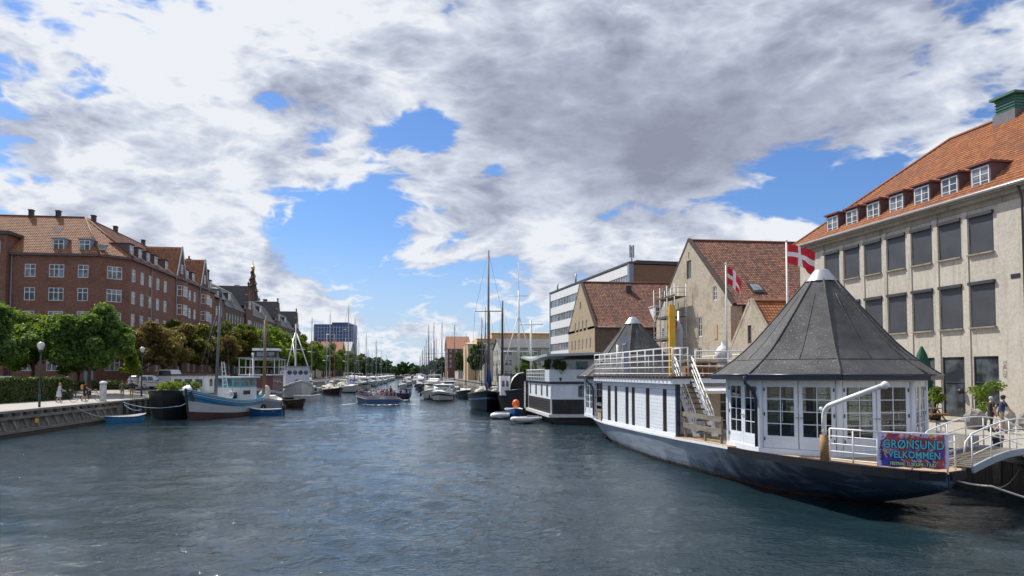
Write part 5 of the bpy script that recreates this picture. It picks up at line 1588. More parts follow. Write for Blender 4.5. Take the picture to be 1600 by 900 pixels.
        sm.build('hip_seam', FELT, roof)
        for k in range(8):
            j = (k + 1) % 8; m2 = MB(); mid = lambda i, t: (lerp(P[i][k][0], P[i][j][0], t), lerp(P[i][k][1], P[i][j][1], t), lerp(P[i][k][2], P[i][j][2], t) + .008)
            m2.tube([mid(i, .5) for i in range(2, 8)], .016, 4); m2.tube([mid(2, t / 6) for t in range(7)], .016, 4)
            m2.build('lap_seam', FELT, roof)
        fs = MB(); ring2 = [(cx + (ov[0][0] + .03) * math.cos(math.pi / 8 + k * math.pi / 4), cy + (ov[0][0] + .03) * math.sin(math.pi / 8 + k * math.pi / 4)) for k in range(8)]
        for k in range(8):
            p, q = ring2[k], ring2[(k + 1) % 8]; fs.beam((p[0], p[1], ov[0][1] - .07), (q[0], q[1], ov[0][1] - .07), .06, .17)
        fs.build('fascia', BLACK, roof)
        gt = MB()
        for k in range(8):
            p, q = ring2[k], ring2[(k + 1) % 8]; gt.tube([(p[0] * 1.0, p[1], ov[0][1] + .01), (q[0], q[1], ov[0][1] + .01)], .05, 6)
        gt.build('gutter', NAVY, roof)
        zt = ov[-1][1]
        cp = MB(); cp.lathe([(.58, zt - .06), (.52, zt + .02), (.46, zt + .10), (.27, zt + .34), (.20, zt + .40), (.0, zt + .42)], (cx, cy, 0), 16); S(cp, 'roof_cap', ZINC)
        return ov
    c1 = (15.17, 25.8)
    pavilion(c1[0], c1[1], 1.60, 3.14, .985)
    pavilion(14.8, 48.6, 1.42, 3.0, 1.0)
    # downpipes at the corner of each pavilion
    for (x, y, z0) in ((11.90, 24.50, 1.6), (11.72, 47.2, 1.4)):
        mb = MB(); mb.tube([(x - .55, y - .25, z0 + 2.50), (x - .52, y - .24, z0 + 2.25), (x - .12, y - .08, z0 + 1.95), (x - .05, y - .05, z0 + 1.7), (x - .05, y - .05, z0 + .05)], .055, 8); S(mb, 'downpipe', NAVY)
    # counter inside the near pavilion, seen through the glass
    mb = MB(); mb.box(14.4, 16.6, 26.6, 27.2, 1.6, 2.65); S(mb, 'counter', CREAM)
    mb = MB()
    for i in range(5): mb.box(13.2 + i * .9, 13.65 + i * .9, 25.0 + .2 * (i % 2), 25.5, 1.6, 2.05); mb.box(13.2 + i * .9, 13.65 + i * .9, 25.45, 25.5, 2.05, 2.45)
    S(mb, 'chairs_inside', DKBROWN)

    # ---------- deck house with planked side, narrow windows
    XW = 11.62; ya, yb = 31.6, 44.6
    wins = WIN_Y                                        # (centre y, width)
    ZT = 3.46
    cuts = [ya + .14] + [q for (y, w) in sorted(wins) for q in (y - w / 2, y + w / 2)] + [yb]
    sole = lambda y: interp(y, ZD) + .12
    pl_cache = {}
    for i in range(0, len(cuts) - 1, 2):
        y0, y1 = cuts[i], cuts[i + 1]
        if y1 - y0 < .05: continue
        z = sole((y0 + y1) / 2); n = 12; h = (ZT - z) / n
        for j in range(n):
            mb = MB(); rr = random.Random(i * 50 + j)
            mb.box(XW + rr.uniform(-.006, .004), XW + .05, y0 + .01, y1 - .01, z + j * h, z + (j + 1) * h - .009)
            S(mb, 'plank', CABIN_WHITE)
    for (y, w) in wins:
        z = sole(y)
        mb = MB(); mb.box(XW + .008, XW + .03, y - w / 2, y + w / 2, z + .05, ZT); pw = S(mb, 'slot_window', DARK_PANE)
        mb = MB(); mb.box(XW + .002, XW + .05, y - w / 2, y - w / 2 + .035, z, ZT); mb.box(XW + .002, XW + .05, y + w / 2 - .035, y + w / 2, z, ZT); mb.box(XW + .002, XW + .05, y - w / 2 + .036, y + w / 2 - .036, z, z + .06); mb.build('slot_frame', WHITE_FR, pw)
    mb = MB(); Q = [(XW + .01, lerp(ya + .14, yb, i / 10), sole(lerp(ya + .14, yb, i / 10)) - .07) for i in range(11)]
    for p, q in zip(Q[:-1], Q[1:]): mb.beam(p, q, .09, .17)
    S(mb, 'base_board', CABIN_WHITE)
    mb = MB(); mb.box(XW - .012, XW + .06, ya, yb, ZT + .005, 3.70); S(mb, 'fascia_board', CABIN_WHITE)
    mb = MB(); mb.box(XW + .065, XW + .12, ya + .1, yb, 1.0, 3.69); mb.box(18.25, 18.35, ya + 2.65, yb, 1.0, 3.69); mb.box(XW + .12, 18.25, yb - .1, yb, 1.0, 3.69); S(mb, 'inner_wall', DARK_INT)
    mb = MB(); mb.box(XW - .03, XW + .13, ya - .06, ya + .13, 1.2, 3.70); mb.box(XW - .03, XW + .1, yb, yb + .12, 1.2, 3.70); S(mb, 'corner_post', NAVY)
    # end walls facing the stern
    YE = 34.2
    mb = MB(); wall(mb, (XW + .13, YE), (1, 0), 6.6, 1.15, 3.70, [(.98, 1.48, 2.0, 3.25), (2.9, 3.75, 1.38, 3.35)])
    S(mb, 'end_wall', CREAM)
    mb = MB(); mb.box(XW + .13, XW + 2.6, YE - .05, YE - .01, 1.3, 1.98); mb.box(XW + .13, XW + 1.1, YE - .05, YE - .01, 1.99, 3.69); S(mb, 'end_cladding', CABIN_WHITE)
    fm, pm = win_meshes(.5, 1.25, nx=2, nz=4, mw=.025); f = SL(fm, 'window', XW + .13 + 1.23, YE + .05, 2.0, 0); link('pane', pm, f)
    fm, pm = win_meshes(.85, 1.97, nx=2, nz=4, fw=.11, mw=.03, frame=CREAM); f = SL(fm, 'door', XW + .13 + 3.325, YE + .05, 1.38, 0); link('pane', pm, f)
    mb = MB(); mb.slab([(13.32, 32.9, 3.38), (15.9, 32.9, 3.38), (15.9, YE - .02, 3.58), (13.32, YE - .02, 3.58)], .14); S(mb, 'canopy', WHITE)
    # upper deck
    def plate(poly, z0, z1): return MB().prism(poly, z0, z1)
    deck_poly = [(11.32, 31.35), (12.12, 31.35), (12.12, 33.5), (13.3, 33.5), (13.3, 33.9), (18.5, 33.9), (18.5, 45.6), (11.32, 45.6)]
    S(plate(deck_poly, 3.72, 3.96), 'upper_deck', CABIN_WHITE)
    dp = [(x + (.04 if x > 14 else -.05) * 0, y) for x, y in deck_poly]
    S(plate([(11.26, 31.28), (12.16, 31.28), (12.16, 33.44), (13.36, 33.44), (13.36, 33.84), (18.56, 33.84), (18.56, 45.66), (11.26, 45.66)], 3.964, 4.06), 'deck_planking', DKBROWN)
    # joist ends under the railing
    mb = MB()
    for i in range(26): mb.box(11.20, 11.262, 31.5 + i * .55, 31.64 + i * .55, 3.975, 4.05)
    S(mb, 'joist_ends', WOOD_DK)
    # railings
    def railing(name, pts, z0, h, n_rail, post_every=1.25, r=.028, mat=WHITE, skip_ends=False):
        top = MB(); top.tube([(p[0], p[1], (p[2] if len(p) > 2 else z0) + h) for p in pts], r * 1.25, 6); rt = S(top, name, mat)
        for k in range(n_rail):
            mb = MB(); mb.tube([(p[0], p[1], (p[2] if len(p) > 2 else z0) + .12 + (h - .12) * k / n_rail) for p in pts], r * .8, 5); mb.build('rail', mat, rt)
        for a, b in zip(pts[:-1], pts[1:]):
            d = math.hypot(b[0] - a[0], b[1] - a[1]); n = max(1, round(d / post_every))
            for i in range(n + (1 if b is pts[-1] else 0)):
                t = i / n; x, y, z = lerp(a[0], b[0], t), lerp(a[1], b[1], t), (lerp(a[2], b[2], t) if len(a) > 2 else z0)
                mb = MB(); mb.tube([(x, y, z), (x, y, z + h)], r, 6); mb.build('post', mat, rt)
        return rt
    railing('railing', [(11.36, 45.5), (11.36, 31.42), (12.08, 31.42), (12.08, 33.3)], 4.06, 1.27, 4)
    railing('railing', [(13.42, 33.95), (18.4, 33.95), (18.4, 45.5)], 4.06, 1.2, 3, 1.9)
    railing('railing', [(18.4, 45.5), (11.36, 45.5)], 4.06, 1.27, 3, 1.8)
    # stair
    for x in (12.3, 13.14):
        mb = MB(); mb.beam((x, 33.55, 3.95), (x, 31.05, 1.42), .07, .30, up=(1, 0, 0)); st = S(mb, 'stringer', WHITE)
        for dz, r in ((.95, .035), (.62, .022), (.32, .022)):
            mb = MB(); mb.tube([(x, 33.7, 4.02 + dz), (x, 31.25, 1.62 + dz), (x, 31.08, 1.44 + dz * .75)], r, 6); mb.build('handrail', WHITE, st)
        for t in (0.02, .33, .66, .95):
            mb = MB(); yy, zz = lerp(33.5, 31.1, t), lerp(4.0, 1.5, t); mb.tube([(x, yy, zz), (x, yy, zz + .95)], .022, 5); mb.build('baluster', WHITE, st)
    tr = MB(); tr.box(12.34, 13.10, -.13, .13, -.025, .025); tme = tr.mesh('tread', WOOD_DK)
    for i in range(10): SL(tme, 'tread', 0 + 0, lerp(31.25, 33.4, i / 9), lerp(1.62, 3.78, i / 9), 0)
    for o in root.children:
        if o.name.startswith('tread'): o.location.x = -SO[0]
    # fence of weathered boards beside the side deck
    for (z, h) in ((1.88, .16), (2.36, .15)):
        mb = MB(); mb.box(11.78, 11.83, 27.25, 31.5, z - .05, z + h); S(mb, 'fence_board', WOOD_GREY)
    for y in (27.4, 29.0, 31.2):
        mb = MB(); mb.box(11.832, 11.92, y, y + .09, 1.35, 2.5); S(mb, 'fence_post', WOOD_GREY)
    for z in (1.8, 2.15):
        mb = MB(); mb.box(11.66, 11.71, 45.0, 46.4, z, z + .14); S(mb, 'fence_board', WOOD_GREY)
    mb = MB(); mb.box(11.7, 12.1, 45.3, 46.1, 1.25, 1.8); S(mb, 'wooden_box', WOOD_DECK)
    # yellow stele, cowl vents, mushroom vent
    mb = MB(); mb.box(13.64, 13.96, 38.1, 38.3, 4.06, 7.85); mb.box(13.62, 14.06, 38.08, 38.32, 7.25, 7.5); S(mb, 'yellow_pillar', YELLOW)
    GV = M('grey_vent_paint', (0.33, 0.37, 0.44), .45, .15)
    def cowl(x, y, zb, zt, r, face=(-1, -.35), mouth=RUST):
        f = Vector((face[0], face[1], 0)).normalized()
        mb = MB(); pts = [(x, y, zb), (x, y, zt - 1.1 * r)]; rad = [r * .8, r * .8]
        for i in range(1, 7):
            a = i / 6 * math.pi / 2
            pts.append((x + f.x * r * .9 * (1 - math.cos(a)), y + f.y * r * .9 * (1 - math.cos(a)), zt - 1.1 * r + 1.1 * r * math.sin(a))); rad.append(r * lerp(.82, 1.15, i / 6))
        mb.tube(pts, rad, 14, cap=False); o = S(mb, 'cowl_vent', GV)
        e = Vector(pts[-1]); 
        m2 = MB(); m2.tube([e - f * .03, e - f * .015], [r * 1.1, r * 1.1], 14); m2.build('vent_mouth', mouth, o)
    BR = M('oxide_red', (0.20, 0.03, 0.02), .7, .2)
    cowl(14.25, 38.6, 4.06, 6.75, .36, mouth=BR)
    cowl(13.25, 45.1, 4.06, 6.25, .24, face=(-.9, -.9), mouth=GV)
    mb = MB(); mb.tube([(14.45, 38.9, 4.06), (14.45, 38.9, 7.6)], .07, 8); S(mb, 'stovepipe', ZINC)
    mb = MB(); mb.tube([(12.15, 43.0, 4.06), (12.15, 43.0, 5.9)], .07, 8); S(mb, 'lamp_standard', WHITE)
    mb = MB(); mb.lathe([(.26, 4.06), (.28, 4.9), (.42, 5.05), (.45, 5.35), (.3, 5.6), (.12, 5.75), (.12, 5.95)], (16.75, 38.3, 0), 14); S(mb, 'mushroom_vent', WHITE)
    # deck clutter on the upper deck: tables and benches
    for (x, y) in ((14.2, 36.0), (16.0, 36.6), (15.2, 39.2)):
        mb = MB(); mb.box(x - .7, x + .7, y - .4, y + .4, 4.72, 4.78); mb.box(x - .6, x - .5, y - .3, y + .3, 4.06, 4.72); mb.box(x + .5, x + .6, y - .3, y + .3, 4.06, 4.72); mb.box(x - .7, x + .7, y - .85, y - .55, 4.44, 4.5); mb.box(x - .6, x - .5, y - .8, y - .6, 4.06, 4.44); mb.box(x + .5, x + .6, y - .8, y - .6, 4.06, 4.44)
        S(mb, 'deck_table', WOOD_BENCH)
    mb = MB(); mb.box(14.9, 18.0, 40.6, 40.75, 4.07, 5.0); S(mb, 'low_partition', CREAM)
    # flag poles
    for (x, y, z0, z1) in ((16.72, 37.8, 4.06, 10.05), (17.75, 33.2, 1.4, 10.5)):
        mb = MB(); mb.tube([(x, y, z0), (x, y, z1)], [.07, .04], 8); mb.ball((x, y, z1 + .05), .07, 8, 6); S(mb, 'flagpole', WHITE)
    # davit and stern rail
    mb = MB(); mb.tube([(12.55, 21.35, 1.46), (12.55, 21.35, 2.30)], .135, 10); S(mb, 'davit_post', RUST if False else M('ochre_rust', (0.34, 0.20, 0.09), .8, .35, 3.0, dirt=(.14, .06, .03), dirt_amt=.7))
    P = [(12.55, 21.35, 2.30), (12.55, 21.35, 2.85)]
    for i in range(1, 6):
        a = i / 5 * R_(68); P.append((12.55 + .35 * (1 - math.cos(a)) * .15, 21.35 - .45 * (1 - math.cos(a)), 2.85 + .45 * math.sin(a) * .9))
    P.append((12.92, 18.95, 3.86))
    mb = MB(); mb.tube(P, .075, 10); S(mb, 'davit', WHITE)
    mb = MB(); mb.ball((12.93, 18.90, 3.87), .11, 12, 8); mb.ball((12.52, 21.46, 3.1), .06, 8, 6); mb.tube([(12.4, 21.25, 2.42), (12.7, 21.45, 2.42)], .02, 5); S(mb, 'davit_block', WHITE)
    railing('stern_rail', [(12.58, 21.1, 1.5), (13.22, 19.72, 1.5), (14.62, 18.72, 1.48), (15.12, 19.05, 1.48)], 1.5, 1.02, 4, .78, r=.024)
    railing('stern_rail', [(16.6, 21.3, 1.5), (17.6, 23.0, 1.5)], 1.5, 1.02, 3, .9, r=.022)
    return root

def edge_y(px, X):
    u = (px - 800) / 1155.0; s, c = math.sin(YAW), math.cos(YAW)
    return X / ((s + u * c) / (c - u * s))
WIN_Y = [(edge_y(p, 11.62), w) for p, w in ((962, .62), (979.2, .66), (989, .62), (1011.5, .64), (1038, .60), (951.5, .75))]
pavilion_ship()

def make_flag(name, label, x, y, z, L, H, seed, group):
    """white cross on red, flying and drooping"""
    root = thing(name, label, 'flag', (x, y, z), 0, group)
    nu, nv = 28, 18; V = []; F = []; MI = []
    for j in range(nv + 1):
        for i in range(nu + 1):
            u, v = i / nu, j / nv
            fold = .16 * math.sin(u * 7 + v * 1.5 + seed) * u ** .6 + .05 * math.sin(u * 15 - v * 3 + seed)
            sag = -(.95 if seed < 1 else .38) * L * u ** 1.6 * (.8 + .2 * math.sin(v * 3 + seed)) + .05 * math.sin(u * 9 + seed) * u
            V.append((u * L * (.74 if seed < 1 else .93), fold, (v - 1) * H + sag))
    for j in range(nv):
        for i in range(nu):
            u, v = (i + .5) / nu, (j + .5) / nv
            F.append((j * (nu + 1) + i, j * (nu + 1) + i + 1, (j + 1) * (nu + 1) + i + 1, (j + 1) * (nu + 1) + i))
            MI.append(1 if (abs(v - .5) < .085 or 10.2 / 28 < u < 15 / 28) else 0)
    mb = MB(); mb.v = V; mb.f = F; mb.mi = MI; mb.sm = [True] * len(F)
    mb.build('flag_cloth', [FLAG_RED, FLAG_WHITE], root)
make_flag('flag', 'drooping red flag with white cross on the lower pole above the stairs', 16.78, 37.8, 9.95, 1.15, .92, 0.3, 'red flags with white cross')
make_flag('flag', 'outstretched red flag with white cross on the taller pole behind the near pavilion roof', 17.82, 33.2, 10.4, 1.45, .95, 2.0, 'red flags with white cross')

# ------------------------------------------------------------------ banner on the stern rail
def banner():
    a, b = Vector((13.19, 19.68, 0)), Vector((14.62, 18.66, 0))
    d = (b - a).normalized(); W = (b - a).length; H = .94
    root = thing('banner', 'colourful jazz festival welcome banner tied to the white stern railing', 'banner', ((a.x + b.x) / 2, (a.y + b.y) / 2, 2.49), math.atan2(d.y, d.x))
    nu, nv = 40, 20; V = []; F = []
    yy = lambda u, v: -.035 + .016 * math.sin(9 * u + 5 * v) + .022 * math.sin(26 * u - 6 * v) * v * v
    for j in range(nv + 1):
        for i in range(nu + 1):
            u, v = i / nu, j / nv
            V.append(((u - .5) * W, yy(u, v), (v - 1) * H + .012 * math.sin(u * 21)))
    for j in range(nv):
        for i in range(nu): F.append((j * (nu + 1) + i, j * (nu + 1) + i + 1, (j + 1) * (nu + 1) + i + 1, (j + 1) * (nu + 1) + i))
    mb = MB(); mb.add(V, F, 0, True); mb.build('banner_cloth', banner_mat(), root)
    TQ = M('turquoise_lettering', (0.12, 0.55, 0.62), .6, .08, bmp=0); DK = M('ink_outline', (0.02, 0.02, 0.10), .6, .05, bmp=0)
    YG = M('yellow_green_lettering', (0.45, 0.62, 0.30), .6, .08, bmp=0)
    rx = (math.pi / 2, 0, 0); k = -.078
    for (t, s, x, z, m) in (('GRØNSUND', .265, .02, -.40, TQ), ('VELKOMMEN', .215, .04, -.67, TQ), ('FESTIVAL  D.28 JUNI - 7 JULI', .098, .0, -.875, YG)):
        sp = 1.02 if s > .1 else .95
        for o in (text_mesh('lettering_outline', t, s, DK, root, (x, k, z), rx, offset=.016, space=sp), text_mesh('lettering', t, s, m, root, (x, k - .006, z), rx, offset=.004, space=sp)):
            o.scale = (1, 1.28, 1)
    for i, ch in enumerate('JAZZ'):
        text_mesh('lettering', ch, .15, DK, root, (-W / 2 + .10, k, -.30 - i * .145), rx, offset=.006)
    for (x, z) in ((-W / 2 + .02, 0), (0, .01), (W / 2 - .02, 0)):
        mb = MB(); mb.tube([(x, -.03, z - .02), (x, .02, z + .05), (x, .05, z)], .008, 5); mb.build('tie', ROPE, root)
banner()

# ------------------------------------------------------------------ gangway, ropes, things on the quay
def gangway():
    root = thing('gangway', 'arched white railed gangway from the ship stern to the right quay', 'gangway', (15.5, 19.75, 0), math.atan2(2.45, 5.3))
    L = 5.9; zf = lambda t: 1.52 + .40 * math.sin(math.pi * min(1, max(0, t))) - .12 * t
    n = 16
    for s in (-1, 1):
        mb = MB()
        for i in range(n): mb.beam((L * i / n, s * .62, zf(i / n) - .06), (L * (i + 1) / n, s * .62, zf((i + 1) / n) - .06), .07, .20)
        mb.build('side_beam', GREYBLUE, root)
        top = MB(); top.tube([(L * i / n, s * .62, zf(i / n) + .95) for i in range(n + 1)], .024, 6); top.tube([(0, s * .62, zf(0) + .95), (-.35, s * .62, zf(0) + .75), (-.45, s * .62, zf(0) + .4)], .024, 6); tr = top.build('handrail', WHITE, root)
        for dz in (.35, .65):
            mb = MB(); mb.tube([(L * i / n, s * .62, zf(i / n) + dz) for i in range(n + 1)], .018, 5); mb.build('rail', WHITE, tr)
        for i in range(0, n + 1, 3):
            mb = MB(); mb.tube([(L * i / n, s * .62, zf(i / n) - .1), (L * i / n, s * .62, zf(i / n) + .95)], .022, 6); mb.build('post', WHITE, tr)
    pl = MB(); pl.box(0, .17, -.58, .58, -.03, 0); pme = pl.mesh('plank', WOOD_GREY)
    for i in range(32): link('plank', pme, root, (i * L / 32, 0, zf((i + .5) / 32)))
gangway()
def rope(name, label, pts, r=.022, mat=ROPE, sag=.3, n=14):
    mb = MB(); P = []
    for a, b in zip(pts[:-1], pts[1:]):
        for i in range(n): 
            t = i / n; P.append((lerp(a[0], b[0], t), lerp(a[1], b[1], t), lerp(a[2], b[2], t) - sag * 4 * t * (1 - t)))
    P.append(pts[-1]); mb.tube(P, r, 6)
    tag(mb.build(name, mat), label, 'rope')
rope('mooring_rope', 'white mooring rope running down from the ship stern to the lower right corner', [(14.6, 18.8, 1.35), (15.5, 18.2, 1.15), (18.2, 17.4, .35)], .028, ROPE, .06)
rope('mooring_rope', 'thin grey rope sagging under the gangway to the quay edge', [(15.6, 18.3, 1.12), (20.4, 22.6, 1.15)], .018, WOOD_GREY, .28)

# ================================================================== BOATS
def rigged(root, x, z0, z1, r=.07, mat=ALU, spread=(.55,), sw=1.0, half=1.2, bow=None, stern=None, boom=None, lean=0.0, sail=None, y=0.0):
    """mast with spreaders, shrouds, stays and boom (local: bow towards +x)"""
    m = MB(); m.tube([(x, y, z0), (x + lean, y, z1)], [r, r * .6], 8); mast = m.build('mast', mat, root)
    for s in spread:
        z = lerp(z0, z1, s); xx = x + lean * s
        m = MB(); m.tube([(xx, y - sw, z), (xx, y + sw, z)], r * .35, 5); m.build('spreader', mat, mast)
    w = MB()
    for sg in (-1, 1):
        pts = [(x - .2, y + sg * half, z0)] + [(x + lean * s, y + sg * sw, lerp(z0, z1, s)) for s in spread] + [(x + lean, y, z1 * .99)]
        w.tube(pts, .014, 4)
    if bow is not None: w.tube([(bow, 0, z0), (x + lean, y, z1 * .97)], .016, 4)
    if stern is not None: w.tube([(stern, 0, z0), (x + lean, y, z1)], .014, 4)
    w.build('shrouds', GREYMAST, mast)
    if boom:
        m = MB(); m.tube([(x, y, z0 + 1.0), (x - boom, y, z0 + 1.1)], r * .6, 6); b = m.build('boom', mat, mast)
        if sail:
            m = MB(); m.tube([(x + .15, y, z0 + 2.0), (x - .1, y, z0 + 1.15), (x - boom * .5, y, z0 + 1.25), (x - boom * .98, y, z0 + 1.2)], [.12, .2, .17, .08], 8); m.build('sail_cover', sail, b)
    return mast

def sloop(name, label, loc, rz, L, mast_h, hullm, bootm=None, cover=None, mastm=ALU, group=None, spread=(.5,), deckm=WHITE, stripe=None, extra=None, cat='sailboat'):
    root = thing(name, label, cat, loc, rz, group)
    B = L * .31
    rows = hull_pts(L, B, L * .095, .4, bow_rake=L * .09, stern_rake=L * .03, bow_full=.58, stern_full=.6, sheer_b=L * .035, sheer_s=.05, stern_w=.66, levels=(0, .12, .55, .86, 1.0), ns=14)
    hullmats = [hullm, bootm or hullm, stripe or hullm]
    hull_mesh(rows, bands=[1, 1, 0, 0, 2]).build('hull', hullmats, root)
    deck_mesh(rows, .03, .01).build('deck', deckm, root)
    rail_mesh(rows, .03, 4).build('toe_rail', WOOD_BENCH if L > 9 else WHITE, root)
    z = L * .095
    cb = MB()
    cw = B * .27
    cb.prism([(-L * .10, -cw), (L * .16, -cw * .8), (L * .22, -cw * .4), (L * .22, cw * .4), (L * .16, cw * .8), (-L * .10, cw)], z - .05, [z + .5, z + .42, z + .25, z + .25, z + .42, z + .5])
    cab = cb.build('cabin', deckm, root)
    wm = MB()
    for sg in (-1, 1): wm.box(-L * .06, L * .10, sg * (cw * .93) - .012, sg * (cw * .93) + .03 * sg + .012, z + .16, z + .34)
    wm.build('cabin_windows', PANE, cab)
    ck = MB(); ck.box(-L * .36, -L * .11, -cw * .9, cw * .9, z - .02, z + .03); ck.build('cockpit', WOOD_DECK, root)
    if cover is not None:
        sp = MB()
        P = []
        for i in range(7):
            a = math.pi * i / 6; P.append((cw * 1.15 * math.cos(a), z + .15 + .95 * math.sin(a)))
        for xa, xb, k in ((-L * .20, -L * .07, 1.0), (-L * .07, -L * .01, .8)):
            v = [(xa, y, zz) for y, zz in P] + [(xb, y * .95, z + .15 + (zz - z - .15) * (.98 if k == 1 else .45)) for y, zz in P]
            sp.add(v, [(i, i + 1, 8 + i, 7 + i) for i in range(6)], 0, True)
        sp.build('spray_hood', cover, root)
    rigged(root, L * .08, z + .25, z + mast_h, max(.07, mast_h * .0078), mastm, spread, B * .28, B * .46, bow=L * .46, stern=-L * .47, boom=L * .36, sail=cover)
    st = MB()
    for sg in (-1, 1):
        for x in (-.42, -.2, .05, .25):
            yb = B / 2 * .9 * (.75 if x < -.3 else 1) * (.8 if x > .2 else 1)
            st.tube([(L * x, sg * yb, z), (L * x, sg * yb, z + .62)], .016, 4)
    for x, y in ((.40, .12), (.47, 0)): 
        st.tube([(L * x, B * y, z + .2), (L * x, B * y, z + .95)], .02, 4); st.tube([(L * x, -B * y, z + .2), (L * x, -B * y, z + .95)], .02, 4)
    st.tube([(L * .40, B * .12, z + .95), (L * .47, 0, z + .95), (L * .40, -B * .12, z + .95)], .02, 4)
    st.build('guard_rails', STEEL, root)
    fd = MB()
    for sg in (-1, 1): fd.tube([(-L * .1, sg * (B / 2 + .08), z - .05), (-L * .1, sg * (B / 2 + .08), z - .55)], .1, 8)
    fd.build('fenders', CANVAS, root)
    return root

def cruiser(name, label, loc, rz, L, hullm=WHITE, superm=WHITE, fly=True, canvas=None, stripe=None, group=None, arch=True, boot=BLACK, cat='motor boat', free=None):
    root = thing(name, label, cat, loc, rz, group)
    B = L * .33; fr = free or L * .11
    rows = hull_pts(L, B, fr, .4, bow_rake=L * .12, stern_rake=.0, bow_full=.55, stern_full=.2, sheer_b=L * .05, sheer_s=.0, stern_w=.93, flare=.78, levels=(0, .12, .62, .80, 1.0), ns=14)
    hull_mesh(rows, bands=[1, 1, 0, 2, 0]).build('hull', [hullm, boot, stripe or hullm], root)
    deck_mesh(rows, .03, .01).build('deck', superm, root)
    rail_mesh(rows, .045, 5, -.02).build('rubbing_strake', stripe or GREYMAST, root)
    z = fr; w = B * .36; h = 1.15 if L < 9 else 1.35
    cb = MB(); cb.prism([(-L * .30, -w), (L * .10, -w), (L * .26, -w * .5), (L * .26, w * .5), (L * .10, w), (-L * .30, w)], z - .05, [z + h, z + h, z + .45, z + .45, z + h, z + h])
    cab = cb.build('cabin', superm, root)
    wm = MB()
    for sg in (-1, 1): wm.box(-L * .26, L * .08, sg * w - .01, sg * w + sg * .02 + .01, z + h * .48, z + h * .84)
    wm.slab([(L * .118, -w * .86, z + h - .12), (L * .118, w * .86, z + h - .12), (L * .222, w * .55, z + .68), (L * .222, -w * .55, z + .68)][::-1], .05)
    wm.build('cabin_windows', PANE, cab)
    rf = MB(); rf.box(-L * .36, L * .12, -w * 1.05, w * 1.05, z + h, z + h + .08); rf.build('cabin_roof', superm, cab)
    if fly:
        fb = MB(); zz = z + h + .08
        fb.prism([(-L * .22, -w * .8), (L * .02, -w * .8), (L * .08, -w * .5), (L * .08, w * .5), (L * .02, w * .8), (-L * .22, w * .8)], zz, [zz + .55, zz + .6, zz + .35, zz + .35, zz + .6, zz + .55]); fb.build('flybridge', superm, root)
        if arch:
            am = MB()
            for sg in (-1, 1): am.beam((-L * .24, sg * w, z + h), (-L * .30, sg * w * .9, z + h + 1.35), .22, .08, up=(0, 1, 0))
            am.box(-L * .33, -L * .27, -w * .9, w * .9, z + h + 1.3, z + h + 1.42); am.build('radar_arch', superm, root)
    if canvas is not None:
        cm = MB(); cm.prism([(-L * .46, -w), (-L * .30, -w), (-L * .30, w), (-L * .46, w)], z + .1, [z + h * .75, z + h + .03, z + h + .03, z + h * .75]); cm.build('canopy', canvas, root)
    rm = MB(); P = [(L * x, B * y, z + .25 + .55) for x, y in ((.05, .42), (.22, .34), (.38, .16), (.47, 0))]
    rm.tube(P + [(p[0], -p[1], p[2]) for p in reversed(P[:-1])], .022, 5)
    for p in P[:-1]:
        for sg in (-1, 1): rm.tube([(p[0], sg * p[1], z), (p[0], sg * p[1], p[2])], .016, 4)
    rm.build('pulpit_rail', STEEL, root)
    ma = MB(); ma.tube([(-L * .12, 0, z + h), (-L * .12, 0, z + h + 1.9)], .03, 5); ma.build('signal_mast', WHITE, root)
    fd = MB()
    for x in (-.2, .12): 
        for sg in (-1, 1): fd.tube([(L * x, sg * (B / 2 + .06), z - .1), (L * x, sg * (B / 2 + .06), z - .65)], .11, 8)
    fd.build('fenders', NAVY, root)
    return root

def dinghy(name, label, loc, rz, L, hullm, innerm, rimm=None, band=None, outboard=False, B=None, free=.42, cat='rowing boat', stern_w=.7, group=None):
    root = thing(name, label, cat, loc, rz, group)
    B = B or L * .40
    rows = hull_pts(L, B, free, .15, bow_rake=L * .06, stern_rake=.06, bow_full=.62, stern_full=.5, sheer_b=.18, sheer_s=.06, stern_w=stern_w, flare=.72, levels=(0, .3, .72, 1.0), ns=12)
    hull_mesh(rows, bands=[0, 0, 0, 1]).build('hull', [hullm, band or hullm], root)
    inner = [[(p[0] * .97, p[1] * .93, max(p[2], .09) + .012) for p in r] for r in rows]
    im = hull_mesh(inner); im.f = [tuple(reversed(f)) for f in im.f]
    im.poly([(r[1][0], r[1][1] * .9, .10) for r in inner] + [(r[1][0], -r[1][1] * .9, .10) for r in reversed(inner)])
    im.build('lining', innerm, root)
    rail_mesh(rows, .035, 6).build('gunwale', rimm or innerm, root)
    tm = MB(); tm.box(-.14, .14, -B * .45, B * .45, free * .62, free * .68)
    me = tm.mesh('thwart', WOOD_DECK)
    for x in (-L * .28, L * .04): link('thwart', me, root, (x, 0, 0))
    if outboard:
        om = MB(); om.box(-.22, .16, -.15, .15, .62, .98); om.tube([(-.05, 0, .62), (-.08, 0, -.15)], .07, 6); om.tube([(.1, 0, .8), (.55, .05, .86)], .025, 5); om.build('outboard_motor', BLACK, root, (-L / 2 - .06, 0, 0))
    return root

# --- rowing boat tied to the piles at the left
dinghy('rowing_boat', 'small open blue and white rowing boat moored at the end of the timber quay', (-24.3, 67.6, 0), R_(52), 3.4, SKYBLUE, WHITE, WHITE, band=BLUE, B=1.6, free=.50)
rope('mooring_rope', 'slack rope from the blue rowing boat up to the timber quay', [(-25.4, 65.4, .6), (-26.4, 62.8, 1.5)], .025, ROPE, .15)

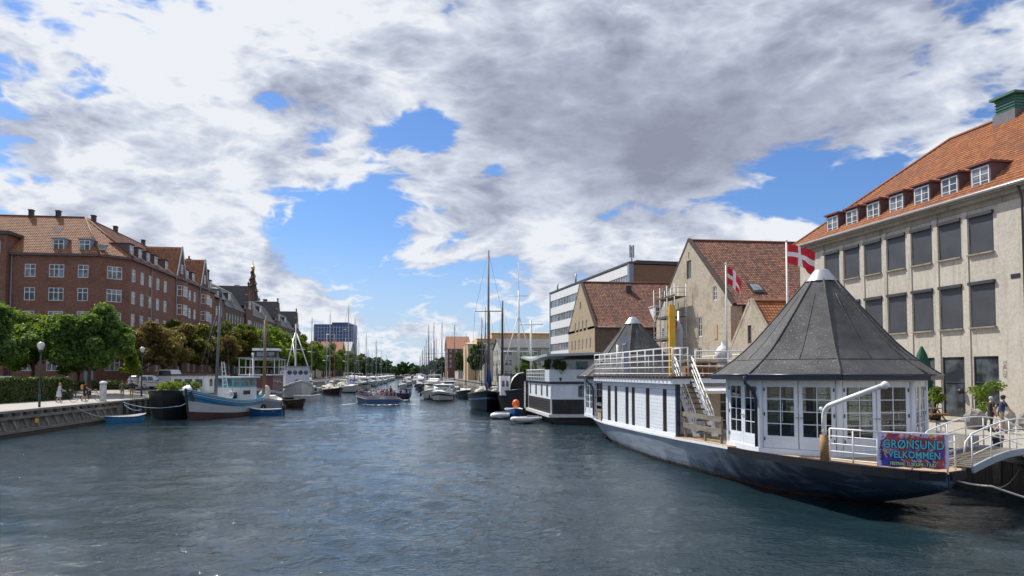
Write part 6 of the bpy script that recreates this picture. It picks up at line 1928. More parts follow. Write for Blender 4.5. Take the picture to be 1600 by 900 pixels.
# --- black barge full of plants
def plant_barge():
    root = thing('barge', 'black hulled barge with potted plants along its bow behind the blue rowing boat', 'barge', (-22.6, 80.5, 0), R_(-90))
    rows = hull_pts(19, 4.6, 2.1, .6, bow_rake=.5, stern_rake=.2, bow_full=.22, stern_full=.1, sheer_b=.55, sheer_s=.2, stern_w=.9, flare=.9, levels=(0, .2, .6, .9, 1.0), ns=44)
    hull_mesh(rows, bands=[1, 0, 0, 0, 0]).build('hull', [BLACK, HULL_RUST], root)
    deck_mesh(rows, .15, .02).build('deck', WOOD_DK, root)
    rail_mesh(rows, .06, 6).build('bulwark_cap', BLACK, root)
    cb = MB(); cb.box(-8.4, 1.5, -1.7, 1.7, 1.9, 3.95); cab = cb.build('cabin', WHITE, root)
    rf = MB(); rf.box(-8.6, 1.7, -1.85, 1.85, 3.952, 4.1); rf.build('cabin_roof', DKBROWN, cab)
    wm = MB(); wm.box(1.49, 1.53, -.45, .45, 2.8, 3.6); wme = wm.mesh('window', PANE)
    for y in (-1.0, 0.0, 1.0):
        mb = MB(); mb.box(1.49, 1.53, y - .36, y + .36, 2.85, 3.6); mb.build('window', PANE, cab)
    for x in (-.4, -2.2, -4.0, -5.8):
        mb = MB(); mb.box(x - .5, x + .5, 1.69, 1.73, 2.85, 3.6); mb.build('window', PANE, cab)
    mb = MB(); mb.ball((3.4, .7, 2.3), (1.1, .95, .75), 14, 8); mb.build('covered_skylight', WHITE, root)
    rb = [(8.2 - .6 * i + random.Random(i).uniform(-.3, .3), random.Random(i + 9).uniform(-1.7, 1.7), 2.85 + .25 * random.Random(i + 3).random(), .5, .5, .45) for i in range(11)]
    pm = MB()
    for b in rb: pm.lathe([(.14, 2.25), (.2, 2.6)], (b[0], b[1], 0), 8)
    pm.build('pots', RUST, root)
    link('potted_plants', leaf_mesh('potted_plants', LEAF_LIME, rb, 2400, .11, 4, shell=.2), root)['kind'] = 'stuff'
    kn = MB()
    rng = random.Random(3); p = Vector((8.6, 2.05, 1.2)); pts = []
    for i in range(60): pts.append(p + Vector((rng.uniform(-.1, .25), rng.uniform(-.1, .25), rng.uniform(-.75, .55)))); 
    kn.tube(pts, .035, 5); kn.build('rope_fender', ROPE_BL, root)
    rr = MB(); rr.tube([(2.2, -1.9, 2.2), (2.2, -1.9, 3.2), (9, -1.7, 3.4)], .03, 5)
    rr.build('rail', BLACK, root)
plant_barge()
rope('mooring_rope', 'long pale blue rope from the quay corner across the black barge to the trawler bow', [(-26.3, 72.2, 1.5), (-21.2, 70.4, 1.2), (-19.8, 70.9, 2.2)], .035, ROPE_BL, .30)
rope('mooring_rope', 'short pale rope from the quay corner down to the black barge', [(-26.3, 72.4, 1.3), (-24.3, 71.0, .9)], .03, ROPE_BL, .25)

def trawler():
    root = thing('fishing_boat', 'old blue and white wooden fishing boat with tall mast and white wheelhouse', 'fishing boat', (-18.5, 76.4, 0), math.atan2(-10.9, -3.0))
    L, B = 13.2, 4.5
    rows = hull_pts(L, B, 1.5, .7, bow_rake=.7, stern_rake=.5, bow_full=.5, stern_full=.9, sheer_b=1.25, sheer_s=.35, stern_w=.45, flare=.88, levels=(0, .26, .30, .60, .62, .84, 1.0), ns=22)
    hull_mesh(rows, bands=[1, 1, 0, 0, 3, 2, 2]).build('hull', [HULL_GREY, M('brown_antifouling', (.10, .05, .045), .7, .3), SKYBLUE, WHITE], root)
    deck_mesh(rows, .55, .05).build('deck', WOOD_GREY, root)
    rail_mesh(rows, .065, 6).build('bulwark_rail', TURQ, root)
    bm_ = MB()
    for k, (a, b) in enumerate(((.80, .005), (.9, .01))):
        for sg in (-1, 1): bm_.tube([(lerp(r[-2][0], r[-1][0], .2 + .5 * k), sg * (lerp(r[-2][1], r[-1][1], .2 + .5 * k) + .02), lerp(r[-2][2], r[-1][2], .2 + .5 * k)) for r in rows], .028, 5)
    bm_.build('rub_rails', WHITE, root)
    st = MB(); st.beam((6.0, 0, -.3), (6.62, 0, 2.85), .12, .14, up=(0, 1, 0)); st.build('stem', DKBROWN, root)
    wh = MB(); wh.box(-4.3, -.9, -1.25, 1.25, 1.0, 2.75); whp = wh.build('wheelhouse', WHITE, root)
    up = MB(); up.box(-4.28, -.92, -1.22, 1.22, 2.752, 3.72); up.build('wheelhouse_window_band', TURQ, whp)
    for (x0, x1, y0, y1) in [(-.925, -.895, y - .28, y + .28) for y in (-.85, 0, .85)]:
        mb = MB(); mb.box(x0, x1, y0, y1, 2.92, 3.58); mb.build('wheelhouse_window', PANE_LT, whp)
    for x in (-1.5, -2.3, -3.1, -3.8):
        for sg in (-1, 1):
            mb = MB(); mb.box(x - .27, x + .27, sg * 1.22 - .02, sg * 1.22 + .02, 2.92, 3.58); mb.build('wheelhouse_window', PANE_LT, whp)
    rf = MB(); rf.box(-4.6, -.5, -1.5, 1.5, 3.722, 3.85); rf.build('wheelhouse_roof', WHITE, whp)
    bl = MB(); bl.box(-2.9, -1.5, 1.251, 1.28, 2.05, 2.45); bl.build('name_board', DKBROWN, whp)
    hs = MB(); hs.prism([(-.6, -.9), (2.2, -.8), (2.2, .8), (-.6, .9)], 1.0, [1.75, 1.6, 1.6, 1.75]); hs.build('hatch_house', WHITE, root)
    for (y) in (.95,):
        mb = MB(); mb.tube([(-.3, y, 1.7), (-.3, y, 2.3)], .26, 10); mb.build('barrel', NAVY, root)
    rigged(root, 1.6, 1.0, 11.8, .17, GREYMAST, (), .5, 1.9, bow=6.2, stern=None, lean=-.75)
    tp = MB(); tp.tube([(.88, 0, 11.7), (.85, -.1, 12.4), (.85, -.9, 12.5)], .16, 8); tp.build('masthead_fitting', GREYMAST, root)
    ld = MB()
    for sg in (-.32, .32): ld.beam((2.1, 1.5 + sg, 1.3), (1.65, .75 + sg * .35, 5.3), .07, .07)
    for i in range(9):
        t = i / 9; ld.beam((lerp(2.1, 1.65, t), lerp(1.5, .75, t) - lerp(.32, .11, t), lerp(1.45, 5.2, t)), (lerp(2.1, 1.65, t), lerp(1.5, .75, t) + lerp(.32, .11, t), lerp(1.45, 5.2, t)), .06, .06)
    ld.build('ratlines', WHITE, root)
    lr = MB()
    for k in range(24): 
        a, b = k * math.pi / 12, (k + 1) * math.pi / 12
        lr.tube([(1.2, 1.3 + .33 * math.cos(a), 2.1 + .33 * math.sin(a)), (1.2, 1.3 + .33 * math.cos(b), 2.1 + .33 * math.sin(b))], .075, 6)
    lr.build('life_ring', WHITE, root)
    bs = MB(); bs.tube([(5.2, .3, 2.3), (7.2, .5, 3.5)], .06, 6); bs.build('bowsprit', DKBROWN, root)
    an = MB(); an.beam((6.35, .25, 2.5), (6.2, .55, 1.7), .12, .3); an.build('anchor', BLACK, root)
    ty = MB()
    for k in range(16):
        a, b = k * math.pi / 8, (k + 1) * math.pi / 8
        ty.tube([(-4.5 + .35 * math.cos(a), 1.95, .55 + .35 * math.sin(a)), (-4.5 + .35 * math.cos(b), 1.95, .55 + .35 * math.sin(b))], .11, 6)
    ty.build('tyre_fender', RUBBER, root)
    mz = MB(); mz.tube([(-5.2, 0, 1.0), (-5.2, 0, 4.2)], .06, 6); mz.build('mizzen', WHITE, root)
trawler()

dinghy('motor_dinghy', 'small bright blue open boat with outboard motor at the stern of the fishing boat', (-14.5, 76.6, 0), R_(172), 3.4, BLUE, CANVAS, WHITE, band=BLUE, outboard=True, B=1.6, free=.6, cat='motor boat')

def wooden_sailboat():
    L = 10.5
    root = thing('wooden_sailboat', 'grey wooden sailing boat with two varnished masts and furled sails', 'sailboat', (-16.8, 88.5, 0), R_(-84))
    rows = hull_pts(L, 3.4, 1.05, .6, bow_rake=.5, stern_rake=.6, bow_full=.62, stern_full=.8, sheer_b=.55, sheer_s=.3, stern_w=.4, levels=(0, .15, .6, .85, 1.0), ns=16)
    hull_mesh(rows, bands=[1, 1, 0, 0, 2]).build('hull', [M('light_grey_hull', (.36, .37, .40), .5, .15), BLACK, WHITE], root)
    deck_mesh(rows, .1, .03).build('deck', CANVAS, root); rail_mesh(rows, .05, 5).build('rail', WHITE, root)
    mb = MB(); mb.box(-2.8, 1.4, -1.0, 1.0, 1.0, 1.6); mb.build('cabin', WHITE, root)
    rigged(root, 2.4, 1.0, 10.2, .17, WOOD_MAST, (), .4, 1.4, bow=5.0, boom=4.0)
    rigged(root, .9, 1.0, 10.8, .10, WOOD_MAST, (), .4, 1.4)
    mb = MB(); mb.ball((2.0, .2, 2.1), (.55, .5, .75), 10, 7); mb.ball((1.6, -.2, 1.7), (.6, .45, .5), 10, 7); mb.build('furled_sail', CANVAS, root)
    mb = MB(); mb.tube([(1.6, -1.3, 1.0), (1.6, -1.3, 6.0)], .07, 6); mb.tube([(1.6, -1.3, 6.0), (1.6, -1.3, 6.5)], .13, 6); mb.build('white_post', WHITE, root)
wooden_sailboat()
dinghy('wooden_dinghy', 'dark brown wooden tender with rounded stern beside the grey sailing boat', (-14.0, 92.6, 0), R_(-50), 3.4, DKBROWN, DKBROWN, DKBROWN, B=2.3, free=.95, stern_w=.8)

def red_houseboat():
    root = thing('houseboat', 'oxblood red houseboat with open framed upper deck and white wheelhouse', 'houseboat', (-20.6, 106, 0), R_(-86))
    rows = hull_pts(20, 5.2, 1.6, .6, bow_rake=1.0, stern_rake=.2, bow_full=.3, stern_full=.2, sheer_b=.8, sheer_s=.3, stern_w=.8, levels=(0, .2, .6, .85, 1.0), ns=16)
    hull_mesh(rows, bands=[1, 1, 0, 0, 2]).build('hull', [M('mid_grey_hull', (.20, .21, .22), .5, .2), BLACK, WHITE], root); deck_mesh(rows, .1, .03).build('deck', GREYBLUE, root)
    mb = MB(); mb.box(-8, 5.6, -2.0, 2.0, 1.5, 3.9); c = mb.build('cabin', BROWN_PAINT, root)
    for x in (-6.5, -4.2, -1.9, .4, 2.7, 4.6):
        for sg in (-1, 1):
            mb = MB(); mb.box(x - .45, x + .45, sg * 2.0 - .03, sg * 2.0 + .03, 2.4, 3.3); mb.build('window', PANE_LT, c)
    mb = MB(); mb.box(-.45, .45, 0, 0.03, 2.3, 3.4); mb.build('white_hatch', WHITE, c, (5.63, -.8, 0), R_(90))
    mb = MB(); mb.box(-8.2, 5.9, -2.3, 2.3, 3.902, 4.05); mb.build('upper_deck', WHITE, root)
    fr = MB()
    for x in (-8, -4, 0, 5.7):
        for sg in (-1, 1): fr.box(x - .05, x + .05, sg * 2.2 - .05, sg * 2.2 + .05, 4.05, 6.1)
    fr.build('awning_posts', WHITE, root)
    mb = MB(); mb.box(-8.3, 6.0, -2.4, 2.4, 6.1, 6.24); mb.build('awning_roof', GREYBLUE, root)
    rl = MB()
    for sg in (-1, 1): rl.tube([(-8, sg * 2.25, 5.0), (5.7, sg * 2.25, 5.0)], .03, 5)
    rl.tube([(5.75, -2.25, 5.0), (5.75, 2.25, 5.0)], .03, 5); rl.build('rail', WHITE, root)
    mb = MB(); mb.box(-6.5, -3.2, -1.5, 1.5, 6.24, 7.4); w = mb.build('wheelhouse', DKBROWN, root); mb = MB(); mb.box(-6.8, -2.9, -1.8, 1.8, 7.41, 7.75); mb.build('wheelhouse_roof', WHITE, w)
    mb = MB(); mb.box(-3.22, -3.16, -1.2, 1.2, 6.6, 7.2); mb.build('wheelhouse_window', PANE_LT, w)
red_houseboat()

def white_trawler():
    root = thing('fishing_boat', 'white fishing boat with porthole wheelhouse and tripod mast in the left row', 'fishing boat', (-19.2, 127, 0), R_(-74))
    L = 15
    rows = hull_pts(L, 4.8, 1.9, .7, bow_rake=1.3, stern_rake=.3, bow_full=.45, stern_full=.5, sheer_b=1.2, sheer_s=.2, stern_w=.7, levels=(0, .12, .6, .85, 1.0), ns=16)
    hull_mesh(rows, bands=[1, 1, 0, 0, 0]).build('hull', [WHITE, BLACK], root); deck_mesh(rows, .3, .03).build('deck', GREYBLUE, root); rail_mesh(rows, .06, 5).build('rail', WHITE, root)
    LAV = M('lavender_white_paint', (.60, .60, .68), .5, .1)
    mb = MB(); mb.box(-6.2, 1.6, -1.9, 1.9, 1.7, 5.2); w = mb.build('wheelhouse', LAV, root); mb = MB(); mb.box(-6.5, 1.9, -2.1, 2.1, 5.202, 5.35); mb.build('wheelhouse_roof', GREYBLUE, w)
    for (y, z) in ((-1.3, 4.3), (-.45, 4.3), (.45, 4.3), (1.3, 4.3), (-.1, 2.8)):
        mb = MB(); mb.lathe([(0, .06), (.30, .06), (.38, 0)], (0, 0, 0), 12); o = mb.build('porthole', PANE, w, (1.6, y, z)); o.rotation_euler = (0, math.pi / 2, 0)
    for x in (-.4, -2.2, -4.2):
        for sg in (-1, 1):
            mb = MB(); mb.lathe([(0, .06), (.30, .06), (.38, 0)], (0, 0, 0), 12); o = mb.build('porthole', PANE, w, (x, 1.9 * sg, 4.2)); o.rotation_euler = (-sg * math.pi / 2, 0, 0)
    mm = MB()
    mm.tube([(-1.5, 0, 5.3), (-1.5, 0, 12.5)], [.14, .08], 8); mm.tube([(1.2, 1.7, 5.3), (-1.4, .1, 11.0)], .09, 6); mm.tube([(1.2, -1.7, 5.3), (-1.4, -.1, 11.0)], .09, 6); mm.tube([(-1.5, -1.6, 8.2), (-1.5, 1.6, 8.2)], .06, 6); mm.tube([(-1.5, 0, 6.0), (-5.8, 0, 10.2)], .1, 6)
    mm.build('tripod_mast', WHITE, root)
    mb = MB(); mb.box(3.2, 4.4, -.6, .6, 1.6, 2.6); mb.build('winch', NAVY, root)
white_trawler()
dinghy('tender', 'white tender floating in front of the white fishing boat', (-16.0, 117, 0), R_(10), 4.0, WHITE, WHITE, WHITE, band=WHITE, B=1.8, free=.75, cat='dinghy')

# --- left row of sailing and motor boats, nearest first
sloop('sailboat', 'black hulled sailing boat with red waterline beyond the white fishing boat', (-15.6, 150, 0), R_(-70), 11, 11.0, BLACK, M('red_antifouling', (.25, .05, .04), .6), cover=CANVAS, deckm=CREAM, mastm=WOOD_MAST, spread=(.6,))
cruiser('motor_yacht', 'white motor yacht with flybridge behind the black hulled sailing boat', (-21.0, 150, 0), R_(-80), 12, canvas=CANVAS)
sloop('sailboat', 'white sailing yacht under the tallest mast of the left row', (-14.6, 167, 0), R_(-62), 12.5, 18.4, WHITE, NAVY, cover=CANVAS, spread=(.38, .68))
sloop('sailboat', 'white sailing boat with slim grey mast just left of the tallest mast', (-21.5, 163, 0), R_(-85), 10.5, 15.2, WHITE, BLACK, spread=(.5,))
sloop('sailboat', 'white yacht with bright blue covers and dark boot stripe in the left row', (-14.0, 181, 0), R_(-75), 11.5, 16.2, WHITE, NAVY, cover=BLUE_CANVAS, stripe=NAVY, mastm=GREYMAST, spread=(.4, .7))
sloop('sailboat', 'pale sailing boat moored inside the yacht with blue covers', (-20.0, 184, 0), R_(-85), 11, 17.8, CANVAS, BLACK, cover=BLUE_CANVAS, spread=(.4, .7))
cruiser('motor_yacht', 'dark sterned white motor yacht with blue canopy past the blue covered sailboat', (-13.2, 196, 0), R_(-70), 13, canvas=BLUE_CANVAS, stripe=NAVY)
cruiser('motor_yacht', 'large white motor yacht with radar arch and black window band in the left row', (-16.5, 210, 0), R_(-72), 14, canvas=BLACK)
sloop('sailboat', 'white sailing boat with single spreader mast opposite the open launch', (-13.8, 222, 0), R_(-75), 10.5, 15.0, WHITE, NAVY, cover=BLUE_CANVAS)
cruiser('motor_boat', 'white cabin cruiser with dark windows behind the row of yachts', (-13.2, 246, 0), R_(-72), 11, canvas=NAVY)
sloop('sailboat', 'white sailing boat at the far end of the left row', (-13.2, 268, 0), R_(-75), 10.5, 15.5, WHITE, NAVY)
sp = None
specs = [(-17.5, 236, 12.5), (-18.5, 256, 14.5), (-16.8, 285, 12.0), (-14.5, 300, 14.0), (-17.5, 322, 13.0), (-14.2, 345, 14.0), (-15.8, 372, 12.0), (-14.2, 402, 13.0), (-17.5, 199, 14.0), (-19.5, 172, 12.0)]
proto = None
LEFT_G = 'distant white sailing boats in the left row'
for i, (x, y, h) in enumerate(specs):
    if proto is None:
        proto = sloop('sailboat', 'distant white sailing boat with bare aluminium mast in the left row', (x, y, 0), R_(-78), 10, h, WHITE, NAVY, group=LEFT_G)
    else: copy_tree(proto, loc=(x, y, 0), rotz=R_(-78 + 12 * math.sin(i * 2.1)), scale=(1, 1, h / 12.5 if i % 2 else 1.0))
pm = None
for i, (x, y) in enumerate([(-12.6, 288), (-12.2, 312), (-12.5, 335), (-12.2, 365), (-12.4, 392), (-12.0, 425), (-11.8, 460)]):
    if pm is None: pm = cruiser('motor_boat', 'distant white motor boat on the outer side of the left row', (x, y, 0), R_(-75), 9.5, canvas=BLUE_CANVAS, group='distant white motor boats on the left')
    else: copy_tree(pm, loc=(x, y, 0), rotz=R_(-75 + 14 * math.sin(i * 1.7)))

# --- boats under way
def tour_boat():
    root = thing('tour_boat', 'long flat blue and cream canal tour boat full of passengers in mid channel', 'tour boat', (-5.3, 108, 0), R_(101))
    L, B = 15.0, 4.9
    rows = hull_pts(L, B, .78, .4, bow_rake=.8, stern_rake=.0, bow_full=.4, stern_full=.1, sheer_b=.25, sheer_s=0, stern_w=.96, flare=.92, levels=(0, .78, .88, 1.0), ns=14)
    hull_mesh(rows, bands=[0, 0, 0, 1]).build('hull', [M('tour_boat_blue', (.02, .07, .17), .4), M('buff_paint', (.40, .29, .24), .5), WHITE], root)
    mb = MB(); dk = [(r[-1][0] * .98, r[-1][1] * .98, .62) for r in rows]
    mb.poly([(p[0], -p[1], p[2]) for p in dk] + [(p[0], p[1], p[2]) for p in reversed(dk)]); mb.build('floor', M('pinkish_deck_paint', (.30, .22, .20), .7), root)
    rail_mesh(rows, .04, 6).build('gunwale', MATS['buff_paint'], root)
    be = MB(); be.box(-.22, .22, -2.1, -.35, .63, .92); be.box(-.22, .22, .35, 2.1, .63, .92); be.box(-.26, -.18, -2.1, -.35, .92, 1.05); be.box(-.26, -.18, .35, 2.1, .92, 1.05); bme = be.mesh('bench', GREYBLUE)
    for i in range(9): link('bench', bme, root, (-6.2 + i * 1.25, 0, 0))
    pl = MB()
    for x in (-7.2,): pl.tube([(x, -2.3, 1.0), (x, -2.2, 1.55), (x, 2.2, 1.55), (x, 2.3, 1.0)], .03, 5)
    pl.build('stern_rail', STEEL, root)
    wk = MB(); rng = np.random.default_rng(3)
    return root
tour_boat()
def open_launch():
    root = dinghy('open_launch', 'dark open launch carrying three people ahead of the tour boat', (-1.3, 121, 0), R_(80), 5.4, NAVY, GREYBLUE, NAVY, B=2.4, free=.95, cat='motor boat')
open_launch()
cruiser('motor_boat', 'small white cabin boat under way far up the channel', (-2.6, 207, 0), R_(-85), 7.5, fly=False, canvas=CANVAS, boot=WHITE)
cruiser('motor_boat', 'white motor boat crossing just behind the small cabin boat in mid channel', (-1.4, 252, 0), R_(-80), 9, canvas=CANVAS)
cruiser('motor_boat', 'farthest white boat in the middle of the channel', (1.6, 330, 0), R_(-85), 9, canvas=CANVAS)

# --- right row
def black_white_houseboat():
    root = thing('houseboat', 'two storey white and black houseboat with curved roof and round topped windows', 'houseboat', (11.4, 60.4, 0))
    # plan: long side faces the channel (-x), stern faces the camera (-y)
    def plan(dx, dy0=0.0): return [(0 + dx, 3.0), (0 + dx, 12.5), (1.2, 15.0 - dx), (8.6, 15.0 - dx), (9.6 - dx, 12.5), (9.6 - dx, 0 + dx), (2.2 + .2 * dx, -.8 + dx)]
    P = [(0, 0), (0, 11.6), (1.6, 13.8), (8.2, 13.8), (9.6, 11.6), (9.6, -1.3), (4.2, -1.3 + .0)]
    P = [(.0, .0), (.0, 12.0), (1.4, 14.0), (8.2, 14.0), (9.4, 12.0), (9.4, -1.35)]
    def inset(P, d):
        cx = sum(p[0] for p in P) / len(P); cy = sum(p[1] for p in P) / len(P)
        return [(p[0] + (d if p[0] < cx else -d), p[1] + (d if p[1] < cy else -d)) for p in P]
    TAR = M('tarred_planks', (.030, .029, .030), .6, .35, 1.5, dirt=(.09, .085, .08), dirt_amt=.5)
    MB().prism(inset(P, .5), -.6, .55).build('hull', BLACK, root)
    mb = MB(); mb.prism(inset(P, -.28), .55, .80); mb.build('rubbing_shelf', HULL_GREY, root)
    MB().prism(inset(P, .02), .802, 2.02).build('lower_band', TAR, root)
    for k in range(5):
        z = 1.0 + k * .2
        mb = MB(); mb.beam((-.0, .0, z), (-.0, 12.0, z), .05, .014); mb.beam((.0, .0, z), (9.4, -1.35, z), .05, .014); mb.build('plank_joint', BLACK, root)
    MB().prism(P, 2.022, 3.30).build('upper_band', CABIN_WHITE, root)
    mb = MB()
    for (x, y) in ((-.02, -.02), (-.02, 12.0)): mb.box(x - .05, x + .06, y - .05, y + .06, .81, 3.3); 
    mb.build('corner_board', WHITE, root)
    mb = MB(); mb.prism(inset(P, -.12), 3.302, 3.48); mb.build('deck_edge', NAVY, root)
    MB().prism(inset(P, -.2), 3.482, 3.52).build('upper_deck', GREYBLUE, root)
    # round topped windows on both visible faces
    def arch(w, h):
        mb = MB(); n = 8; pts = [(-w / 2, 0), (w / 2, 0), (w / 2, h - w * .28)] + [(w / 2 * math.cos(math.pi * i / n), h - w * .28 + w * .28 * math.sin(math.pi * i / n)) for i in range(1, n)] + [(-w / 2, h - w * .28)]
        mb.add([(x, -.03, z) for x, z in pts] + [(x, .03, z) for x, z in pts], [tuple(range(len(pts)))] + [(i, len(pts) + i, len(pts) + (i + 1) % len(pts), (i + 1) % len(pts)) for i in range(len(pts))])
        return mb.mesh('arched_window', PANE)
    fr = MB(); fr.beam((-.36, -.035, 0), (-.36, -.035, .9), .05); fr.beam((.36, -.035, 0), (.36, -.035, .9), .05); fr.beam((0, -.035, 0), (0, -.035, .95), .03); fr.beam((-.36, -.035, .5), (.36, -.035, .5), .03); fr.beam((-.36, -.035, 0), (.36, -.035, 0), .05)
    frm = fr.mesh('window_frame', GREYBLUE)
    a1 = arch(.62, .95)
    for y in (1.9, 4.6, 7.6, 10.9):
        link('arched_window', a1, root, (-.004, y, 2.25), R_(-90))
    a2 = arch(.8, .95); ang = math.atan2(-1.35, 9.4)
    for u in (2.6, 5.6, 8.2):
        f = link('arched_window', a2, root, (u * math.cos(ang), u * math.sin(ang), 2.25), ang); link('window_frame', frm, f)
    # upper cabin with windows and curved roof
    U = [(1.7, 1.0), (1.7, 11.0), (8.4, 11.0), (8.4, .1)]
    MB().prism(U, 3.52, 5.35).build('upper_cabin', M('houseboat_upper_paint', (.60, .65, .68), .45, .1), root)
    for y in (2.2, 3.3, 4.4, 6.0, 7.2, 8.4):
        f = MB(); f.box(1.66, 1.70, y - .3, y + .3, 3.75, 5.15); o = f.build('window', PANE_LT, root); m2 = MB(); m2.box(1.65, 1.69, y - .36, y - .3, 3.7, 5.2); m2.box(1.65, 1.69, y + .3, y + .36, 3.7, 5.2); m2.build('window_frame', WHITE, o)
    ua = math.atan2(-.9, 6.7)
    for (u, w, z0, m) in ((1.1, .9, 3.7, PANE_LT), (3.2, 1.0, 3.6, DKBROWN), (5.4, .9, 3.7, PANE)):
        mb = MB(); mb.box(-w / 2, w / 2, -.03, .03, 0, 1.45); o = mb.build('window', m, root, (1.7 + u * math.cos(ua), 1.0 + u * math.sin(ua), z0), ua); m2 = MB(); m2.box(-w / 2 - .06, -w / 2, -.05, .03, 0, 1.5); m2.box(w / 2, w / 2 + .06, -.05, .03, 0, 1.5); m2.box(-w / 2, w / 2, -.05, .03, 1.45, 1.5); m2.build('window_frame', TURQ if u < 2 else GREYBLUE, o)
    mb = MB(); mb.prism([(1.66, .92), (1.66, 11.0), (8.45, 11.0), (8.45, .02)], 5.352, 5.62); mb.build('dark_frieze', BLACK, root)
    n = 16; rm = MB(); V = []; 
    for i in range(n + 1):
        t = i / n
        for (x, w) in ((-.55, 0), (4.2, 0), (9.7, 0)):
            yy = lerp(-1.7 if x > -.5 else -.9, 13.8, t); zz = 5.72 + .22 * math.cos(math.pi * 2 * (t - .05)) * (.7 if x < 0 else 1) - .10 * (x < 0) + (.12 if x < 0 else .0) * t
            V.append((x, yy, zz))
    F = [(i * 3 + k, i * 3 + k + 1, i * 3 + k + 4, i * 3 + k + 3) for i in range(n) for k in range(2)]
    rm.add(V, F, 0, True); rm.add([(v[0], v[1], v[2] - .2) for v in V], [tuple(reversed(f)) for f in F], 0, True)
    m3 = n * 3
    rm.add([V[0], V[1], V[2], (V[2][0], V[2][1], V[2][2] - .2), (V[1][0], V[1][1], V[1][2] - .2), (V[0][0], V[0][1], V[0][2] - .2)], [(0, 5, 4, 1), (1, 4, 3, 2)])
    for i in range(n): rm.add([V[i * 3], V[i * 3 + 3], (*V[i * 3 + 3][:2], V[i * 3 + 3][2] - .2), (*V[i * 3][:2], V[i * 3][2] - .2)], [(0, 1, 2, 3)])
    rm.build('curved_roof', M('houseboat_roof', (.36, .40, .42), .5, .12), root)
    # railing: solid round the stern, open along the side
    mb = MB()
    for a, b in ((( -.15, 0), (-.15, 2.0)), ((-.15, -.05), (9.5, -1.45))): mb.beam((a[0], a[1], 4.0), (b[0], b[1], 4.0), .06, .98)
    mb.build('solid_bulwark', M('houseboat_upper_paint', (.48, .53, .56), .45, .1), root)
    rt = MB(); rt.tube([(-.15, 2.0, 4.5), (-.15, 12.2, 4.5), (1.3, 14.1, 4.5)], .05, 6); o = rt.build('railing', WHITE, root)
    for i in range(11):
        mb = MB(); mb.box(-.19, -.11, 2.4 + i * .98 - .04, 2.4 + i * .98 + .04, 3.52, 4.48); mb.build('post', WHITE, o)
    for z in (3.85, 4.18):
        mb = MB(); mb.tube([(-.15, 2.0, z), (-.15, 12.2, z)], .03, 5); mb.build('rail', WHITE, o)
    lad = MB(); lad.box(-.32, -.28, 12.2, 12.3, .7, 3.4); lad.box(-.32, -.28, 12.9, 13.0, .7, 3.4)
    for k in range(8): lad.box(-.32, -.28, 12.3, 12.9, .9 + k * .3, .95 + k * .3)
    lad.build('ladder', WHITE, root)
black_white_houseboat()

def pot_plant(name, label, loc, r, h, seed, leafm=LEAF_MAPLE, cat='potted plant', stem=.4, n=500, size=.09):
    root = thing(name, label, cat, loc)
    mb = MB(); mb.lathe([(0, 0), (.16, 0), (.22, .32), (.19, .32), (.18, .26), (0, .26)], (0, 0, 0), 10); mb.build('pot', RUST, root)
    mb = MB(); mb.tube([(0, 0, .2), (.02, 0, stem + .3)], .03, 5); mb.build('stem', BARK, root)
    rng = random.Random(seed); bl = [(0, 0, stem + .3 + h * .5, r * .8, r * .8, h * .5)] + [(rng.uniform(-r, r) * .6, rng.uniform(-r, r) * .6, stem + .3 + h * rng.uniform(.3, .9), r * .5, r * .5, h * .3) for _ in range(5)]
    link('foliage', leaf_mesh('foliage', leafm, bl, n, size, seed), root)
    return root
pot_plant('bay_tree', 'round clipped bay tree on the houseboat upper deck', (12.15, 60.35, 3.5), .62, 1.15, 1, LEAF_HEDGE, n=900)
pot_plant('potted_shrub', 'bright green shrub on the houseboat stern beside the dark door', (16.0, 59.9, 3.53), .6, .8, 2, LEAF_MAPLE, stem=.1, n=900)
pot_plant('potted_conifer', 'slim dark conifer behind the open railing of the houseboat', (11.9, 64.6, 3.53), .35, 1.8, 3, LEAF_HEDGE, stem=.1)

def inflatable(name, label, loc, rz, L=3.4, B=1.65, tubem=WHITE, group=None):
    root = thing(name, label, 'dinghy', loc, rz, group)
    r = .20
    P = [(-L / 2, -B / 2 + r, .3), (L * .18, -B / 2 + r, .3), (L * .36, -B * .27, .36), (L * .46, 0, .42), (L * .36, B * .27, .36), (L * .18, B / 2 - r, .3), (-L / 2, B / 2 - r, .3)]
    mb = MB(); mb.tube(P, [.16, r, r, r * .95, r, r, .16], 12); mb.build('air_tube', tubem, root)
    mb = MB(); mb.box(-L * .42, L * .25, -B * .32, B * .32, .08, .16); mb.build('floor', GREYBLUE, root)
    mb = MB(); mb.box(-.12, .12, -B * .34, B * .34, .36, .42); mb.build('thwart', NAVY, root)
    mb = MB(); mb.box(-L * .43, -L * .40, -B * .33, B * .33, .1, .55); mb.build('transom', GREYBLUE, root)
    return root
inflatable('inflatable_dinghy', 'nearer grey and white inflatable dinghy at the houseboat corner', (9.4, 62.0, 0), R_(-130), 3.3, 1.7, HULL_GREY)
inflatable('inflatable_dinghy', 'farther white inflatable dinghy with its outboard tilted up', (8.1, 68.5, 0), R_(-100), 3.6, 1.8, WHITE)
mb = MB(); mb.ball((0, 0, .35), (.36, .36, .42), 12, 8); o = mb.build('buoy', ORANGE, None, (9.7, 69.5, .95)); tag(o, 'orange mooring buoy resting on the boats beside the white dinghies', 'buoy')
dinghy('blue_tender', 'small blue and white tender under the orange buoy', (9.6, 70.2, 0), R_(-95), 3.6, BLUE, WHITE, WHITE, B=1.7, free=.75, cat='dinghy')

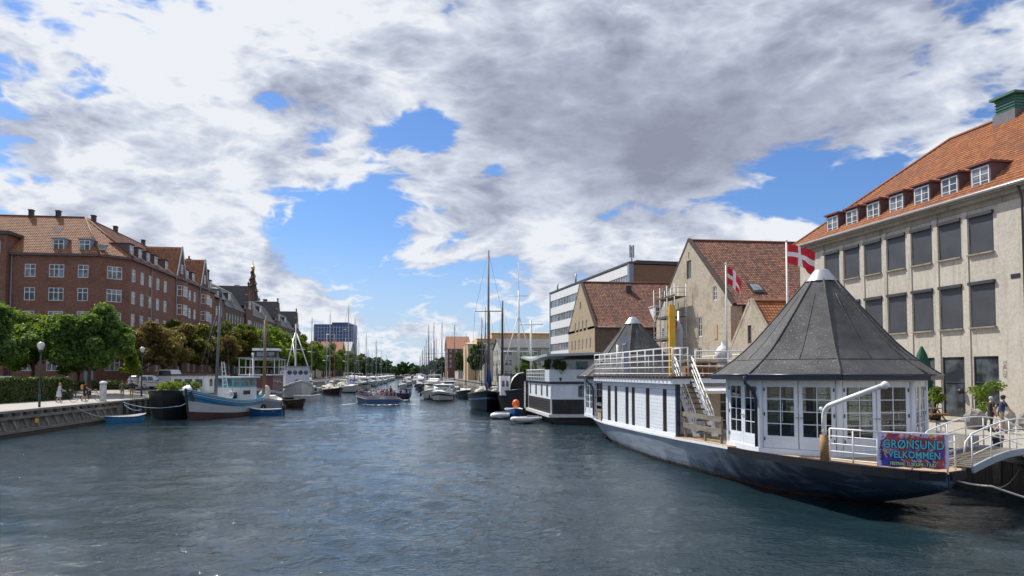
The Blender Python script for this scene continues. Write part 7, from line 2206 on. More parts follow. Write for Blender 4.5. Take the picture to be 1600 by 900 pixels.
def black_work_barge():
    root = thing('work_barge', 'black barge with white curved hood and tripod mast behind the houseboat', 'barge', (11.7, 82.2, 0), R_(-93))
    rows = hull_pts(17, 5, 2.0, .6, bow_rake=.6, stern_rake=.2, bow_full=.3, stern_full=.2, sheer_b=.6, sheer_s=.3, stern_w=.85, levels=(0, .2, .6, .9, 1.0), ns=14)
    hull_mesh(rows).build('hull', BLACK, root); deck_mesh(rows, .2, .03).build('deck', DKBROWN, root); rail_mesh(rows, .06, 5).build('rail', BLACK, root)
    mb = MB(); n = 8
    V = [(x, 1.5 * math.cos(math.pi * i / n), 2.3 + 2.0 * math.sin(math.pi * i / n)) for x in (5.2, 7.0) for i in range(n + 1)]
    mb.add(V, [(i, i + 1, n + 2 + i, n + 1 + i) for i in range(n)], 0, True); mb.build('curved_hood', WHITE, root)
    mb = MB(); mb.box(-6, 5.0, -1.9, 1.9, 1.8, 4.1); c = mb.build('cabin', BLACK, root)
    mb = MB(); mb.box(3.2, 6.2, -2.35, -1.35, 1.9, 3.9); c2 = mb.build('white_cabin', WHITE, root)
    for x in (5.0, 5.6):
        mb = MB(); mb.box(6.19, 6.23, -2.4 + (x - 5) * .7 + .2, -2.4 + (x - 5) * .7 + .45, 2.8, 3.4); mb.build('window', PANE, c2)
    mb = MB(); mb.tube([(1.0, 0, 4.1), (1.0, 0, 13.4)], [.14, .09], 8); mb.tube([(1, 1.9, 4.1), (1, .1, 10.4)], .055, 6); mb.tube([(1, -1.9, 4.1), (1, -.1, 10.4)], .055, 6); mb.tube([(1, -2.0, 6.6), (1, 2.0, 6.6)], .07, 6); mb.tube([(1, -1.1, 12.8), (1, 1.1, 12.8)], .05, 6); mb.tube([(1, 0, 13), (1, 0, 16.5)], .03, 5)
    mb.build('tripod_mast', WHITE, root)
    mb = MB(); mb.tube([(-3, 1.8, 1.9), (-3, 1.8, 10.4)], .12, 6); mb.tube([(-3, .4, 9.9), (-3, 3.2, 9.9)], .06, 5); mb.build('radio_mast', WHITE, root)
    rigged(root, 2.2, 1.8, 12.1, .16, BLACK, (), .4, .9, bow=7.5, y=-1.9)
black_work_barge()

def blue_ship():
    root = thing('sailing_ship', 'dark blue two masted sailing ship with blue sail covers at the right row', 'sailing ship', (8.9, 87.5, 0), R_(-97))
    L = 17.5
    rows = hull_pts(L, 4.8, 1.75, .8, bow_rake=1.6, stern_rake=.6, bow_full=.5, stern_full=.7, sheer_b=.55, sheer_s=.3, stern_w=.62, levels=(0, .12, .62, .70, .9, 1.0), ns=20)
    hull_mesh(rows, bands=[1, 1, 0, 2, 0, 0]).build('hull', [NAVY, BLACK, M('pale_blue_stripe', (.2, .28, .38), .5)], root)
    deck_mesh(rows, .25, .03).build('deck', WOOD_GREY, root); rail_mesh(rows, .06, 5).build('rail', WOOD_DK, root)
    mb = MB(); mb.box(-5.5, -1.8, -1.2, 1.2, 1.5, 2.5); c = mb.build('deckhouse', WHITE, root)
    for x in (-4.8, -3.6, -2.5):
        for sg in (-1, 1):
            mb = MB(); mb.box(x - .35, x + .35, sg * 1.2 - .03, sg * 1.2 + .03, 1.85, 2.25); mb.build('window', PANE, c)
    rigged(root, -.2, 1.5, 18.9, .17, GREYMAST, (.58,), 1.6, 2.2, bow=8.4, stern=-8.4, boom=5.6, sail=BLUE_CANVAS)
    rigged(root, 4.9, 1.5, 7.5, .12, BLACK, (), .8, 1.9, boom=3.2)
    rigged(root, -6.6, 1.5, 12.2, .12, GREYMAST, (.6,), .8, 1.9, boom=3.2, sail=BLUE_CANVAS)
    mb = MB(); mb.tube([(-.1, 0, 2.6), (0, .05, 3.6), (-.1, 0, 5.2)], [.42, .34, .14], 10); mb.build('furled_foresail', BLUE_CANVAS, root)
    mb = MB(); mb.tube([(6.6, 0, 2.2), (10.2, 0, 3.2)], .14, 8); mb.build('bowsprit', GREYMAST, root)
    rng = random.Random(8)
    mb = MB()
    for i in range(7): mb.ball((rng.uniform(3.5, 6.8), rng.uniform(-1.1, 1.1), rng.uniform(1.9, 2.4)), (.5, .45, .4), 9, 6)
    mb.build('tarpaulin', CANVAS, root)
blue_ship()

cruiser('motor_yacht', 'white cabin cruiser with blue oval windows moored ahead of the dark blue ship', (4.6, 115, 0), R_(-99), 11.0, stripe=NAVY, canvas=BLACK, fly=False, free=1.0)
cruiser('motor_yacht', 'white flybridge motor yacht with tilted radar arch beside the cabin cruiser', (3.3, 123, 0), R_(-93), 11.5, superm=CANVAS, canvas=NAVY, free=1.05)
cruiser('motor_yacht', 'white motor yacht nosing between the yachts and the dark blue ship', (6.4, 137, 0), R_(-93), 11.5, canvas=BLACK, fly=False)
cruiser('workboat', 'grey cabin workboat with dark hull and life ring in the right row', (4.0, 168, 0), R_(-92), 13, hullm=BLACK, superm=GREYBLUE, fly=False, free=1.6, canvas=BLACK, cat='workboat')
cruiser('motor_boat', 'white motor boat with dark canopy behind the two motor yachts', (4.2, 146, 0), R_(-94), 11, canvas=NAVY)
dinghy('workboat_tender', 'dark low boat on the outer side of the grey workboat', (2.2, 178, 0), R_(-95), 7, BLACK, DKBROWN, BLACK, B=2.4, free=1.0, cat='workboat')
sloop('sailboat', 'sailing boat with dark brown mast between the yachts and the red warehouse', (8.35, 150, 0), R_(-92), 11, 12.9, NAVY, BLACK, mastm=DKBROWN, spread=(.6,))
sloop('sailboat', 'sailing boat with thick dark mast left of the apricot hall', (9.1, 128, 0), R_(-92), 11, 10.0, DKGREEN, BLACK, mastm=BLACK, spread=())
sloop('sailboat', 'sailing boat with light grey mast rising beside the dark blue ship main mast', (10.9, 112, 0), R_(-92), 11.5, 13.1, WHITE, NAVY, cover=BLUE_CANVAS, mastm=GREYMAST)
sloop('sailboat', 'sailing boat with brown mast just left of the grey mast by the dark blue ship', (9.8, 106, 0), R_(-92), 10, 11.2, DKGREEN, BLACK, mastm=DKBROWN)
proto = None; RG = 'sailing boats with bare masts far along the right row'
for i, (x, y, h) in enumerate([(5.2, 186, 15.8), (7.4, 192, 16.2), (4.4, 206, 16.5), (6.6, 214, 13.2), (4.9, 232, 15.8), (7.0, 240, 14.0), (4.6, 262, 15.2), (6.8, 275, 14.4), (4.5, 292, 14.0), (6.6, 305, 15.0), (4.4, 330, 14.0), (6.3, 345, 13.2), (4.6, 372, 14.5), (4.3, 410, 13.0), (4.2, 450, 13.0)]):
    if proto is None: proto = sloop('sailboat', 'sailing boat with tall bare grey mast in the far part of the right row', (x, y, 0), R_(-92), 11, h, WHITE, NAVY, mastm=GREYMAST, group=RG, cover=BLUE_CANVAS)
    else: copy_tree(proto, loc=(x, y, 0), rotz=R_(-92 + 5 * math.sin(i * 2.3)), scale=(1, 1, h / 15.8))
pm = None
for i, (x, y) in enumerate([(2.2, 200), (2.5, 222), (2.4, 250), (2.6, 280), (2.6, 318), (2.8, 360), (3.0, 400)]):
    if pm is None: pm = cruiser('motor_boat', 'distant dark hulled motor boat on the outer side of the right row', (x, y, 0), R_(-93), 9.5, hullm=NAVY, canvas=BLACK, group='distant motor boats on the right')
    else: copy_tree(pm, loc=(x, y, 0), rotz=R_(-93 + 6 * math.sin(i * 1.7)))

# ================================================================== TREES, HEDGE, STREET
def place_tree(proto, label, x, y, s=1.0, rz=0.0, z=None, first=False):
    z = land_z(x, y) if z is None else z
    if first:
        proto.location = (x, y, z); proto.rotation_euler = (0, 0, rz); proto.scale = (s, s, s); proto['label'] = label; return proto
    return copy_tree(proto, label, (x, y, z), rz, s)

m1 = tree_proto('maple_tree', 4.3, 4.4, 5.6, LEAF_MAPLE, 15000, .24, 11, .2, 22)
place_tree(m1, 'big bright green maple tree in front of the corner block, right of the lamp post', -33.9, 83.5, .96, .4, first=True)
m2 = tree_proto('lime_tree', 4.5, 4.2, 5.4, LEAF_LIME, 13000, .25, 12, .2, 22)
place_tree(m2, 'yellowish green tree behind the hedge with dark trunk left of the maple', -43.2, 91.5, .98, .2, first=True)
place_tree(m1, 'dark green tree cut off by the left edge of the photo', -41.6, 78.2, 1.05, 2.2)
place_tree(m2, 'low green tree between the lamp post and the corner block wall', -40.2, 96.0, .66, 1.9)
c1_ = tree_proto('chestnut_tree', 4.3, 4.0, 5.2, LEAF_CHEST, 11000, .26, 13, .2, 20)
c2_ = tree_proto('chestnut_tree', 4.6, 4.3, 5.6, LEAF_MIX, 11000, .27, 14, .2, 20)
place_tree(c1_, 'brown leaved chestnut tree next to the silver estate car', -33.4, 97, .95, .3, first=True)
place_tree(c1_, 'brown leaved chestnut tree behind the black barge cabin', -33.0, 104, 1.0, 1.9)
place_tree(c2_, 'half brown chestnut tree behind the fishing boat ladder', -33.2, 112, 1.05, .9, first=True)
place_tree(c1_, 'rusty chestnut tree right of the fishing boat mast', -32.0, 126, 1.02, 4.0)
place_tree(c2_, 'olive brown chestnut tree above the red houseboat', -32.2, 138, 1.2, 2.9)
sap = tree_proto('young_tree', 1.25, 1.9, 3.1, LEAF_LIME, 1700, .17, 15, .05, 9)
place_tree(sap, 'small young green tree beside the silver estate car', -31.7, 89, 1.0, 0, first=True)
l1 = tree_proto('lime_tree', 4.8, 4.9, 6.2, LEAF_LIME, 7000, .34, 16, .2, 18, group='green lime trees along the left street')
LT = 'green lime tree in the far part of the long row along the left street'
LNAMES = ['lime tree right of the brown masts of the wooden sailing boat', 'lime tree behind the white fishing boat tripod mast', 'lime tree between the white fishing boat and the black hulled sailing boat',
          'lime tree behind the masts of the black hulled sailing boat', 'lime tree directly left of the tallest mast of the left row', 'lime tree just right of the tallest mast of the left row', 'lime tree behind the yacht with blue covers']
ys = [150, 160, 170, 181, 192, 204, 216, 229, 242, 256, 271, 287, 304, 322, 341, 362, 385, 410]
for i, y in enumerate(ys):
    s = 1.06 + .12 * math.sin(i * 2.7)
    o = place_tree(l1, LNAMES[i] if i < len(LNAMES) else LT, -32.0 + .8 * math.sin(i * 1.3), y, s, i * 1.1, first=(i == 0))
f1 = tree_proto('far_tree', 7.0, 7.6, 8.0, LEAF_FAR, 3800, .75, 17, .3, 16, group='far green trees closing the canal')
FT = 'far dark green tree in the wooded end of the canal'
rng = random.Random(21); k = 0
for (x0, x1, y0, y1, n) in ((-34, -24, 430, 700, 14), (-60, 60, 735, 800, 20), (18, 30, 500, 700, 8), (60, 140, 740, 800, 4)):
    for i in range(n):
        t = (i + .5) / n
        x = lerp(x0, x1, t if x1 - x0 > 40 else rng.random()); y = lerp(y0, y1, t if x1 - x0 <= 40 else rng.random())
        place_tree(f1, FT, x, y, rng.uniform(.85, 1.35), rng.uniform(0, 6), z=-2.2, first=(k == 0)); k += 1
r1 = tree_proto('bank_tree', 3.8, 4.2, 5.2, LEAF_LIME, 5000, .26, 18, .16, 16)
place_tree(r1, 'light green tree between the black barge mast and the dark roofed building', 20.3, 128, .72, .5, z=1.36, first=True)
r2 = tree_proto('cypress_tree', 2.4, 5.6, 6.4, LEAF_HEDGE, 4200, .28, 19, .14, 14, group='dark conifers on the right bank')
for i, (x, y) in enumerate(((14.6 + 8, 250), (24, 285), (22.3, 330), (23, 372))):
    place_tree(r2, ['dark conifer nearest the dark roofed building', 'dark conifer in front of the apricot hall', 'dark conifer left of the apricot hall', 'dark conifer by the red brown warehouse'][i], x, y, 1.3, i * 1.4, z=1.3, first=(i == 0))

def hedge():
    root = thing('hedge', 'long clipped hedge along the left quay promenade', 'hedge', (-35.2, 60, 1.65))
    rng = np.random.default_rng(4)
    L, W, H = 17.2, 1.3, 2.0; n = 13000
    face = rng.random(n); P = np.zeros((n, 3)); N = np.zeros((n, 3))
    u = rng.random(n) * L; v = rng.random(n)
    side = face < .60; top = (face >= .60) & (face < .94); end = face >= .94
    P[side] = np.stack([np.full(side.sum(), W / 2), u[side], v[side] * H], 1); N[side] = (1, 0, .2)
    P[top] = np.stack([(v[top] - .5) * W, u[top], np.full(top.sum(), H)], 1); N[top] = (0, 0, 1)
    P[end] = np.stack([(rng.random(end.sum()) - .5) * W, np.where(rng.random(end.sum()) < .8, 0, L), v[end] * H], 1); N[end] = (0, -1, .2)
    P += rng.normal(size=(n, 3)) * .07 + np.sin(P[:, [1]] * 1.7) * np.array([.06, 0, .05])
    N = N + rng.normal(size=(n, 3)) * .6; N /= np.linalg.norm(N, axis=1)[:, None]
    t = np.cross(N, rng.normal(size=(n, 3))); t /= np.linalg.norm(t, axis=1)[:, None]; b = np.cross(N, t)
    s = (.10 + .08 * rng.random(n))[:, None]
    V = np.stack([P - t * s, P + b * s * .6, P + t * s, P - b * s * .6], 1).reshape(-1, 3)
    me = bpy.data.meshes.new('foliage'); me.from_pydata(V.tolist(), [], np.arange(n * 4).reshape(-1, 4).tolist()); me.materials.append(LEAF_HEDGE); me.update()
    link('foliage', me, root)
    mb = MB(); mb.box(-W / 2 + .12, W / 2 - .12, .1, L - .1, 0, H - .12); mb.build('twig_core', M('hedge_twigs', (.025, .035, .012), .9, .3), root)
    root.rotation_euler = (0, 0, R_(-6.0))
hedge()
def low_hedge():
    root = thing('hedge', 'short hedge at the corner behind the cyclists', 'hedge', (-38.6, 90.2, 2.0), R_(-80))
    bl = [(0, i * .8, .6, .75, .7, .7) for i in range(8)]
    link('foliage', leaf_mesh('foliage', LEAF_HEDGE, bl, 4200, .13, 6, shell=.7), root)
low_hedge()

def street_lamp(label, x, y, h, first=None):
    root = thing('street_lamp', label, 'street lamp', (x, y, land_z(x, y)), 0, 'street lamps on the left quay')
    mb = MB(); mb.tube([(0, 0, 0), (0, 0, 1.0)], .085, 10); mb.tube([(0, 0, 1.0), (0, 0, h - .75)], [.07, .045], 10); mb.build('post', DKGREEN, root)
    mb = MB(); mb.lathe([(.05, h - .8), (.16, h - .74), (.2, h - .66), (.1, h - .62)], (0, 0, 0), 12); mb.build('collar', DKGREEN, root)
    mb = MB(); mb.lathe([(.12, h - .62), (.22, h - .42), (.26, h - .28), (.20, h - .10), (.09, h - .04), (0, h - .03)], (0, 0, 0), 14); mb.build('lamp_shade', M('opal_lamp_glass', (.62, .64, .62), .25, .06), root)
    return root
street_lamp('dark green lamp post with opal lantern beside the hedge', -27.45, 59.2, 4.9)
street_lamp('lamp post with opal lantern behind the black barge plants', -28.3, 82.5, 5.3)

# bollard and pay machine by the quay edge, edge fence
mb = MB(); mb.lathe([(.28, 0), (.28, 1.5), (.24, 1.62)], (0, 0, 0), 12); o = mb.build('bill_post', None or M('peeling_posters', (.55, .54, .52), .8, .45, 3.0, dirt=(.2, .2, .2), dirt_amt=.7), None, (-27.3, 70.2, 1.66))
tag(o, 'round poster covered post at the quay corner with white cap', 'bollard')
mb = MB(); mb.lathe([(.0, .22), (.2, .19), (.33, .06), (.33, 0)], (0, 0, 0), 12); mb.build('cap', WHITE, o, (0, 0, 1.62))
def fence_rail():
    root = thing('rope_fence', 'low iron bar fence between hedge and cobbled street', 'fence', (-30.5, 78, 1.75))
    for i in range(7):
        mb = MB(); mb.tube([(-i * 1.3, i * .25, -.1), (-i * 1.3, i * .25, 1.0)], .045, 6); mb.build('post', BLACK, root)
    for z in (.5, .95):
        mb = MB(); mb.tube([(0, 0, z), (-7.8, 1.5, z)], .022, 5); mb.build('rail', BLACK, root)
fence_rail()

# ------------------------------------------------------------------ vehicles
def car(name, label, loc, rz, paint, L=4.6, W=1.8, H=1.55, kind='estate', cat='car'):
    root = thing(name, label, cat, loc, rz)
    # side profile (x forward), lower body and greenhouse
    if kind == 'van':
        low = [(-L / 2, .35), (L / 2 - .1, .35), (L / 2, .7), (L / 2 - .15, 1.05), (L / 2 - .7, 1.12), (-L / 2, 1.15)]
        top = [(-L / 2 + .02, 1.15), (L / 2 - .75, 1.12), (L / 2 - 1.5, H - .05), (L / 2 - 1.9, H), (-L / 2 + .1, H)]
    else:
        low = [(-L / 2, .32), (L / 2 - .1, .30), (L / 2, .62), (L / 2 - .12, .82), (L / 2 - 1.1, .96), (-L / 2 + .05, 1.0), (-L / 2 - .02, .7)]
        top = [(-L / 2 + .06, 1.0), (L / 2 - 1.15, .96), (L / 2 - 1.95, H - .06), (L / 2 - 2.4, H), (-L / 2 + .55, H - .02), (-L / 2 + .3, H - .12)]
    def extr(poly, w0, w1, mi):
        n = len(poly); zmin = min(p[1] for p in poly); zmax = max(p[1] for p in poly)
        ww = lambda z: lerp(w0, w1, (z - zmin) / (zmax - zmin))
        mb = MB(); mb.add([(x, -ww(z), z) for x, z in poly] + [(x, ww(z), z) for x, z in poly], [tuple(range(n)), tuple(reversed(range(n, 2 * n)))] + [(i, n + i, n + (i + 1) % n, (i + 1) % n) for i in range(n)]); return mb
    body = extr(low, W / 2, W / 2 - .02, 0).build('body', paint, root)
    bv = body.modifiers.new('bevel', 'BEVEL'); bv.width = .07; bv.segments = 2
    gh = extr(top, W / 2 - .05, W / 2 - .24, 0).build('roof', paint, root)
    bv = gh.modifiers.new('bevel', 'BEVEL'); bv.width = .05; bv.segments = 2
    # glazing proud of the pillars
    x0, x1 = top[0][0], top[1][0]; zt = H - .14; zb = (1.05 if kind != 'van' else 1.2)
    wy = lambda z: lerp(W / 2 - .05, W / 2 - .24, (z - 1.0) / (H - 1.0)) + .006
    for sg in (-1, 1):
        segs = ((x0 + .35, x0 + 1.25), (x0 + 1.35, x0 + 2.2)) if kind != 'van' else ((x1 - 1.5, x1 - .55),)
        for a, b in segs:
            mb = MB(); mb.poly([(a, sg * wy(zb), zb), (b, sg * wy(zb), zb), (min(b, b - .02), sg * wy(zt), zt), (a + .08, sg * wy(zt), zt)][::sg]); mb.build('side_window', PANE, root)
    mb = MB(); a, b = top[1], top[2]; mb.slab([(a[0] - .04, -wy(zb) + .06, a[1] + .09), (a[0] - .04, wy(zb) - .06, a[1] + .09), (b[0] + .06, wy(zt) - .05, b[1] - .04), (b[0] + .06, -wy(zt) + .05, b[1] - .04)], -.04); mb.build('windscreen', PANE, root)
    mb = MB(); xr = top[0][0]; xr2 = top[-1][0]
    mb.poly([(xr - .012 + (.1 if kind != 'van' else 0), -wy(zb) + .1, zb + .06), (xr2 - .02, -wy(zt) + .08, zt), (xr2 - .02, wy(zt) - .08, zt), (xr - .012 + (.1 if kind != 'van' else 0), wy(zb) - .1, zb + .06)]); mb.build('rear_window', PANE, root)
    wh = MB(); wh.lathe([(0, -.1), (.2, -.1), (.31, -.09), (.33, 0), (.31, .09), (.2, .1), (0, .1)], (0, 0, 0), 16); wme = wh.mesh('tyre', RUBBER)
    ri = MB(); ri.lathe([(0, .12), (.14, .12), (.2, .10)], (0, 0, 0), 10); rme = ri.mesh('rim', ALU)
    for x in (-L / 2 + .85, L / 2 - .85):
        for sg in (-1, 1):
            t = link('tyre', wme, root, (x, sg * (W / 2 - .1), .33)); t.rotation_euler = (-sg * math.pi / 2, 0, 0); link('rim', rme, t)
    for sg in (-1, 1):
        mb = MB(); mb.box(L / 2 - .14, L / 2 - .02, sg * (W / 2 - .42) - .16, sg * (W / 2 - .42) + .16, .62, .76); mb.build('headlight', ALU, root)
        mb = MB(); mb.box(-L / 2 - .03, -L / 2 + .05, sg * (W / 2 - .16) - .1, sg * (W / 2 - .16) + .1, .72, .98); mb.build('tail_light', FLAG_RED, root)
        mb = MB(); mb.box(x1 - .75, x1 - .6, sg * (W / 2 + .06) - .08, sg * (W / 2 + .06) + .08, 1.0, 1.14); mb.build('wing_mirror', BLACK, root)
    mb = MB(); mb.box(-L / 2 - .05, -L / 2 + .1, -W / 2 + .06, W / 2 - .06, .36, .56); mb.box(L / 2 - .16, L / 2 + .02, -W / 2 + .1, W / 2 - .1, .34, .52); mb.build('bumper', BLACK, root)
    mb = MB(); mb.box(-L / 2 - .06, -L / 2 - .045, -.26, .26, .6, .72); mb.build('number_plate', WHITE, root)
    return root
SILVER = M('silver_car_paint', (.50, .51, .53), .28, .05, metal=.5, bmp=0)
car('estate_car', 'silver estate car parked near the young tree behind the walking couple', (-30.7, 91.5, land_z(-30.7, 91.5)), R_(66), SILVER, 4.7, 1.85, 1.62)
car('van', 'white van parked behind the lamp post and the barge cabin', (-30.9, 100.5, land_z(-30.9, 100.5)), R_(90), WHITE, 5.2, 1.95, 2.05, 'van', 'van')
car('parked_car', 'silver car with the sun glinting on its windscreen behind the hedge', (-42.6, 86.4, land_z(-42.6, 86.4) + .03), R_(-20), SILVER, 4.3, 1.8, 1.85)
car('parked_car', 'white car at the left edge behind the hedge', (-45.6, 86.0, land_z(-45.6, 86) + .03), R_(-20), WHITE, 4.3, 1.8, 1.75)
LIME = M('lime_green_box', (.36, .45, .03), .5, .1)
mb = MB(); mb.box(-.55, .55, -.4, .4, 0, 1.55); mb.box(-.62, .62, -.48, .48, 1.55, 1.68); o = mb.build('container', LIME, None, (-40.9, 88.3, 1.95)); tag(o, 'lime green container behind the hedge near the dark trunk', 'container')

# ------------------------------------------------------------------ right quay furniture
def parasol():
    root = thing('parasol', 'closed dark green parasol standing before the office building', 'parasol', (31.25, 42.0, 1.36))
    mb = MB(); mb.tube([(0, 0, 0), (0, 0, 3.9)], .05, 8); mb.build('pole', WOOD_BENCH, root)
    mb = MB(); n = 16
    prof = [(.05, 4.5), (.24, 4.0), (.40, 3.3), (.48, 2.5), (.44, 1.6), (.32, 1.2)]
    V = []
    for r, z in prof:
        for k in range(n):
            rr = r * (1 + .22 * (1 if k % 2 else -1)); V.append((rr * math.cos(2 * math.pi * k / n), rr * math.sin(2 * math.pi * k / n), z))
    mb.add(V, [(i * n + k, i * n + (k + 1) % n, (i + 1) * n + (k + 1) % n, (i + 1) * n + k) for i in range(len(prof) - 1) for k in range(n)], 0, True)
    mb.build('folded_canopy', M('dark_green_canvas', (.012, .09, .055), .8, .15), root)
    mb = MB(); mb.box(-.4, .4, -.4, .4, 0, .12); mb.build('foot', QUAYSTONE, root)
parasol()
def bench(name, label, x, y, rz):
    root = thing(name, label, 'picnic table', (x, y, 1.36), rz)
    pl = MB(); pl.box(-.9, .9, -.07, .07, -.025, .025); me = pl.mesh('table_slat', WOOD_BENCH)
    for i in range(5): link('table_slat', me, root, (0, -.3 + i * .15, .75))
    for s in (-1, 1):
        for i in range(2): link('seat_slat', me, root, (0, s * (.66 + i * .15), .45))
        mb = MB(); mb.beam((s * .7, -.75, 0), (s * .7, -.2, .72), .09, .05); mb.beam((s * .7, .75, 0), (s * .7, .2, .72), .09, .05); mb.box(s * .7 - .03, s * .7 + .03, -.8, .8, .36, .42); mb.build('trestle', WOOD_BENCH, root)
bench('picnic_table', 'brown wooden picnic table behind the near pavilion by the tall windows', 30.2, 40.3, R_(20))
def shrub(name, label, x, y, h, r, seed, leafm, pot=True):
    root = thing(name, label, 'shrub', (x, y, 1.36))
    rng = random.Random(seed)
    mb = MB()
    bl = []
    for i in range(9):
        a = rng.uniform(0, 6.28); rr = r * rng.uniform(.15, .75); z = h * rng.uniform(.35, .95)
        mb.tube([(0, 0, .2), (rr * .4 * math.cos(a), rr * .4 * math.sin(a), z * .6), (rr * math.cos(a), rr * math.sin(a), z)], [.035, .025, .01], 5)
        bl.append((rr * math.cos(a), rr * math.sin(a), z, r * .38, r * .38, r * .3))
    mb.build('stems', BARK, root)
    link('foliage', leaf_mesh('foliage', leafm, bl, 1100, .085, seed, shell=.1), root)
    if pot: MB().lathe([(0, 0), (.3, 0), (.36, .45), (.32, .45), (.3, .4), (0, .4)], (0, 0, 0), 12).build('planter', DKBROWN, root)
shrub('leafy_shrub', 'bright leafy shrub growing in front of the last tall window', 31.0, 36.6, 2.35, 1.0, 5, leaf_mat('fresh_leaf', [(.07, .13, .015), (.14, .21, .03), (.20, .25, .04)], .4))
shrub('bamboo_shrub', 'spiky green shrub in a planter beside the closed parasol', 31.2, 40.9, 2.2, .7, 6, LEAF_LIME)
def boulder(label, x, y, r, seed, m):
    rng = random.Random(seed); mb = MB(); mb.ball((0, 0, r[2] * .7), r, 12, 8)
    mb.v = [(v[0] + rng.uniform(-.1, .1) * r[0], v[1] + rng.uniform(-.1, .1) * r[1], max(0, v[2] + rng.uniform(-.1, .1) * r[2])) for v in mb.v]
    for i in range(len(mb.sm)): mb.sm[i] = False
    tag(mb.build('boulder', m, None, (x, y, 1.36)), label, 'boulder')
ST1 = concrete_mat('pale_granite', (.42, .40, .36)); ST2 = concrete_mat('dark_granite', (.20, .19, .18))
boulder('dark leaning boulder at the left of the boulder group under the shrub', 28.4, 34.3, (.55, .5, .62), 1, ST2)
boulder('round pale boulder in front of the boulder group', 28.9, 33.3, (.58, .5, .40), 2, ST1)
boulder('large grey boulder at the back of the boulder group', 29.9, 34.4, (.75, .6, .70), 3, ST1)
boulder('grey boulder behind the walking man', 30.5, 33.2, (.6, .5, .55), 4, ST2)
boulder('low boulder at the right edge beyond the walking man', 31.6, 32.0, (.5, .5, .42), 5, ST1)
def bollard(label, x, y):
    mb = MB(); mb.lathe([(.0, .62), (.2, .6), (.22, .45), (.16, .38), (.16, .06), (.3, .0)], (0, 0, 0), 12)
    tag(mb.build('mooring_bollard', BLACK, None, (x, y, 1.365)), label, 'bollard')
bollard('black mooring bollard near the foot of the gangway', 20.9, 24.2)
bollard('black mooring bollard behind the gangway nearer the pavilion', 20.9, 29.6)
mb = MB(); mb.box(-1.5, 1.5, -.2, .2, 0, .5); tag(mb.build('concrete_block', QUAYSTONE, None, (21.3, 27.0, 1.36), R_(80)), 'long low concrete block on the quay behind the gangway', 'block')

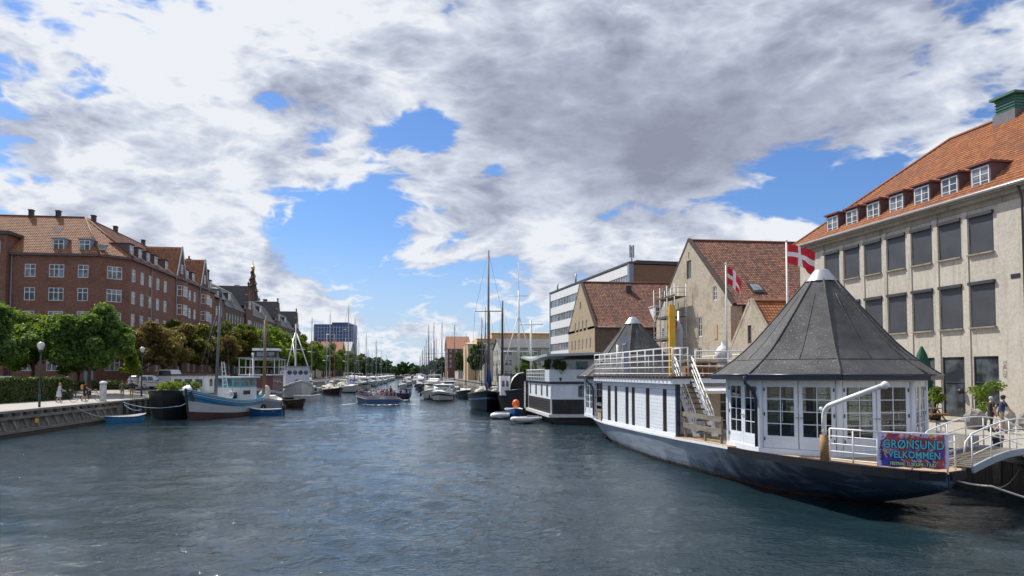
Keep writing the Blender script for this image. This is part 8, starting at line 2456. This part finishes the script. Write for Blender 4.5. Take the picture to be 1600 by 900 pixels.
# ================================================================== PEOPLE, BICYCLES
BODY_JOBS = []
def person(name, label, loc, rz, pose, shirt, trousers, hair=HAIR_DK, hat=None, shoes=None, bare_legs=False, bare_arms=True, h=1.74, group=None, skirt=None, fingers=True):
    """one continuous skinned body; clothing by where the surface lies; pose: offsets of hands, feet, lean"""
    root = thing(name, label, 'person', loc, rz, group)
    k = h / 1.74
    g = lambda *a: Vector(a) * k
    sit = pose.get('sit', False)
    hipz = .48 if sit else pose.get('hip', .92)
    lean = pose.get('lean', 0.05); turn = pose.get('head', (0, .03))
    J = {}
    J['pel'] = g(0, 0, hipz)
    J['wai'] = g(0, lean * .35, hipz + .16); J['che'] = g(0, lean * .75, hipz + .40); J['nb'] = g(0, lean, hipz + .53)
    J['nk'] = g(turn[0] * .3, lean + turn[1] * .5, hipz + .61); J['hd'] = g(turn[0], lean + turn[1], hipz + .70); J['tp'] = g(turn[0], lean + turn[1] - .01, hipz + .78)
    for s, n in ((-1, 'l'), (1, 'r')):
        J['sh' + n] = g(s * .185, lean * .95, hipz + .47)
        e, w = pose.get('arm' + n, ((s * .25, .02, .20), (s * .24, .10, -.03)))
        J['el' + n] = g(e[0], e[1] + lean * .6, hipz + e[2]); J['wr' + n] = g(w[0], w[1] + lean * .3, hipz + w[2])
        d = (J['wr' + n] - J['el' + n]).normalized(); J['ha' + n] = J['wr' + n] + d * .09 * k
        J['hp' + n] = g(s * .095, 0, hipz - .03)
        kn, an = pose.get('leg' + n, ((s * .10, .02, .48), (s * .10, -.02, .08)))
        J['kn' + n] = g(*kn); J['an' + n] = g(*an); J['to' + n] = g(an[0] + s * .02, an[1] + .17, max(.035, an[2] - .05))
    R = dict(pel=.135, wai=.125, che=.145, nb=.075, nk=.055, hd=.085, tp=.07)
    for n in 'lr': R.update({'sh' + n: .07, 'el' + n: .047, 'wr' + n: .032, 'ha' + n: .030, 'hp' + n: .10, 'kn' + n: .062, 'an' + n: .043, 'to' + n: .036})
    E_ = [('pel', 'wai'), ('wai', 'che'), ('che', 'nb'), ('nb', 'nk'), ('nk', 'hd'), ('hd', 'tp')]
    for n in 'lr': E_ += [('nb', 'sh' + n), ('sh' + n, 'el' + n), ('el' + n, 'wr' + n), ('wr' + n, 'ha' + n), ('pel', 'hp' + n), ('hp' + n, 'kn' + n), ('kn' + n, 'an' + n), ('an' + n, 'to' + n)]
    names = list(J)
    me = bpy.data.meshes.new('body'); me.from_pydata([J[n] for n in names], [(names.index(a), names.index(b)) for a, b in E_], []); me.update()
    o = link('body', me, root); o['src'] = len(BODY_JOBS)
    sk = o.modifiers.new('skin', 'SKIN')
    ly = me.skin_vertices[0].data if me.skin_vertices else None
    BODY_JOBS.append((o, names, {n: R[n] * k for n in names}, J, E_, shirt, trousers, shoes or BLACK, bare_legs, bare_arms, k, fingers))
    o.modifiers.new('sub', 'SUBSURF').levels = 1
    hd, tp = J['hd'], J['tp']
    mb = MB()
    mb.ball((hd.x, hd.y - .018 * k, hd.z + .035 * k), (.098 * k, .108 * k, .10 * k), 10, 7)
    # face side stays free of hair
    keep = [i for i, f in enumerate(mb.f) if not (sum(mb.v[j][1] for j in f) / len(f) > hd.y + .03 * k and sum(mb.v[j][2] for j in f) / len(f) < hd.z + .06 * k)]
    mb.f = [mb.f[i] for i in keep]; mb.mi = [0] * len(mb.f); mb.sm = [True] * len(mb.f)
    if pose.get('long_hair'): mb.ball((hd.x, hd.y - .08 * k, hd.z - .09 * k), (.085 * k, .05 * k, .15 * k), 8, 6)
    mb.build('hair', hair, root)
    nm = MB(); nm.add([(hd.x - .014 * k, hd.y + .082 * k, hd.z - .02 * k), (hd.x + .014 * k, hd.y + .082 * k, hd.z - .02 * k), (hd.x, hd.y + .115 * k, hd.z - .016 * k), (hd.x, hd.y + .084 * k, hd.z + .03 * k)], [(0, 1, 2), (0, 2, 3), (1, 3, 2)]); nm.build('nose', SKIN, root)
    if hat is not None:
        mb = MB(); mb.lathe([(.112, .05), (.11, .10), (.07, .15), (.0, .16)], (hd.x, hd.y - .01, hd.z), 12); mb.box(hd.x - .08, hd.x + .08, hd.y + .06, hd.y + .20, hd.z + .05, hd.z + .065); mb.build('cap', hat, root)
    if skirt is not None:
        mb = MB(); mb.lathe([(.15 * k, hipz * k + .14 * k), (.17 * k, hipz * k), (.23 * k, hipz * k - .38 * k)], (0, lean * .2, 0), 14); mb.build('skirt', skirt, root)
    return root

def finish_bodies():
    for job in BODY_JOBS:
        o, names, R = job[0], job[1], job[2]
        sv = o.data.skin_vertices[0].data
        for i, n in enumerate(names): sv[i].radius = (R[n], R[n]); sv[i].use_root = (n == 'pel')
    bpy.context.view_layer.update()
    dg = bpy.context.evaluated_depsgraph_get(); dg.update()
    out = []
    for job in BODY_JOBS: out.append(bpy.data.meshes.new_from_object(job[0].evaluated_get(dg)))
    for job, me in zip(BODY_JOBS, out):
        o, names, R, J, E_, shirt, trousers, shoes, bl, ba, k, fingers = job
        o.modifiers.clear()
        me.materials.clear()
        for m in (SKIN, shirt, trousers, shoes): me.materials.append(m)
        segs = [(J[a], J[b], a, b) for a, b in E_]
        mi = []
        for p in me.polygons:
            c = p.center; best = 9; bb = None; bt = 0
            for a, b, na, nb in segs:
                ab = b - a; t = max(0, min(1, (c - a).dot(ab) / max(1e-9, ab.length_squared))); d = (c - (a + ab * t)).length
                if d < best: best, bb, bt = d, nb, t
            q = bb[:2]
            if bb in ('nk', 'hd', 'tp') : m = 0
            elif q in ('ha', 'wr'): m = 0 if (q == 'ha' or ba) else 1
            elif q in ('el',): m = 1 if bt < .55 or not ba else 0
            elif q in ('sh', 'nb', 'ch', 'wa'): m = 1
            elif q in ('hp', 'pe'): m = 2
            elif q == 'kn': m = 2
            elif q == 'an': m = 0 if bl else 2
            elif q == 'to': m = 3
            else: m = 1
            mi.append(m)
        me.polygons.foreach_set('material_index', mi); me.polygons.foreach_set('use_smooth', [True] * len(mi))
        if fingers:
            mb = MB(); mb.v = [tuple(v.co) for v in me.vertices]; mb.f = [tuple(p.vertices) for p in me.polygons]; mb.mi = list(mi); mb.sm = [True] * len(mi)
            for n, s in (('l', -1), ('r', 1)):
                w, h_ = J['wr' + n], J['ha' + n]; d = (h_ - w).normalized(); side = d.cross(Vector((s, 0, 0))); side = side.normalized() if side.length > .1 else Vector((0, 1, 0)); nrm = d.cross(side)
                for i, L in enumerate((.065, .075, .07, .055)):
                    a = h_ + side * (.024 - .016 * i) * k - d * .01; mb.tube([a, a + d * L * .5 * k + nrm * .006, a + d * L * .85 * k + nrm * .022 * k], [.0085 * k, .008 * k, .006 * k], 5)
                a = w + side * .026 * k + d * .03; mb.tube([a, a + (d * .5 + side * .8).normalized() * .035 * k, a + (d * .9 + side * .5).normalized() * .06 * k], [.011 * k, .0095 * k, .007 * k], 5)
            me2 = mb.mesh('body', [SKIN, shirt, trousers, shoes]); o.data = me2
        else: o.data = me
        o.data.name = 'body'

WALK = dict(lean=.10, legl=((-.10, .20, .50), (-.10, .18, .08)), legr=((.10, -.04, .47), (.10, -.36, .15)), arml=((-.25, -.14, .24), (-.24, -.16, .02)), armr=((.25, .16, .22), (.22, .34, .08)), hip=.90)
STROLL = dict(lean=.04, legl=((-.09, .10, .49), (-.09, .10, .08)), legr=((.09, -.02, .48), (.09, -.18, .10)), hip=.91)
PUSH = dict(lean=.08, legl=((-.09, .12, .49), (-.09, .12, .08)), legr=((.09, -.02, .48), (.09, -.22, .11)), arml=((-.24, .14, .28), (-.20, .40, .16)), armr=((.26, .12, .28), (.32, .40, .14)), hip=.90)
SITP = dict(sit=True, lean=.02, legl=((-.11, .40, .46), (-.11, .42, .06)), legr=((.11, .40, .46), (.11, .42, .06)), arml=((-.25, .06, .22), (-.14, .28, .08)), armr=((.25, .06, .22), (.14, .28, .08)))
GUIDE = dict(lean=.0, armr=((.30, .05, .62), (.52, .10, .80)), arml=((-.26, .02, .22), (-.22, .16, .10)))
STAND = dict(lean=.02)

gz = 1.36
cl = dict(navy=cloth('navy', (.03, .04, .10)), black=cloth('black', (.025, .025, .028)), khaki=cloth('khaki', (.30, .22, .13)), pale=cloth('pale', (.55, .58, .60)), grey=cloth('grey', (.16, .16, .17)),
          red=cloth('red', (.50, .04, .04)), blue=cloth('blue', (.06, .12, .32)), white=cloth('white', (.70, .70, .70)), mustard=cloth('mustard', (.55, .27, .03)), olive=cloth('olive', (.12, .11, .06)), denim=cloth('denim', (.08, .11, .18)), pink=cloth('pink', (.5, .25, .25)))
# the pair walking on the right quay (heading right)
person('person', 'person in navy shirt, dark cap and tan shorts striding right beside the boulders', (27.5, 31.6, gz), R_(-100), WALK, cl['navy'], cl['khaki'], HAIR_DK, hat=cl['black'], bare_legs=True, h=1.80)
person('person', 'grey haired person in dark clothes walking behind the one in navy shirt', (27.3, 32.0, gz), R_(-100), STROLL, cl['black'], cl['black'], HAIR_GREY, h=1.74)
# couple seen from behind on the left quay
zz = land_z(-27.6, 77) + .03
person('person', 'person with dark jacket and grey trousers, left one of the couple by the iron fence', (-28.05, 76.6, zz), R_(20), STROLL, cl['olive'], cl['grey'], HAIR_DK, bare_arms=False, h=1.76)
person('person', 'person in black top and taupe trousers, right one of the couple by the iron fence', (-27.3, 76.9, zz), R_(15), STROLL, cl['black'], cl['khaki'], HAIR_DK, bare_arms=False, h=1.84)
# cyclists pushing bikes
person('person', 'blond person in pale dress pushing a bicycle along the hedge', (-29.75, 67.4, 1.69), R_(-62), dict(PUSH, long_hair=True), cl['pale'], cl['pale'], HAIR_BLOND, bare_legs=True, h=1.70, skirt=cl['pale'])
p2 = person('person', 'person in black shorts with mustard backpack pushing a bicycle', (-28.55, 69.4, 1.69), R_(-62), PUSH, cl['black'], cl['black'], HAIR_DK, bare_legs=True, h=1.78)
mb = MB(); mb.prism([(-.16, -.26), (.16, -.26), (.18, -.10), (-.18, -.10)], 1.08, [1.46, 1.46, 1.50, 1.50]); o = mb.build('backpack', cl['mustard'], None, (-28.55, 69.4, 1.69), R_(-62)); tag(o, 'mustard yellow backpack worn by the person beside the round post', 'backpack')

def bicycle(name, label, x, y, z, rz):
    root = thing(name, label, 'bicycle', (x, y, z), rz)
    def ring(r, t, n=20): return [(r * math.cos(2 * math.pi * i / n), 0, r * math.sin(2 * math.pi * i / n)) for i in range(n + 1)]
    tm = MB(); tm.tube(ring(.34, .02), .022, 6, cap=False); tme = tm.mesh('tyre', RUBBER)
    sm = MB()
    for i in range(12): sm.beam((0, 0, 0), (.33 * math.cos(i * math.pi / 6), 0, .33 * math.sin(i * math.pi / 6)), .006)
    sme = sm.mesh('spokes', STEEL)
    for xw in (-.54, .54): 
        w = link('wheel', tme, root, (xw, 0, .36)); link('spokes', sme, w)
    mb = MB()
    for a, b in (((-.54, .36), (-.1, .34)), ((-.54, .36), (-.2, .82)), ((-.1, .34), (-.22, .92)), ((-.1, .34), (.36, .82)), ((-.19, .80), (.34, .86)), ((.54, .36), (.33, 1.0))): mb.tube([(a[0], 0, a[1]), (b[0], 0, b[1])], .018, 6)
    mb.build('frame', BLACK, root)
    mb = MB(); mb.tube([(.18, -.27, 1.04), (.30, -.2, 1.08), (.34, 0, 1.02), (.30, .2, 1.08), (.18, .27, 1.04)], .014, 6); mb.build('handlebar', STEEL, root)
    mb = MB(); mb.ball((-.24, 0, .95), (.14, .08, .035), 8, 5); mb.build('saddle', BLACK, root)
bicycle('bicycle', 'bicycle pushed by the blond person in the pale dress', -29.35, 67.9, 1.69, R_(28))
bicycle('bicycle', 'bicycle pushed by the person with the mustard backpack', -28.1, 69.9, 1.69, R_(28))

# people on the water
tbx, tby, ta = -5.3, 108.0, R_(101)
rng = random.Random(12)
cols_ = [cl[k_] for k_ in ('blue', 'red', 'red', 'navy', 'white', 'black', 'grey', 'olive', 'pink', 'pale')]
hairs = [HAIR_DK, HAIR_BLOND, HAIR_GREY, HAIR_DK]
seat_names = {}
protos = []
TG = 'passengers seated in the tour boat'
for i in range(6):
    protos.append(person('person', 'passenger seated with others on a bench of the tour boat', (0, 0, -50), 0, SITP, cols_[i], cl['denim'] if i % 2 else cl['black'], hairs[i % 4], group=TG, fingers=False))
first = [True] * 6
for r_ in range(9):
    for (yy) in (-1.75, -.9, .9, 1.75):
        if rng.random() < .22: continue
        lx = -6.05 + r_ * 1.25
        wx, wy = tbx + lx * math.cos(ta) - yy * math.sin(ta), tby + lx * math.sin(ta) + yy * math.cos(ta)
        i = rng.randrange(6)
        if r_ == 0 and abs(yy + .9) < .1: continue
        if first[i]:
            protos[i].location = (wx, wy, .60); protos[i].rotation_euler = (0, 0, ta - math.pi / 2); first[i] = False
        else: copy_tree(protos[i], loc=(wx, wy, .60), rotz=ta - math.pi / 2)
person('person', 'person standing in the tour boat with one arm raised and dark cap', (tbx - 6.5 * math.cos(ta) + .2 * math.sin(ta) + .9, tby - 6.0 * math.sin(ta), .63), R_(170), GUIDE, cl['black'], cl['black'], HAIR_DK, hat=cl['black'], fingers=False, h=1.8)
person('person', 'person in dark clothes sitting at the left end of the open launch', (-1.9, 119.9, .35), R_(-10), SITP, cl['black'], cl['denim'], HAIR_DK, fingers=False)
person('person', 'person standing in the middle of the open launch in blue clothes', (-1.0, 120.2, .22), R_(10), STAND, cl['navy'], cl['denim'], HAIR_DK, bare_arms=False, fingers=False)
person('person', 'person standing at the right side of the open launch in dark clothes', (-.45, 120.6, .22), R_(10), STAND, cl['blue'], cl['black'], HAIR_DK, bare_arms=False, fingers=False)
finish_bodies()
# copies of seated passengers take the finished mesh of their source
_fin = {}
for job in BODY_JOBS: _fin[job[0].name] = job[0].data
for o in bpy.data.objects:
    if o.name.startswith('body.') or o.name == 'body':
        if o.type == 'MESH' and len(o.data.polygons) == 0 and o.parent is not None:
            for j in BODY_JOBS:
                if j[0].parent['label'] == o.parent.get('label') and o.get('src') == j[0].get('src'):
                    o.data = j[0].data
            o.modifiers.clear()

# foam behind the tour boat
def wake():
    m, t, b = new_mat('foam')
    n = t.noise(pos(t), 2.2, 6, 0.7)
    b.inputs['Base Color'].default_value = (.75, .78, .8, 1); b.inputs['Roughness'].default_value = .8
    tr = t.node('ShaderNodeBsdfTransparent'); mx = t.node('ShaderNodeMixShader')
    t.l.new(t.sstep(n, .48, .62), mx.inputs[0]); t.l.new(tr.outputs[0], mx.inputs[1]); t.l.new(b.outputs[0], mx.inputs[2]); t.l.new(mx.outputs[0], t.n['Material Output'].inputs[0])
    mb = MB(); rng = random.Random(2)
    def strip(P, w):
        for a, b_, wa, wb in zip(P[:-1], P[1:], w[:-1], w[1:]):
            mb.poly([(a[0] - wa, a[1], .055), (a[0] + wa, a[1], .055), (b_[0] + wb, b_[1], .055), (b_[0] - wb, b_[1], .055)])
    strip([(-4.3, 101.2), (-4.1, 99.6), (-3.9, 97.0)], [2.7, 2.3, 1.0])
    strip([(-7.9, 104), (-8.6, 101), (-9.4, 97.5)], [.4, .6, .2]); strip([(-1.3, 102), (-.2, 99.5), (1.0, 97)], [.4, .6, .2])
    strip([(-1.3, 117.6), (-1.2, 115.8), (-1.1, 114)], [.8, .6, .2])
    tag(mb.build('wake_foam', m), kind='stuff')
wake()
